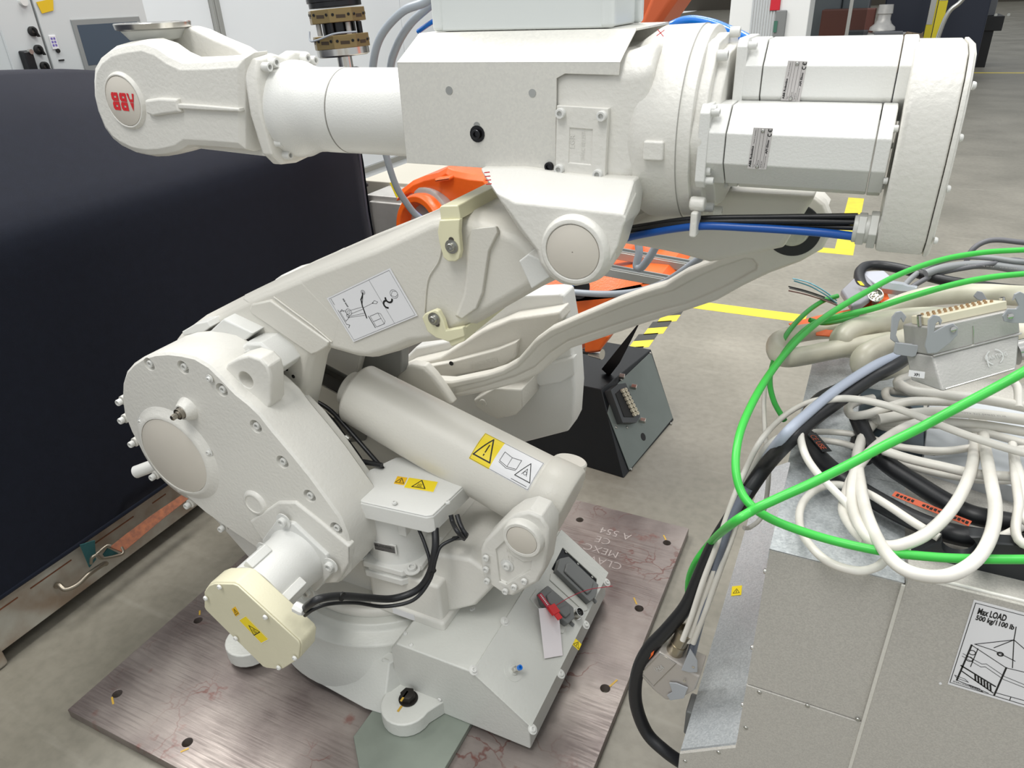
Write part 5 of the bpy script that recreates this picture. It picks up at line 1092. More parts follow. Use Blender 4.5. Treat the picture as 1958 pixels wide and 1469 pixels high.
# steel table the orange arm is bolted to
tb_ = thing('steel_fixture', 'grey machined steel block and cover left of the orange arm flange', 'machine bed', (-2.1, 3.0, 0))
def pb(a, b, y, z0, dy): 
    p = Y(*a, y); q = Y(*b, y); return MB().box((p.x, y, z0), (q.x, y+dy, p.z))
obj('bed_block', pb((705, 385), (775, 385), 2.84, 0, .45), ALU, tb_, bevel=.006)
obj('bed_step', pb((700, 372), (765, 372), 2.86, .2, .5), ALU, tb_, bevel=.006)
obj('bed_cover', pb((690, 344), (840, 344), 3.05, .5, .6), mat('bed_cover_paint', (178, 174, 162), .5), tb_, bevel=.006)
screw(tb_, Y(700, 356, 2.84), (0, 0, 1), .012, 'socket', BLACK)
tag(obj('yellow_flag', MB().obox(Y(757, 362, 2.5), (.012, 0, -.03), (.014, 0, .005), (0, .002, 0)), YEL, flat=True), 'small yellow cable marker beside the grey conduit', 'marker')

# tool changer hanging from above
tcg = thing('tool_changer', 'bronze and steel gripper changer hanging from an orange wrist above the forearm tube', 'tool changer', Y(655, 110, 2.6))
tc0 = Y(657, 101, 2.6); up_ = V((-.055, 0, 1)).normalized()
def tcp(h): return tc0+up_*h
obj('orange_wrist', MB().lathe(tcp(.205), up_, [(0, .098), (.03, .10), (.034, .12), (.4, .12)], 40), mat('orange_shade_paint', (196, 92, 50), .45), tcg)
obj('black_collar', MB().lathe(tcp(.165), up_, [(0, .102), (.018, .102), (.018, .108), (.042, .108)], 40), DSTEEL, tcg, bevel=.001)
for h in (.11, .018):
    o = obj('bronze_block', MB().lathe(tcp(h), up_, [(0, .113), (.048, .113)], 8), BRONZE, tcg, bevel=.002)
    for k in range(8):
        a = PI/4*k; n = V((math.cos(a), math.sin(a), 0))
        c = tcp(h+.024)+n*.104; s_ = V((-n.y, n.x, 0))
        obj('pocket', MB().obox(c, s_*.018, n*.0015, V((0, 0, .006))), mat('pocket_dark', (58, 46, 32), .6), o)
        for e in (-1, 1): screw(o, c+s_*.030*e+V((0, 0, .006)), n, .0055, 'socket', BLACK, h=.003)
for k in range(8):
    a = PI/4*k+.3; c = tcp(.066)+V((math.cos(a)*.085, math.sin(a)*.085, 0)); obj('post', MB().lathe(c, up_, [(0, .010), (.046, .010)], 12), ALU if k % 2 else DSTEEL, tcg)
obj('inner_drum', MB().lathe(tcp(.066), up_, [(0, .065), (.046, .065)], 32), DSTEEL, tcg)
obj('steel_disc', MB().lathe(tcp(-.012), up_, [(0, .095), (.006, .104), (.03, .104)], 48), STEEL, tcg)
obj('spigot', MB().lathe(tcp(-.055), up_, [(0, .03), (.044, .03)], 24), STEEL, tcg)
obj('rubber_foot', MB().lathe(tcp(-.085), up_, [(0, .05), (.025, .055), (.03, .045)], 24), BLACKR, tcg)
obj('sensor_wire', MB().tube([tcp(.07)+V((-.12, -.04, .01)), tcp(.05)+V((-.09, -.08, 0)), tcp(.055)+V((-.02, -.118, 0)), tcp(.075)+V((.06, -.11, 0)), tcp(.078)+V((.12, -.05, 0))], .0035, 8, 6), GREYL, tcg)

# conduits and air tubes behind the forearm
cable('conduit', C3([(860, -60, 1.72), (822, -2, 1.72), (770, 22, 1.72), (728, 70, 1.74), (713, 128, 1.76), (714, 200, 1.8), (735, 285, 1.85), (755, 350, 1.9), (775, 385, 1.95), (800, 415, 2.0), (850, 450, 2.05), (920, 500, 2.1), (1000, 540, 2.1), (1080, 557, 2.1), (1180, 562, 2.05), (1260, 545, 1.98), (1330, 500, 1.92), (1352, 478, 1.9)]), .0105, GREYL, 'long grey conduit looping from the top box down behind forearm and arm', 'cable')
cable('conduit', C3([(870, -40, 1.76), (825, 8, 1.76), (785, 45, 1.76), (758, 90, 1.78), (746, 140, 1.8), (748, 240, 1.84)]), .0105, GREYL, 'second grey conduit curving down right of the bronze changer', 'cable')
cable('conduit', C3([(1216, 440, 2.0), (1222, 480, 1.98), (1217, 508, 1.97), (1226, 512, 1.96), (1240, 495, 1.95), (1252, 475, 1.95), (1262, 455, 1.95)]), .0115, GREYL, 'short grey conduit bend hanging over the silver rails', 'cable')
cable('air_tube', C3([(738, 286, 1.9), (750, 340, 1.95), (775, 385, 1.97), (812, 420, 2.05), (850, 440, 2.05), (1000, 552, 2.12), (1060, 556, 2.2), (1120, 535, 2.3)]), .006, BLUEP, 'thin blue air tube running beside the long grey conduit', 'air hose')
cable('air_tube', C3([(1245, 75, 1.6), (1285, 48, 1.62), (1320, 38, 1.6), (1360, 44, 1.56), (1395, 58, 1.52), (1425, 72, 1.5), (1450, 90, 1.48)]), .0085, BLUEP, 'bright blue air tube arching over the gear drum', 'air hose')
cable('air_tube', C3([(800, 60, 1.8), (830, 40, 1.75), (860, 30, 1.74)]), .006, BLUEP, 'blue air tube end beside the junction box', 'air hose')

# ================================================================== BLACK PLINTH WITH CONNECTOR
bk = thing('black_plinth', 'black steel plinth with a grey sheet panel and a multi-pin connector behind the base', 'plinth', (-.85, 2.6, 0))
n0, n1 = V((-.684, 2.335, 0)), V((-.612, 2.855, 0)); t0 = V((-.842, 2.475, .30)); nn_ = (n1-n0).cross(n0-t0)
t1 = PL(1245, 668, n0, nn_); t0 = PL(1150, 745, n0, nn_)
bx = V((-1.75, 0, 0))
m = MB(); m.loft([[n0, n1, t1, t0], [V((-1.75, 2.45, 0)), V((-1.75, 2.95, 0)), V((-1.75, 2.95, .30)), V((-1.75, 2.52, .30))]])
pbk = obj('plinth_body', m, BLACKP, bk, bevel=.004)
BU = (n1-n0); BV = (n0-t0); BN = BU.cross(BV).normalized(); 
if BN.x < 0: BN = -BN
def BP(px, py, h=0): return PL(px, py, n0+BN*h, BN)
q = [BP(a, b) for a, b in ((1243, 674), (1285, 800), (1202, 900), (1160, 790), (1172, 742), (1190, 724))]
gp_ = obj('grey_panel', MB().loft([[p+BN*.001 for p in q], [p+BN*.005 for p in q]]), mat('panel_grey', (128, 136, 132), .45, .5, var=.08), bk, bevel=.001)
obj('panel_hole', MB().lathe(BP(1228, 836)+BN*.005, BN, [(0, .017), (.001, .017), (.001, .001)], 24), BLACK, gp_)
for (a, b) in ((1242, 676), (1281, 811), (1205, 898), (1186, 727), (1176, 818), (1197, 818)): screw(gp_, BP(a, b)+BN*.005, BN, .006, 'button', SCREWM)
q = [BP(a, b) for a, b in ((1155, 750), (1170, 738), (1184, 736), (1212, 800), (1204, 812), (1178, 812))]
ch_ = obj('connector_housing', MB().loft([[p for p in q], [p+BN*.035 for p in q]]), mat('housing_grey', (84, 86, 88), .4, .6), bk, bevel=.002)
cI = sum(q, V())/len(q)
obj('connector_insert', MB().loft([[cI+(p-cI)*.72+BN*.035 for p in q], [cI+(p-cI)*.70+BN*.038 for p in q]]), BLACK, ch_, flat=True)
pu = (BP(1207, 802)-BP(1177, 742)); pn = MB()
for i in range(7):
    for j in range(2):
        c = BP(1174, 750)+BN*.038+pu*(i+.3)/8.2+(BP(1188, 744)-BP(1176, 748)).normalized()*(.022*j)
        obj('contact_pin', MB().lathe(c, BN, [(0, .009), (.010, .009), (.010, .005), (.006, .004), (.006, .0005)], 8), mat('contact_cream', (206, 200, 180), .5), ch_)
for (a, b) in ((1182, 722), (1205, 742), (1222, 806)): obj('lever_lug', MB().obox(BP(a, b)+BN*.02, V((.012, 0, 0)), V((0, .008, .004)), V((0, 0, .006))), SCREWM, ch_, bevel=.002)
o = obj('black_blade', MB().loft([[Y(a, b, 2.62) for a, b in ((1150, 706), (1195, 650), (1226, 612), (1205, 655), (1185, 694), (1165, 720))], [Y(a, b, 2.64) for a, b in ((1150, 706), (1195, 650), (1226, 612), (1205, 655), (1185, 694), (1165, 720))]]), DSTEEL, bk)
c = Y(1136, 676, 2.3); obj('cable_gland', MB().lathe(c, (1, -.2, .15), [(-.02, .013), (.01, .017), (.03, .02), (.035, .02), (.035, .014)], 16), STEEL, bk)
obj('motor_cable', MB().tube([c+V((-.02, 0, 0)), c+V((-.06, .0, .0)), c+V((-.12, .03, -.02))], .009, 10, 5), BLACKR, bk)

# ================================================================== FAR THINGS, TOP RIGHT
wc = thing('white_cabinet', 'tall white cabinet with ribbed door and red box beyond the gear drum', 'cabinet', (-1.25, 9.3, 0))
def fp(px, y): return Y(px, 40, y).x
xa, xb, xc_, xd = fp(1394, 9), fp(1432, 9), fp(1475, 9), fp(1560, 9)
obj('cabinet_body', MB().box((xa, 9.0, .35), (fp(1545, 9), 9.5, 2.3)), mat('cabinet_white', (224, 225, 224), .4), wc, bevel=.01)
for k in range(9): x = xb+.02+k*.028; obj('door_rib', MB().box((x, 8.985, .4), (x+.018, 9.0, 2.2)), mat('rib_grey', (182, 186, 188), .4), wc)
c = Y(1482, 10, 8.97); obj('red_box', MB().box(c+V((-.05, 0, -.05)), c+V((.05, .03, .25))), mat('switch_red', (190, 24, 44), .5), wc, bevel=.006)
c = Y(1492, 48, 8.95); obj('hinge_block', MB().box(c+V((-.06, 0, -.14)), c+V((.05, .04, .14))), mat('hinge_grey', (120, 122, 122), .5), wc, bevel=.01)
c = Y(1483, 50, 8.94); obj('green_label', MB().box(c+V((-.02, 0, -.06)), c+V((.015, .006, .05))), mat('label_green', (60, 104, 88), .6), wc)
obj('dark_base', MB().box((xa, 9.02, 0), (fp(1545, 9), 9.5, .35)), FARG, wc)
gl = thing('glass_fence', 'clear glass machine guard in grey posts beside the white cabinet', 'fence', (-.5, 10.5, 0))
gm = bpy.data.materials.new('guard_glass'); gm.use_nodes = True; b_ = gm.node_tree.nodes['Principled BSDF']; b_.inputs['Transmission Weight'].default_value = 1; b_.inputs['Roughness'].default_value = .03; b_.inputs['IOR'].default_value = 1.02; b_.inputs['Base Color'].default_value = (.62, .68, .68, 1)
for (pa, pb_) in ((1548, 1622), (1624, 1655)): obj('glass_pane', MB().box((fp(pa, 10.4), 10.40, .1), (fp(pb_, 10.4), 10.408, 2.2)), gm, gl, flat=True)
for pa in (1546, 1623): obj('fence_post', MB().box((fp(pa, 10.4)-.02, 10.38, 0), (fp(pa, 10.4)+.02, 10.42, 2.3)), ALP, gl, bevel=.003)
be = thing('work_bench', 'distant work bench with wooden top, grey frame and drawers', 'bench', (-.3, 14.6, 0))
bx0, bx1 = fp(1565, 14.2), fp(1726, 14.2)
obj('bench_top', MB().box((bx0-.6, 14.2, .80), (bx1, 15.2, .86)), WOODT, be, bevel=.005)
obj('bench_cabinet', MB().box((bx0, 14.3, .0), (bx1-.12, 15.1, .80)), mat('bench_grey', (150, 156, 152), .5), be, bevel=.005)
for k in range(3): obj('drawer', MB().box((bx0+.1+k*.55, 14.285, .60), (bx0+.6+k*.55, 14.3, .77)), FARB, be)
def far(name, label, cat, px, py, y, w, h, d, m, parts=()):
    c = Y(px, py, y); return tag(obj(name, MB().box((c.x-w/2, y, c.z), (c.x+w/2, y+d, c.z+h)), m, bevel=.008), label, cat)
vz = .862
c = Y(1690, 36, 14.6)
tag(obj('steel_vessel', MB().lathe((c.x, 14.75, vz+.10), (0, 0, 1), [(0, .20), (.05, .19), (.10, .13), (.16, .10), (.24, .10), (.25, .12), (.38, .11)], 28), ALU), 'steel flanged bottle neck part standing on the far bench', 'machine part')
t_ = thing('clamp_plate', 'low steel clamping plate lying on the far bench', 'fixture', (c.x, 14.5, vz))
obj('plate', MB().box((c.x-.55, 14.25, vz), (c.x+.38, 14.95, vz+.06)), ALU, t_, bevel=.01); obj('block', MB().box((c.x-.1, 14.3, vz+.06), (c.x+.32, 14.5, vz+.10)), FARG, t_, bevel=.01); obj('block', MB().box((c.x-.5, 14.3, vz+.06), (c.x-.2, 14.6, vz+.12)), FARB, t_, bevel=.01)
tag(obj('brown_case', MB().box((c.x-1.0, 15.0, vz), (c.x-.15, 15.4, vz+.42)), mat('case_brown', (92, 48, 38), .6), bevel=.02), 'dark brown case at the back of the far bench', 'case')
tag(obj('machine_panel', MB().box((c.x-.05, 16.2, 0), (c.x+1.6, 17.4, 2.4)), mat('machine_navy', (22, 30, 48), .5), bevel=.03), 'large dark navy machine behind the far bench', 'machine')
tag(obj('grey_machine', MB().box((fp(1500, 13), 15.5, 0), (fp(1600, 15), 16.6, 2.2)).box((fp(1600, 15), 15.6, 0), (fp(1655, 15), 16.3, 1.9)), FARG, bevel=.03), 'grey machine seen through the glass guard', 'machine')
rg = Y(1748, 48, 14.0); m = MB(); rings = []
for k in range(7):
    t = k/6; rr = .22*(1-.45*t); rings.append([V((rg.x+rr*math.cos(a*PI/8)*(1+.3*math.sin(a*1.9+k)), 13.85+rr*math.sin(a*PI/8), .42+t*.52+.05*math.sin(a*2.3+k))) for a in range(16)])
m.loft(rings); tag(obj('rag_pile', m, mat('rag_brown', (140, 122, 98), .9, var=.4, vscale=12), bevel=0), 'crumpled brown rag hanging on the bin beside the far bench', 'rag')
tag(obj('grey_bin', MB().box((rg.x-.35, 13.55, 0), (rg.x+.14, 14.12, .40)), FARG, bevel=.02), 'grey bin under the brown rag', 'bin')
for i, (px_, y_, l_) in enumerate(((1789, 13.0, 'nearer yellow guard post beside the brown rag'), (1772, 15.4, 'farther yellow guard post in front of the navy machine'))):
    c = Y(px_, 74, y_); po = thing('guard_post', l_, 'post', (c.x, y_, 0)); w_ = .055
    obj('post', MB().box((c.x-w_, y_, 0), (c.x+w_, y_+.1, 1.42 if i == 0 else 1.8)), YPOST, po, bevel=.006)
    obj('white_strip', MB().box((c.x-w_, y_-.004, 1.42 if i == 0 else 1.0), (c.x+w_*.6, y_+.08, 2.3)), ALP, po, bevel=.004)
    obj('foot_plate', MB().box((c.x-.1, y_-.05, 0), (c.x+.1, y_+.15, .015)), YPOST, po)
c = Y(1812, 40, 12.0); cable('bent_pipe', [V((c.x-.15, 12, .0)), V((c.x-.05, 12, c.z-.05)), V((c.x+.10, 12, c.z+.22)), V((c.x+.26, 12, c.z+.42))], .028, SCREWM, 'bent bright pipe leaning beside the yellow guard post', 'pipe')
mm_ = thing('grey_press', 'dark grey machine block on a black pallet across the hall', 'machine', (1.6, 19, 0))
cx0, cx1 = Y(1838, 40, 19).x, Y(1900, 40, 19).x; zpal = Y(1850, 60, 19).z
obj('pallet', MB().box((cx0-.55, 19, max(zpal, .0)), (cx1+.18, 20.2, zpal+.27)), mat('pallet_black', (20, 20, 22), .5), mm_, bevel=.01)
obj('press_body', MB().box((cx0, 19.1, zpal+.27), (cx1, 20.1, zpal+1.8)), FARG, mm_, bevel=.02)
obj('press_plinth', MB().box((cx0-.05, 19.05, 0), (cx1+.05, 20.1, zpal+.02)), mat('pallet_black', (20, 20, 22), .5), mm_)
for k in range(4): obj('foot_bolt', MB().lathe((cx0+.15+k*.22, 19.05, zpal+.29), (0, -1, 0), [(0, .03), (.03, .03)], 8), SCREWM, mm_)
tag(obj('orange_fitting', MB().box((cx0-.35, 19.0, 1.45), (cx0-.05, 19.3, 1.85)), ORANGE, bevel=.02), 'small orange fitting left of the grey machine block', 'fitting')
tag(obj('pale_machine', MB().box((cx0-1.35, 19.4, .0), (cx0-.62, 20.4, 1.25)), mat('pale_machine_paint', (150, 142, 120), .6), bevel=.02), 'pale beige low machine between guard post and grey block', 'machine')

# ================================================================== ROBOT CONTROLLER CABINET, LOWER RIGHT
YF = .90
cb = thing('controller_cabinet', 'large metal controller cabinet in the lower right corner, cables heaped on top', 'control cabinet', (.35, 1.3, 0))
xl, xm, xr2 = -.037, .1425, .80; zT = 1.009; zS = .716
obj('cabinet_core', MB().box((xl+.004, YF+.012, .08), (xr2, 1.62, zT-.004)), ALUZ, cb)
obj('upper_panel', MB().box((xl, YF, zS+.001), (xm-.001, YF+.012, zT)), ALUZ, cb, bevel=.0012)
P3 = Y(1300, 1440, YF); P2 = Y(1407, 1428, YF)
lp = [V((xl, YF-.002, zS)), V((xm-.001, YF-.002, zS)), V((xm-.001, YF-.002, .08)), V((P3.x, YF-.002, .08)), V((P3.x, YF-.002, P3.z)), V((P2.x, YF-.002, P2.z))]
lpo = obj('lower_panel', MB().prism(lp, (0, .012, 0)), ALUZ, cb, bevel=.001)
for (a, b) in ((1452, 1324), (1544, 1350), (1640, 1376), (1426, 1392), (1374, 1439), (1310, 1456)): screw(lpo, Y(a, b, YF-.002), (0, -1, 0), .0038, 'button', SCREWM, h=.003)
m = MB(); s0, s1 = V((P2.x, YF+.004, P2.z)), V((P3.x, YF+.004, P3.z)); e_ = V((0, .98, 0)); th = V((0, 0, -.002))
m.loft([[s0, s1, s1+e_, s0+e_], [s0+th, s1+th, s1+e_+th, s0+e_+th]])
hd = obj('sloping_cover', m, GALV, cb, flat=True); tag(hd, 'galvanised sloping cover on the cabinet side')
for (a, b) in ((1455, 1099), (1431, 1245), (1416, 1356)):
    c = Y(a, b, YF+.02); screw(cb, V((xl, YF+.03, c.z)), (-1, 0, 0), .0045, 'button', STEEL, h=.007)
sn = (s1-s0).cross(e_).normalized()
if sn.z < 0: sn = -sn
fS = lambda a, b: PL(a, b, s0+sn*.0006, sn)
D = quad_decal(fS, (1400, 1122), (1419, 1120), (1398, 1140)); o = obj('warning_label', D.plate(MB()), YEL, cb, flat=True); p_ = MB(); warn_bolt(D, p_, (.5, .58), .55*min(D.U.length, D.W.length)); dobj('warning_print', p_, BLACK, o)
# top sheets
obj('top_sheet', MB().box((xl, YF, zT), (xm, 1.145, zT+.002)).box((xl, YF, zT-.02), (xl+.001, 1.145, zT)), GALV, cb, bevel=.0006)
obj('rear_top_sheet', MB().box((xl-.004, 1.15, zT-.004), (xm, 1.62, zT-.001)), GALV, cb)
obj('top_tray', MB().box((xm, YF+.06, zT-.03), (xr2, 1.62, zT-.012)), mat('tray_dark', (58, 62, 66), .5), cb)
obj('right_panel', MB().box((xm+.001, YF-.006, .08), (xr2, YF+.010, zT+.018)).box((xm+.001, YF-.006, zT+.014), (xr2, YF+.05, zT+.018)), ALUZ, cb, bevel=.0015)
obj('rolled_edge', MB().cyl((xm+.004, YF+.002, zT+.019), (xr2, YF+.002, zT+.019), .0028, 10), GALVS, cb)
obj('panel_fold', MB().box((xm-.004, YF-.0045, .08), (xm+.003, YF-.001, zT)), GALVS, cb, bevel=.001)
for (x, y) in ((-.02, .95), (.75, .95), (-.02, 1.55), (.75, 1.55)): obj('foot', MB().box((x-.03, y-.03, 0), (x+.03, y+.03, .09)), BLACKP, cb, bevel=.004)
m = MB(); bk_ = [(1742, 1052), (1768, 1042), (1800, 1026), (1835, 1018), (1875, 1018), (1905, 1030), (1958, 1034), (2100, 1060), (2100, 1150), (1958, 1118), (1742, 1074)]
slab(m, bk_, .955, .945, .965, .002, 0)
lb_ = obj('lifting_bracket', m, mat('bracket_black', (34, 37, 40), .4), cb, bevel=.002)
cut(lb_, [MB().lathe(Y(1833, 1036, .955)-V((0, .05, 0)), (0, 1, 0), [(0, .021), (.1, .021)], 28)])
cab_g = obj('grey_unit', MB().prism([V((.165, 1.20, zT-.03)), V((.32, 1.16, zT-.03)), V((.36, 1.44, zT-.03)), V((.18, 1.44, zT-.03))], (0, 0, .055)), mat('unit_pale_grey', (186, 190, 194), .45), cb, bevel=.002)
for (x, y) in ((.18, 1.22), (.30, 1.20), (.19, 1.34), (.26, 1.20)): screw(cab_g, (x, y, zT+.025), (0, 0, 1), .0045, 'button', BLACK)
obj('wire_tray', MB().box((.06, 1.24, zT-.002), (.17, 1.44, zT+.02)), mat('tray_blue_grey', (66, 80, 90), .35), cb, bevel=.003)
# load sticker on the right panel
YR = YF-.0065
D = quad_decal(lambda a, b: Y(a, b, YR), (1862, 1147), (2150, 1222), (1812, 1308))
sk = obj('load_sticker', D.plate(MB()), WHITEL, cb, flat=True); p_ = MB(); A = D.U.length; B = D.W.length
D.line(p_, ((.018, .025), (.98, .025), (.98, .97), (.012, .97)), .0009, closed=True)
D.text(p_, 'Max LOAD', .05, .135, B*.072, width=A*.20, bold=.035); D.text(p_, '500 kg/1100 lb', .05, .215, B*.072, width=A*.27, bold=.035)
for q in (((.33, .16), (.345, .30)), ((.345, .30), (.10, .46)), ((.345, .30), (.235, .44)), ((.345, .30), (.40, .60)), ((.345, .30), (.62, .50)), ((.10, .46), (.24, .47)), ((.24, .47), (.40, .52)), ((.08, .48), (.36, .62)), ((.36, .62), (.62, .60))): D.line(p_, q, .0011)
for q in (((.08, .48), (.055, .92), .0022), ((.13, .50), (.12, .72), .0011), ((.36, .62), (.345, .96), .0022), ((.055, .74), (.33, .86), .0022), ((.07, .80), (.33, .94), .0018), ((.06, .92), (.30, .96), .001), ((.345, .93), (.62, .92), .0011), ((.345, .97), (.62, .97), .0011), ((.46, .93), (.46, .97), .001)): D.line(p_, (q[0], q[1]), q[2])
for k in range(6): D.line(p_, ((.17+.025*k, .80+.012*k), (.185+.025*k, .86+.012*k)), .0022)
D.line(p_, ((.04, .60), (.19, .655), (.22, .64), (.37, .72), (.60, .76)), .0008); D.line(p_, ((.04, .63), (.19, .69), (.22, .675), (.37, .755), (.60, .79)), .0008)
D.circ(p_, (.10, .56), .004, .0012); D.circ(p_, (.095, .64), .004, .0012); D.circ(p_, (.29, .49), .003, .002)
for (u, v) in ((.03, .87), (.15, .93)): D.line(p_, ((u, v), (u+.08, v+.01), (u+.11, v+.035), (u+.02, v+.025)), .0008, closed=True)
D.text(p_, '3HAC026926-001', .03, .955, B*.02)
dobj('sticker_print', p_, BLACK, sk)
obj('paint_chip', MB().lathe(Y(1798, 1307, YR), (0, -1, 0), [(0, .002), (.0008, .002), (.0008, .0001)], 8), WHITEL, cb)

# ================================================================== CABLES HEAPED ON THE CONTROLLER
TK = [0]
def tail(p):
    # beyond the photo's right edge the strands settle onto the cabinet top
    t = min(max(p.y, 1.05), 1.5)
    TK[0] += 1; k = TK[0]; z_ = 1.032+.014*(k % 6); x_ = .60+.02*(k % 8)
    return [V((p.x+.10, p.y*.7+t*.3, p.z-.01)), V((p.x+.24, p.y*.3+t*.7, max(p.z-.05, z_+.01))), V((max(x_-.06, p.x+.28), t, z_)), V((max(x_, p.x+.30), t-.08, z_-.004))]
def zp(lst):
    P = [Z(*q) for q in lst]
    if lst[-1][0] >= 1950 and P[-1].z > 1.03: P = P+tail(P[-1])
    if lst[0][0] >= 1950 and P[0].z > 1.03: P = tail(P[0])[::-1]+P
    return P
def mix(lst):
    """(px, py, 'z'|'y', value) measured points"""
    return [Z(a, b, v) if k == 'z' else Y(a, b, v) for (a, b, k, v) in lst]
GRP = None
# green loops, uppermost
cable('cable', zp([(2040, 474, 1.20), (1958, 478, 1.20), (1880, 483, 1.20), (1800, 497, 1.20), (1720, 525, 1.19), (1650, 562, 1.18), (1590, 598, 1.17), (1545, 632, 1.17), (1500, 678, 1.17), (1458, 736, 1.17), (1425, 800, 1.16), (1410, 850, 1.15), (1407, 900, 1.13), (1418, 942, 1.11), (1440, 970, 1.10), (1475, 993, 1.085), (1530, 1015, 1.075), (1600, 1036, 1.07), (1690, 1055, 1.075), (1780, 1065, 1.08), (1860, 1069, 1.085), (1958, 1070, 1.085), (2040, 1068, 1.085)]), .0062, GREEN, 'bright green cable in the widest loop, reaching farthest left over the floor', 'cable')
cable('cable', zp([(2040, 520, 1.18), (1958, 524, 1.18), (1890, 531, 1.18), (1820, 545, 1.18), (1740, 568, 1.17), (1670, 590, 1.16), (1610, 604, 1.15), (1560, 618, 1.14), (1520, 650, 1.13), (1490, 690, 1.12)]), .0064, GREEN, 'second green cable passing just above the beige connector from the right edge', 'cable')
cable('cable', zp([(2040, 665, 1.30), (1958, 711, 1.29), (1900, 743, 1.27), (1830, 780, 1.25), (1760, 818, 1.22), (1690, 853, 1.20), (1620, 890, 1.18), (1550, 925, 1.16), (1490, 952, 1.14), (1440, 976, 1.12), (1395, 1005, 1.08)])+mix([(1358, 1038, 'y', 1.06), (1332, 1072, 'y', 1.08), (1318, 1105, 'y', 1.10), (1316, 1140, 'y', 1.11), (1322, 1180, 'y', 1.12)]), .0064, GREEN, 'straight green cable crossing the whole heap from connector down to the left', 'cable')
cable('cable', zp([(1602, 566, 1.13), (1575, 575, 1.125), (1545, 595, 1.12), (1515, 625, 1.11), (1492, 660, 1.10), (1478, 695, 1.09), (1472, 730, 1.075), (1480, 768, 1.06), (1500, 804, 1.045)]), .0052, GREEND, 'short dark green cable leaving the small grey plug and curling down', 'cable')
cable('cable', zp([(1548, 612, 1.12), (1575, 618, 1.11), (1605, 614, 1.10), (1640, 606, 1.09)]), .0052, GREEND, 'stub of green cable tucked behind the beige hose bend', 'cable')
# black thick cables
cable('cable', mix([(1760, 660, 'z', 1.13), (1715, 695, 'z', 1.13), (1665, 722, 'z', 1.12), (1610, 760, 'z', 1.11), (1555, 800, 'z', 1.10), (1505, 845, 'z', 1.09), (1465, 890, 'y', 1.115), (1430, 940, 'y', 1.09), (1395, 995, 'y', 1.07), (1362, 1050, 'y', 1.05), (1335, 1110, 'y', 1.04), (1312, 1160, 'y', 1.03), (1275, 1205, 'y', 1.02), (1238, 1245, 'y', 1.01), (1218, 1290, 'y', 1.0), (1216, 1345, 'y', .99), (1236, 1400, 'y', .98), (1270, 1435, 'y', .97), (1305, 1460, 'y', .97)]), .0135, BLACKR, 'thick black cable running down the cabinet side and curving outside the connector', 'cable')
cable('cable', zp([(1610, 745, 1.04), (1570, 765, 1.04), (1545, 800, 1.04), (1545, 845, 1.035), (1575, 885, 1.035), (1625, 925, 1.035), (1690, 965, 1.035), (1760, 1000, 1.035), (1840, 1025, 1.04), (1958, 1040, 1.04)]), .0155, BLACKR, 'thick black cable with orange print lying lowest on the galvanised sheet', 'cable')
cable('cable', zp([(1640, 800, 1.07), (1665, 855, 1.06), (1700, 890, 1.055), (1745, 920, 1.05), (1800, 955, 1.045), (1860, 985, 1.045), (1958, 1005, 1.045)]), .0145, BLACKR, 'thick black cable behind the lowest one, with red print to the right', 'cable')
cable('cable', zp([(1740, 790, 1.05), (1690, 800, 1.05), (1655, 822, 1.045), (1640, 850, 1.04), (1660, 880, 1.035)]), .0125, BLACKR, 'black cable hump under the white cable crossing', 'cable')
cable('cable', zp([(2040, 560, 1.12), (1958, 556, 1.12), (1880, 548, 1.12), (1800, 535, 1.12), (1730, 516, 1.12), (1685, 508, 1.12), (1655, 510, 1.12), (1643, 524, 1.12), (1648, 545, 1.12), (1665, 560, 1.11)]), .0125, BLACKR, 'black cable bent over at the back under the rear housing', 'cable')
cable('cable', mix([(1715, 680, 'z', 1.14), (1670, 700, 'z', 1.14), (1600, 745, 'z', 1.13), (1545, 790, 'z', 1.12), (1500, 832, 'z', 1.11), (1460, 885, 'y', 1.13), (1420, 950, 'y', 1.10)]), .0085, mat('pale_blue_grey_sleeve', (168, 176, 192), .4), 'pale blue-grey flat sleeve lying along the thick black cable', 'cable')
cable('cable', mix([(1430, 935, 'y', 1.08), (1400, 990, 'y', 1.06), (1375, 1060, 'y', 1.04), (1355, 1130, 'y', 1.03), (1335, 1200, 'y', 1.02), (1320, 1260, 'y', 1.02)]), .0085, mat('slate_sleeve', (104, 110, 122), .4), 'slate grey sleeve hanging between white cables and sloping cover', 'cable')
# orange-red print fields on the black cables
def band(a, b, z, w, l, ang, m, par, txt=None):
    c = Z(a, b, z); u = V((math.cos(ang), math.sin(ang), 0)); v = V((u.y, -u.x, 0))
    D = Decal(c-u*l/2-v*w/2, u*l, v*w); D.n = V((0, 0, 1)); o = obj('print_field', D.plate(MB(), t=.0006), m, par, flat=True)
    if txt: p_ = MB(); D.text(p_, txt, .06, .8, w*.6, width=l*.86, h=.0008, bold=.03); dobj('cable_print', p_, BLACK, o)
pf = tag(obj('cable_label', Decal(Z(1712, 940, 1.0522), V((.10, -.036, 0)), V((-.005, -.014, 0))).face_cam().plate(MB()), ORANGEP, flat=True), 'orange printed strip with black lettering on the lowest thick black cable', 'label')
D = Decal(Z(1712, 940, 1.0530), V((.10, -.036, 0)), V((-.005, -.014, 0))).face_cam(); p_ = MB(); [D.poly(p_, ((.04+.05*k, .25+.1*(k % 2)), (.075+.05*k, .25), (.075+.05*k, .75), (.04+.05*k, .75-.1*(k % 3))), .0004) for k in range(19) if k not in (5, 6, 12)]; dobj('label_print', p_, BLACK, pf)
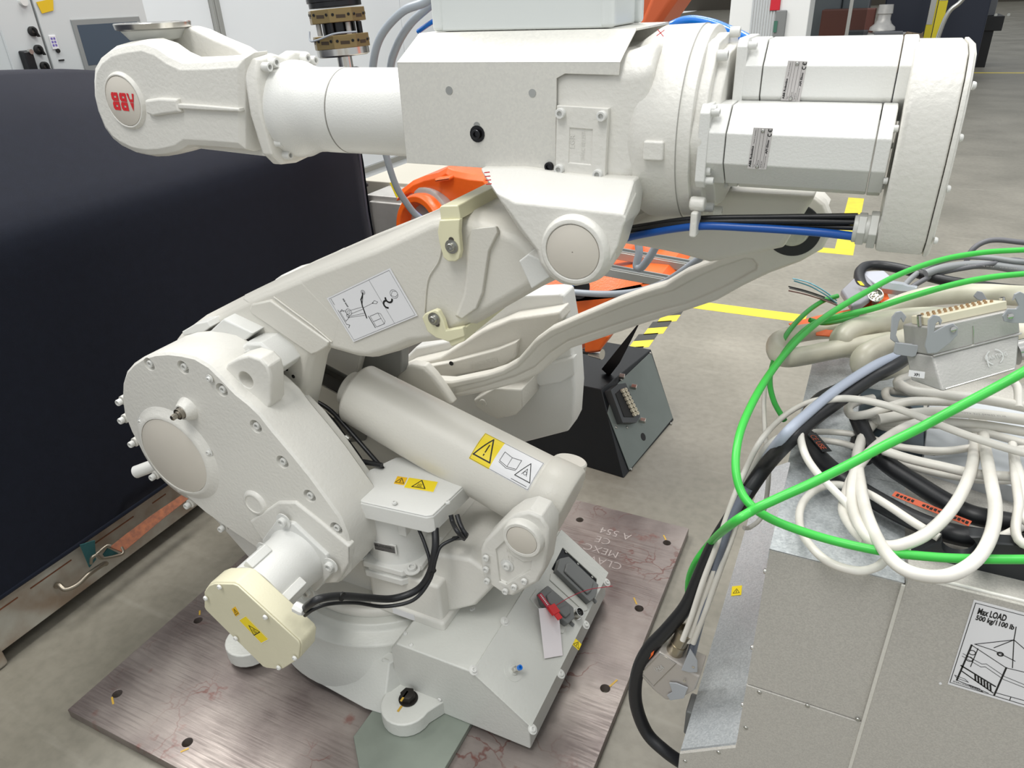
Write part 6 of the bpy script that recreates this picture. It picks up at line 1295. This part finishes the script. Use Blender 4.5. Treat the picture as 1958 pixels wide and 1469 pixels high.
pf = tag(obj('cable_label', Decal(Z(1560, 828, 1.0522), V((.030, -.050, 0)), V((-.014, -.009, 0))).face_cam().plate(MB()), BLACKR, flat=True), 'red CE and USE lettering on the black cable beside the white loop', 'label')
D = Decal(Z(1560, 830, 1.053), V((.030, -.050, 0)), V((-.014, -.009, 0))).face_cam(); p_ = MB(); D.text(p_, 'CE USE', .05, .8, .010, h=.0004); dobj('label_print', p_, ORANGEP, pf)
# white cables
W = [
 ('white cable bowing high left from the grey connector, thinnest strand at the floor edge', .0052, mix([(1305, 1225, 'y', 1.0), (1322, 1180, 'y', 1.01), (1345, 1110, 'y', 1.02), (1372, 1040, 'y', 1.04), (1400, 960, 'y', 1.07), (1425, 900, 'y', 1.10), (1455, 842, 'z', 1.06), (1500, 795, 'z', 1.06), (1550, 768, 'z', 1.06), (1605, 760, 'z', 1.05)])),
 ('white cable next right of the leftmost strand, entering the same steel gland', .0055, mix([(1316, 1228, 'y', 1.01), (1336, 1170, 'y', 1.02), (1362, 1100, 'y', 1.03), (1388, 1030, 'y', 1.05), (1410, 960, 'y', 1.08), (1440, 895, 'y', 1.12), (1475, 845, 'z', 1.05), (1520, 830, 'z', 1.045), (1580, 826, 'z', 1.045), (1640, 832, 'z', 1.05), (1700, 848, 'z', 1.05), (1780, 865, 'z', 1.05), (1860, 858, 'z', 1.05)])),
 ('white cable third from the left in the bundle beside the sloping cover', .0055, mix([(1325, 1230, 'y', 1.01), (1350, 1165, 'y', 1.02), (1375, 1095, 'y', 1.03), (1402, 1020, 'y', 1.06), (1420, 960, 'y', 1.09), (1450, 905, 'y', 1.13), (1490, 860, 'z', 1.045), (1540, 842, 'z', 1.04), (1600, 846, 'z', 1.04), (1650, 860, 'z', 1.045), (1700, 880, 'z', 1.05), (1790, 905, 'z', 1.055), (1870, 918, 'z', 1.055), (1935, 920, 'z', 1.055)])),
 ('thin grey-white cable hanging straight down behind the big green loop', .0042, mix([(1500, 690, 'z', 1.06), (1470, 715, 'z', 1.055), (1461, 760, 'z', 1.05), (1463, 830, 'y', 1.2), (1470, 890, 'y', 1.18), (1466, 950, 'y', 1.15), (1455, 990, 'y', 1.13), (1435, 1008, 'y', 1.12), (1422, 1010, 'y', 1.11)])),
 ('white printed cable arching over the black one and diving into a long loop', .0062, zp([(2040, 880, 1.13), (1958, 866, 1.13), (1880, 843, 1.13), (1810, 818, 1.13), (1740, 790, 1.13), (1690, 774, 1.13), (1640, 764, 1.13), (1600, 763, 1.12), (1562, 772, 1.12), (1537, 795, 1.11), (1530, 830, 1.10), (1540, 870, 1.09), (1563, 905, 1.08), (1592, 935, 1.07), (1620, 965, 1.06), (1640, 1000, 1.05), (1665, 1030, 1.045)])),
 ('thick white cable making the biggest U over the black bracket', .0086, zp([(1876, 795, 1.055), (1879, 822, 1.07), (1884, 860, 1.10), (1895, 920, 1.12), (1903, 970, 1.12), (1896, 1020, 1.11), (1872, 1065, 1.105), (1830, 1095, 1.10), (1785, 1103, 1.095), (1735, 1092, 1.09), (1700, 1065, 1.085), (1675, 1025, 1.08), (1655, 975, 1.075), (1645, 925, 1.07), (1640, 880, 1.07), (1648, 840, 1.065), (1668, 810, 1.065), (1680, 795, 1.06)])),
 ('thick white cable in the inner U ending left of the bracket', .0084, zp([(1862, 795, 1.05), (1864, 825, 1.065), (1861, 880, 1.10), (1845, 930, 1.105), (1815, 980, 1.10), (1770, 1022, 1.095), (1720, 1043, 1.085), (1685, 1043, 1.075), (1655, 1022, 1.07), (1635, 985, 1.065), (1628, 945, 1.065), (1635, 905, 1.07), (1660, 868, 1.08), (1700, 835, 1.09), (1745, 812, 1.095), (1800, 800, 1.10)])),
 ('white cable in the small round loop on the galvanised sheet', .0062, zp([(1795, 1028, 1.062), (1745, 998, 1.066), (1700, 968, 1.066), (1660, 944, 1.058), (1625, 930, 1.04), (1585, 928, 1.03), (1550, 944, 1.03), (1530, 975, 1.03), (1532, 1015, 1.032), (1555, 1050, 1.035), (1590, 1078, 1.035), (1640, 1092, 1.035), (1675, 1085, 1.035), (1692, 1072, 1.04)])),
 ('top white cable leaving from under the large connector to the right', .0088, zp([(1720, 735, 1.10), (1745, 748, 1.11), (1800, 755, 1.12), (1870, 762, 1.12), (1958, 778, 1.12), (2040, 798, 1.12)])),
 ('white cable with two folds below the large connector', .0072, zp([(1740, 718, 1.08), (1716, 728, 1.08), (1722, 742, 1.085), (1760, 750, 1.09), (1810, 762, 1.10)])),
 ('white cable looping left under the connector, second fold', .0072, zp([(1760, 754, 1.09), (1720, 750, 1.07), (1694, 748, 1.07), (1700, 764, 1.075), (1735, 768, 1.08), (1790, 762, 1.09)])),
 ('white cable with a tight left bend at the black hump', .0078, zp([(1850, 770, 1.11), (1790, 768, 1.11), (1740, 768, 1.11), (1700, 778, 1.105), (1660, 792, 1.09), (1630, 795, 1.08), (1622, 780, 1.075), (1640, 768, 1.07), (1670, 762, 1.07)])),
 ('thick white cable with printed lettering running right below the top one', .0092, zp([(1680, 802, 1.09), (1740, 792, 1.10), (1800, 788, 1.11), (1870, 792, 1.11), (1958, 803, 1.11), (2040, 815, 1.11)])),
 ('white cable just under the printed thick cable at the right edge', .0076, zp([(1660, 800, 1.07), (1700, 808, 1.08), (1780, 806, 1.09), (1870, 812, 1.09), (1958, 826, 1.09), (2040, 840, 1.09)])),
 ('white cable lowest of the upper sheaf, curving from the left bend', .0070, zp([(1668, 806, 1.06), (1700, 818, 1.06), (1780, 812, 1.07), (1860, 822, 1.08), (1958, 848, 1.08), (2040, 870, 1.08)])),
 ('beige-white cable bowed across the pale grey unit', .0058, zp([(1700, 852, 1.075), (1745, 858, 1.08), (1800, 862, 1.085), (1850, 857, 1.085), (1880, 850, 1.085)])),
 ('white cable crossing the pale unit towards the right edge, upper of two', .0076, zp([(1690, 862, 1.08), (1740, 878, 1.085), (1800, 892, 1.09), (1870, 907, 1.09), (1940, 912, 1.09)])),
 ('white cable hanging down near the right edge of the photo', .0062, zp([(1936, 850, 1.10), (1940, 900, 1.11), (1948, 960, 1.11), (1956, 1040, 1.09)])),
 ('white cable at the very right edge beside the hanging one', .0066, zp([(1950, 860, 1.11), (1956, 930, 1.11), (1966, 1000, 1.10)])),
 ('white cable rising at the lower right from the black bracket', .0062, zp([(2000, 985, 1.07), (1958, 1005, 1.07), (1925, 1022, 1.065), (1900, 1032, 1.06)])),
 ('white cable standing behind the inner U near the black hump', .0074, zp([(1680, 800, 1.06), (1655, 830, 1.065), (1640, 860, 1.065), (1634, 900, 1.06), (1622, 930, 1.055), (1612, 975, 1.05), (1630, 1010, 1.05), (1655, 1035, 1.05)])),
 ('white cable descending beside the right hand connector screw', .0066, zp([(1925, 720, 1.15), (1945, 740, 1.14), (1948, 780, 1.12)])),
]
for (l, r, p) in W: cable('cable', p, r, WHITEC, l, 'cable')
# lettering running along two white cables
def print_on(px0, px1, z, txt, h, par_label):
    a, b = Z(*px0, z), Z(*px1, z); u = b-a; v = V((u.y, -u.x, 0)).normalized()*h
    D = Decal(a-v*.5, u, v); D.n = V((0, 0, 1)); p_ = MB(); D.text(p_, txt, 0, .8, h*.62, width=u.length, h=.0)
    return tag(obj('cable_lettering', p_, mat('faded_print', (120, 116, 112), .6), flat=True), par_label, 'lettering')
print_on((1818, 787), (1925, 797), 1.1195, 'SAB 0392 3x1 5MM2 PUR', .008, 'faded lettering along the thick white cable right of the green crossing')
# thick beige hoses
B = [
 ('thick beige cable highest at the back, running from the right edge', .0225, zp([(2060, 566, 1.12), (1958, 566, 1.12), (1880, 562, 1.12), (1800, 564, 1.12), (1740, 576, 1.11), (1690, 598, 1.09), (1640, 625, 1.06)])),
 ('thick beige cable whose round bend ends right of the orange straps', .0225, zp([(1960, 640, 1.10), (1880, 620, 1.11), (1800, 608, 1.12), (1730, 610, 1.12), (1670, 620, 1.12), (1625, 634, 1.12), (1608, 652, 1.11), (1625, 664, 1.09), (1680, 664, 1.08), (1720, 660, 1.07)])),
 ('thick beige cable in the leftmost bend hanging over the cabinet edge', .0190, zp([(1700, 652, 1.10), (1650, 660, 1.10), (1590, 670, 1.10), (1540, 680, 1.10), (1500, 684, 1.10), (1484, 670, 1.10), (1490, 650, 1.09), (1530, 638, 1.08), (1580, 632, 1.07), (1640, 632, 1.06)])),
 ('thick beige cable bend nearest to the large connector', .0215, zp([(1760, 640, 1.13), (1715, 655, 1.13), (1675, 668, 1.13), (1650, 686, 1.12), (1655, 706, 1.10), (1690, 706, 1.09), (1730, 692, 1.08)])),
]
for (l, r, p) in B: cable('cable', p, r, BEIGEC, l, 'cable', seg=18)
# grey cables at the back right
for (l, r, m_, p) in [
 ('thin grey cable arching highest at the right edge', .0065, GREYD, zp([(2040, 470, 1.18), (1958, 464, 1.18), (1905, 459, 1.18), (1875, 466, 1.17), (1856, 482, 1.15), (1846, 505, 1.12)])),
 ('grey cable under the upper green strand, joining the small grey plug', .0065, GREYC, zp([(2040, 505, 1.16), (1958, 502, 1.16), (1890, 493, 1.16), (1830, 493, 1.15), (1780, 507, 1.13), (1745, 530, 1.12), (1722, 555, 1.11)])),
 ('wide grey cable with printed numbers between the two green strands', .0105, GREYC, zp([(2040, 525, 1.145), (1958, 517, 1.145), (1900, 508, 1.145), (1850, 507, 1.145), (1800, 514, 1.14), (1770, 524, 1.13)])),
 ('dark grey cable dropping behind the second green strand', .0060, GREYD, zp([(1958, 500, 1.15), (1890, 506, 1.15), (1800, 522, 1.13), (1750, 545, 1.11), (1720, 570, 1.09)]))]:
    cable('cable', p, r, m_, l, 'cable')
print_on((1845, 506), (1945, 514), 1.157, '100  460  0200', .009, 'printed numbers along the wide grey cable')
# stripped wires at the grey plug
for i, (m_, p) in enumerate([(mat('wire_light_blue', (110, 178, 196), .4), [(1516, 533, 1.15), (1545, 540, 1.15), (1575, 556, 1.14), (1600, 575, 1.12)]), (mat('wire_teal', (98, 160, 176), .4), [(1518, 537, 1.16), (1550, 548, 1.15), (1580, 565, 1.14), (1600, 580, 1.12)]), (mat('wire_black', (40, 40, 40), .4), [(1508, 548, 1.15), (1540, 556, 1.15), (1575, 568, 1.13), (1600, 580, 1.12)]), (mat('wire_brown', (132, 96, 88), .4), [(1508, 556, 1.14), (1540, 563, 1.14), (1575, 574, 1.13), (1600, 584, 1.12)]), (mat('wire_grey', (110, 108, 108), .4), [(1510, 551, 1.15), (1545, 560, 1.15), (1580, 573, 1.13), (1602, 584, 1.12)])]):
    cable('wire', zp(p), .0016, m_, ('upper light blue', 'lower teal', 'thin black', 'lowest brown', 'thin grey')[i]+' stripped wire end left of the grey plug', 'wire', seg=6)
# small grey angled plug with pin face
sp = thing('angled_plug', 'small grey angled plug with round pin face behind the upper green cable', 'connector', Z(1655, 570, 1.10))
m = MB(); P = [Z(a, b, 1.105) for a, b in ((1606, 567), (1640, 534), (1656, 540), (1668, 556), (1664, 580), (1645, 594), (1626, 598))]
m.loft([P, [p+V((0, 0, .018)) for p in P]]); P = [Z(a, b, 1.10) for a, b in ((1640, 532), (1688, 530), (1704, 545), (1700, 556), (1672, 556))]; obj('plug_arm', MB().loft([P, [p+V((0, 0, .018)) for p in P]]), mat('plug_pale', (176, 178, 188), .4), sp, bevel=.004); obj('plug_body', m, mat('plug_grey', (142, 142, 148), .45), sp, bevel=.006, seg=3)
c = Z(1671, 568, 1.118); ax = V((.15, -.5, .55)).normalized()
o = obj('plug_face', MB().lathe(c, ax, [(-.05, .017), (.012, .017), (.012, .015), (.004, .0145), (.004, .001)], 28), STEEL, sp)
for k in range(11):
    a = k*2.399; rr = .0036*math.sqrt(k); e = ax.orthogonal().normalized(); g = ax.cross(e); obj('pin', MB().lathe(c+ax*.004+(e*math.cos(a)+g*math.sin(a))*rr, ax, [(0, .0015), (.004, .0015)], 8), mat('pin_pale', (206, 198, 184), .35, .4), o)
obj('hex_nut', MB().lathe(Z(1706, 550, 1.12), V((1, -.1, 0)), [(-.02, .016), (.02, .016), (.03, .012), (.05, .012)], 6), mat('nut_pale', (190, 194, 200), .3, .6), sp, bevel=.001)
obj('yellow_mark', MB().obox(Z(1646, 542, 1.137), V((.004, 0, 0)), V((-.004, .012, 0)), V((0, 0, .0006))), YEL, sp, flat=True)
# orange webbing straps in the heap
for i, q in enumerate(([(1508, 620), (1560, 606), (1640, 590), (1700, 570), (1700, 598), (1600, 622), (1530, 640)], [(1560, 630), (1640, 638), (1674, 633), (1672, 643), (1630, 648), (1560, 642)], [(1676, 560), (1694, 556), (1704, 584), (1690, 590)])):
    P = [Z(a, b, 1.075+.005*i) for a, b in q]; tag(obj('orange_strip', MB().loft([P, [p+V((0, 0, .002)) for p in P]]), ORANGET, flat=True), ('wide orange plastic strip under the green cables', 'narrow orange strip end between two beige cables', 'small orange strip under the pin face of the grey plug')[i], 'plastic strip')
# ---- the large rectangular connector hood, held up on the heap
hc = thing('large_connector', 'large cast metal multi-pin connector with grey locking levers and an XP1 label', 'connector', Z(1800, 745, 1.10))
# local frame from measured corners on a slightly tilted plane
C0 = Z(1782, 678, 1.185); C1 = Z(1950, 640, 1.185)  # ridge line of the long face
def YY(a, b, y): return Y(a, b, y)
LT = [(1779, 623), (1944, 583), (1958, 610), (1956, 620), (1946, 705), (1806, 749), (1796, 740), (1783, 679)]
yq = 1.12
m = MB()
pa, pb_, pc_, pd = Y(1779, 626, yq), Y(1948, 590, yq+.05), Y(1952, 638, yq+.045), Y(1783, 681, yq-.005)
pe_, pf_ = Y(1945, 708, yq+.01), Y(1802, 750, yq-.03)
bk = (Y(1725, 620, yq+.045)-Y(1779, 626, yq))          # towards the back left: short side
lf = (Y(1728, 684, yq+.03)-pd); lb2 = (Y(1741, 728, yq+.0)-pf_)
upb = obj('hood_upper', MB().loft([[pa, pb_, pb_+bk, pa+bk], [pd, pc_, pc_+bk, pd+bk]]), ALU, hc, bevel=.003)
lwb = obj('hood_lower', MB().loft([[pd+bk*.02, pc_+bk*.02, pc_+bk*.98, pd+bk*.98], [pf_, pe_, pe_+lb2, pf_+lb2]]), ALU, hc, bevel=.003)
LU = (pc_-pd).normalized(); NN = (pb_-pa).cross(pd-pa).normalized()
if NN.dot(V((0, 0, H))-pa) < 0: NN = -NN
N2 = (pc_-pd).cross(pf_-pd).normalized()
if N2.dot(V((0, 0, H))-pd) < 0: N2 = -N2
obj('raised_edge', MB().tube([pd+N2*.001, pc_+N2*.001], .0018, 8, 2, smooth=False).tube([pf_+(pc_-pd)*.04+N2*.001+(pd-pf_)*.06, pe_-(pc_-pd)*.04+N2*.001+(pc_-pe_)*.06], .0012, 8, 2, smooth=False).tube([pa+(pb_-pa)*.48+NN*.0005+(pd-pa)*.25, pd+(pc_-pd)*.47+NN*.0005], .001, 8, 2, smooth=False), STEEL, upb)
# cream contact insert on top
upv = (pa-pd).normalized()
i0, i1 = pa+(pb_-pa)*.04+bk*.15, pa+(pb_-pa)*.93+bk*.15
ins = obj('contact_insert', MB().loft([[i0, i1, i1+bk*.62, i0+bk*.62], [i0+upv*.013, i1+upv*.013, i1+bk*.62+upv*.013, i0+bk*.62+upv*.013]]), mat('insert_cream', (214, 208, 184), .5), hc, bevel=.0012)
for k in range(12):
    for j in range(2):
        p = i0+(i1-i0)*(k+1)/13.5+bk*(.2+.22*j)+upv*.012; obj('contact', MB().lathe(p, upv, [(0, .0022), (.004, .0022), (.004, .0014), (.001, .0012), (.001, .0002)], 8), mat('contact_brown', (168, 138, 104), .5, .3), ins)
for t in (.02, .97):
    p = pa+(pb_-pa)*t+bk*.4; obj('guide_screw', MB().lathe(p, upv, [(0, .004), (.016, .004), (.016, .0022), (.012, .002), (.012, .0003)], 10), STEEL, ins)
# locking levers
def lever(px, y, d, name='locking_lever'):
    P = [Y(a, b, y) for a, b in px]; n = V(d); return obj(name, MB().loft([P, [p+n for p in P]]), ALUG, hc, bevel=.0012)
nl = NN*.0035
l1 = lever([(1773, 612), (1783, 601), (1795, 604), (1800, 612), (1796, 622), (1793, 614), (1788, 618), (1784, 634), (1806, 622), (1820, 617), (1830, 626), (1829, 640), (1815, 655), (1790, 674), (1772, 676), (1767, 660), (1772, 640)], yq-.012, nl)
l2 = lever([(1704, 606), (1712, 596), (1722, 594), (1732, 605), (1726, 617), (1721, 608), (1718, 614), (1712, 640), (1718, 654), (1780, 662), (1778, 672), (1757, 667), (1712, 656), (1701, 648)], yq+.03, nl)
l3 = lever([(1711, 654), (1756, 660), (1749, 680), (1742, 682), (1712, 677), (1707, 674)], yq+.022, nl*1.2)
l4 = lever([(1915, 604), (1925, 590), (1941, 590), (1946, 584), (1939, 570), (1934, 575), (1938, 562), (1948, 557), (1958, 562), (1985, 580), (1985, 618), (1930, 617), (1918, 614)], yq+.02, nl)
l5 = lever([(1860, 566), (1868, 556), (1877, 558), (1888, 575), (1888, 600), (1872, 600), (1872, 574), (1866, 572)], yq+.12, nl)
for (a, b, y) in ((1820, 629, yq-.014), (1929, 604, yq+.016)): c = Y(a, b, y); obj('lever_pivot', MB().lathe(c+NN*.003, NN, [(0, .0042), (.002, .004), (.003, .0015)], 14), STEEL, hc)
# round maker's mark and label
D = Decal(pd+(pc_-pd)*.50+(pf_-pd)*.22+N2*.0045, (pc_-pd)*.28, (pf_-pd)*.42); D.n = N2
p_ = MB(); rr = D.W.length*.5
D.circ(p_, (.5, .5), rr*.95, .0016, -70, 60, 14, h=.0005); D.circ(p_, (.5, .5), rr*.95, .0016, 120, 240, 14, h=.0005); D.line(p_, ((.18, .3), (.18, .98)), .0016, h=.0005)
D.text(p_, 'HARTING', .12, .60, .0058, width=.030, h=.0006); obj('moulded_mark', p_, mat('mark_pale', (206, 206, 204), .4, .3), hc, flat=True)
s_a, s_b = Y(1743, 707, yq+.0), Y(1773, 711, yq-.02)
D = Decal(s_a, s_b-s_a, V((.001, -.002, -.0095))).face_cam(); D.O += D.n*.004; o = obj('name_label', D.plate(MB()), WHITEL, hc, flat=True); p_ = MB(); D.text(p_, 'XP1', .36, .8, .0045, bold=.02); dobj('label_print', p_, BLACK, o)
obj('side_gland', MB().lathe(Y(1954, 672, yq+.06), LU, [(-.01, .018), (.02, .018), (.02, .022), (.05, .022)], 20), STEEL, hc)

# ---- connector plugged into the cabinet side, lower left of it
pc = thing('side_connector', 'cast metal plug with steel gland and orange label hanging at the cabinet side', 'connector', Y(1265, 1290, 1.0))
yk = 1.0
m = MB(); slab(m, [(1221, 1286), (1261, 1245), (1310, 1272), (1316, 1280), (1340, 1292), (1330, 1318), (1300, 1336), (1274, 1337), (1250, 1318)], yk, yk-.004, yk+.052, .003, 0)
hd2 = obj('plug_housing', m, mat('plug_cast', (182, 176, 170), .42, .35, bump=.2, bscale=300), pc, bevel=.002)
rm = [Y(a, b, yk-.0045) for a, b in ((1227, 1287), (1262, 1250), (1293, 1269), (1250, 1312), (1227, 1287))]
obj('raised_edge', MB().tube(rm, .0008, 6, 2, smooth=False), STEEL, hd2)
D = quad_decal(lambda a, b: Y(a, b, yk-.0046), (1246, 1268), (1262, 1262), (1256, 1290)); p_ = MB(); D.text(p_, 'HA', .2, .75, .010, h=.0004); D.circ(p_, (.5, .5), .011, .0008, 20, 200, h=.0004); obj('moulded_mark', p_, mat('mark_pale', (206, 206, 204), .4, .3), hd2, flat=True)
tag(obj('orange_label', MB().loft([[Y(a, b, yk+.0) for a, b in ((1222, 1283), (1226, 1266), (1251, 1244), (1249, 1252))], [Y(a, b, yk+.03) for a, b in ((1222, 1283), (1226, 1266), (1251, 1244), (1249, 1252))]]), ORANGET, pc, flat=True), 'bright orange label')
g0 = Y(1287, 1251, yk+.02); g1 = Y(1312, 1206, yk+.02); gd = (g1-g0).normalized(); gL = (g1-g0).length
obj('steel_gland', MB().lathe(g0, gd, [(0, .023), (.006, .023), (.006, .020), (.011, .020), (.011, .0175), (gL*.5, .0175), (gL*.5, .0165), (gL*.8, .0165), (gL*.8, .018), (gL, .018), (gL, .0145), (gL-.01, .014), (gL-.01, .001)], 28), mat('nickel_gland', (170, 162, 146), .28, 1), pc)
def lev(px, y, n=V((0, -.003, 0))): P = [Y(a, b, y) for a, b in px]; return obj('locking_lever', MB().loft([P, [p+n for p in P]]), ALUG, pc, bevel=.001)
lev([(1313, 1256), (1320, 1240), (1328, 1252), (1334, 1262), (1334, 1284), (1318, 1284), (1303, 1280)], yk-.006)
lev([(1280, 1304), (1294, 1305), (1316, 1314), (1308, 1334), (1282, 1338), (1276, 1328), (1286, 1322)], yk-.006)
for (a, b) in ((1309, 1302), (1326, 1275)): obj('lever_pivot', MB().lathe(Y(a, b, yk-.008), (0, -1, 0), [(0, .003), (.002, .003)], 12), STEEL, pc)
obj('mating_socket', MB().box((Y(1318, 1300, yk).x, yk+.0, .40), (P3.x+.02, yk+.05, .47)), GREYHD, pc, bevel=.004)
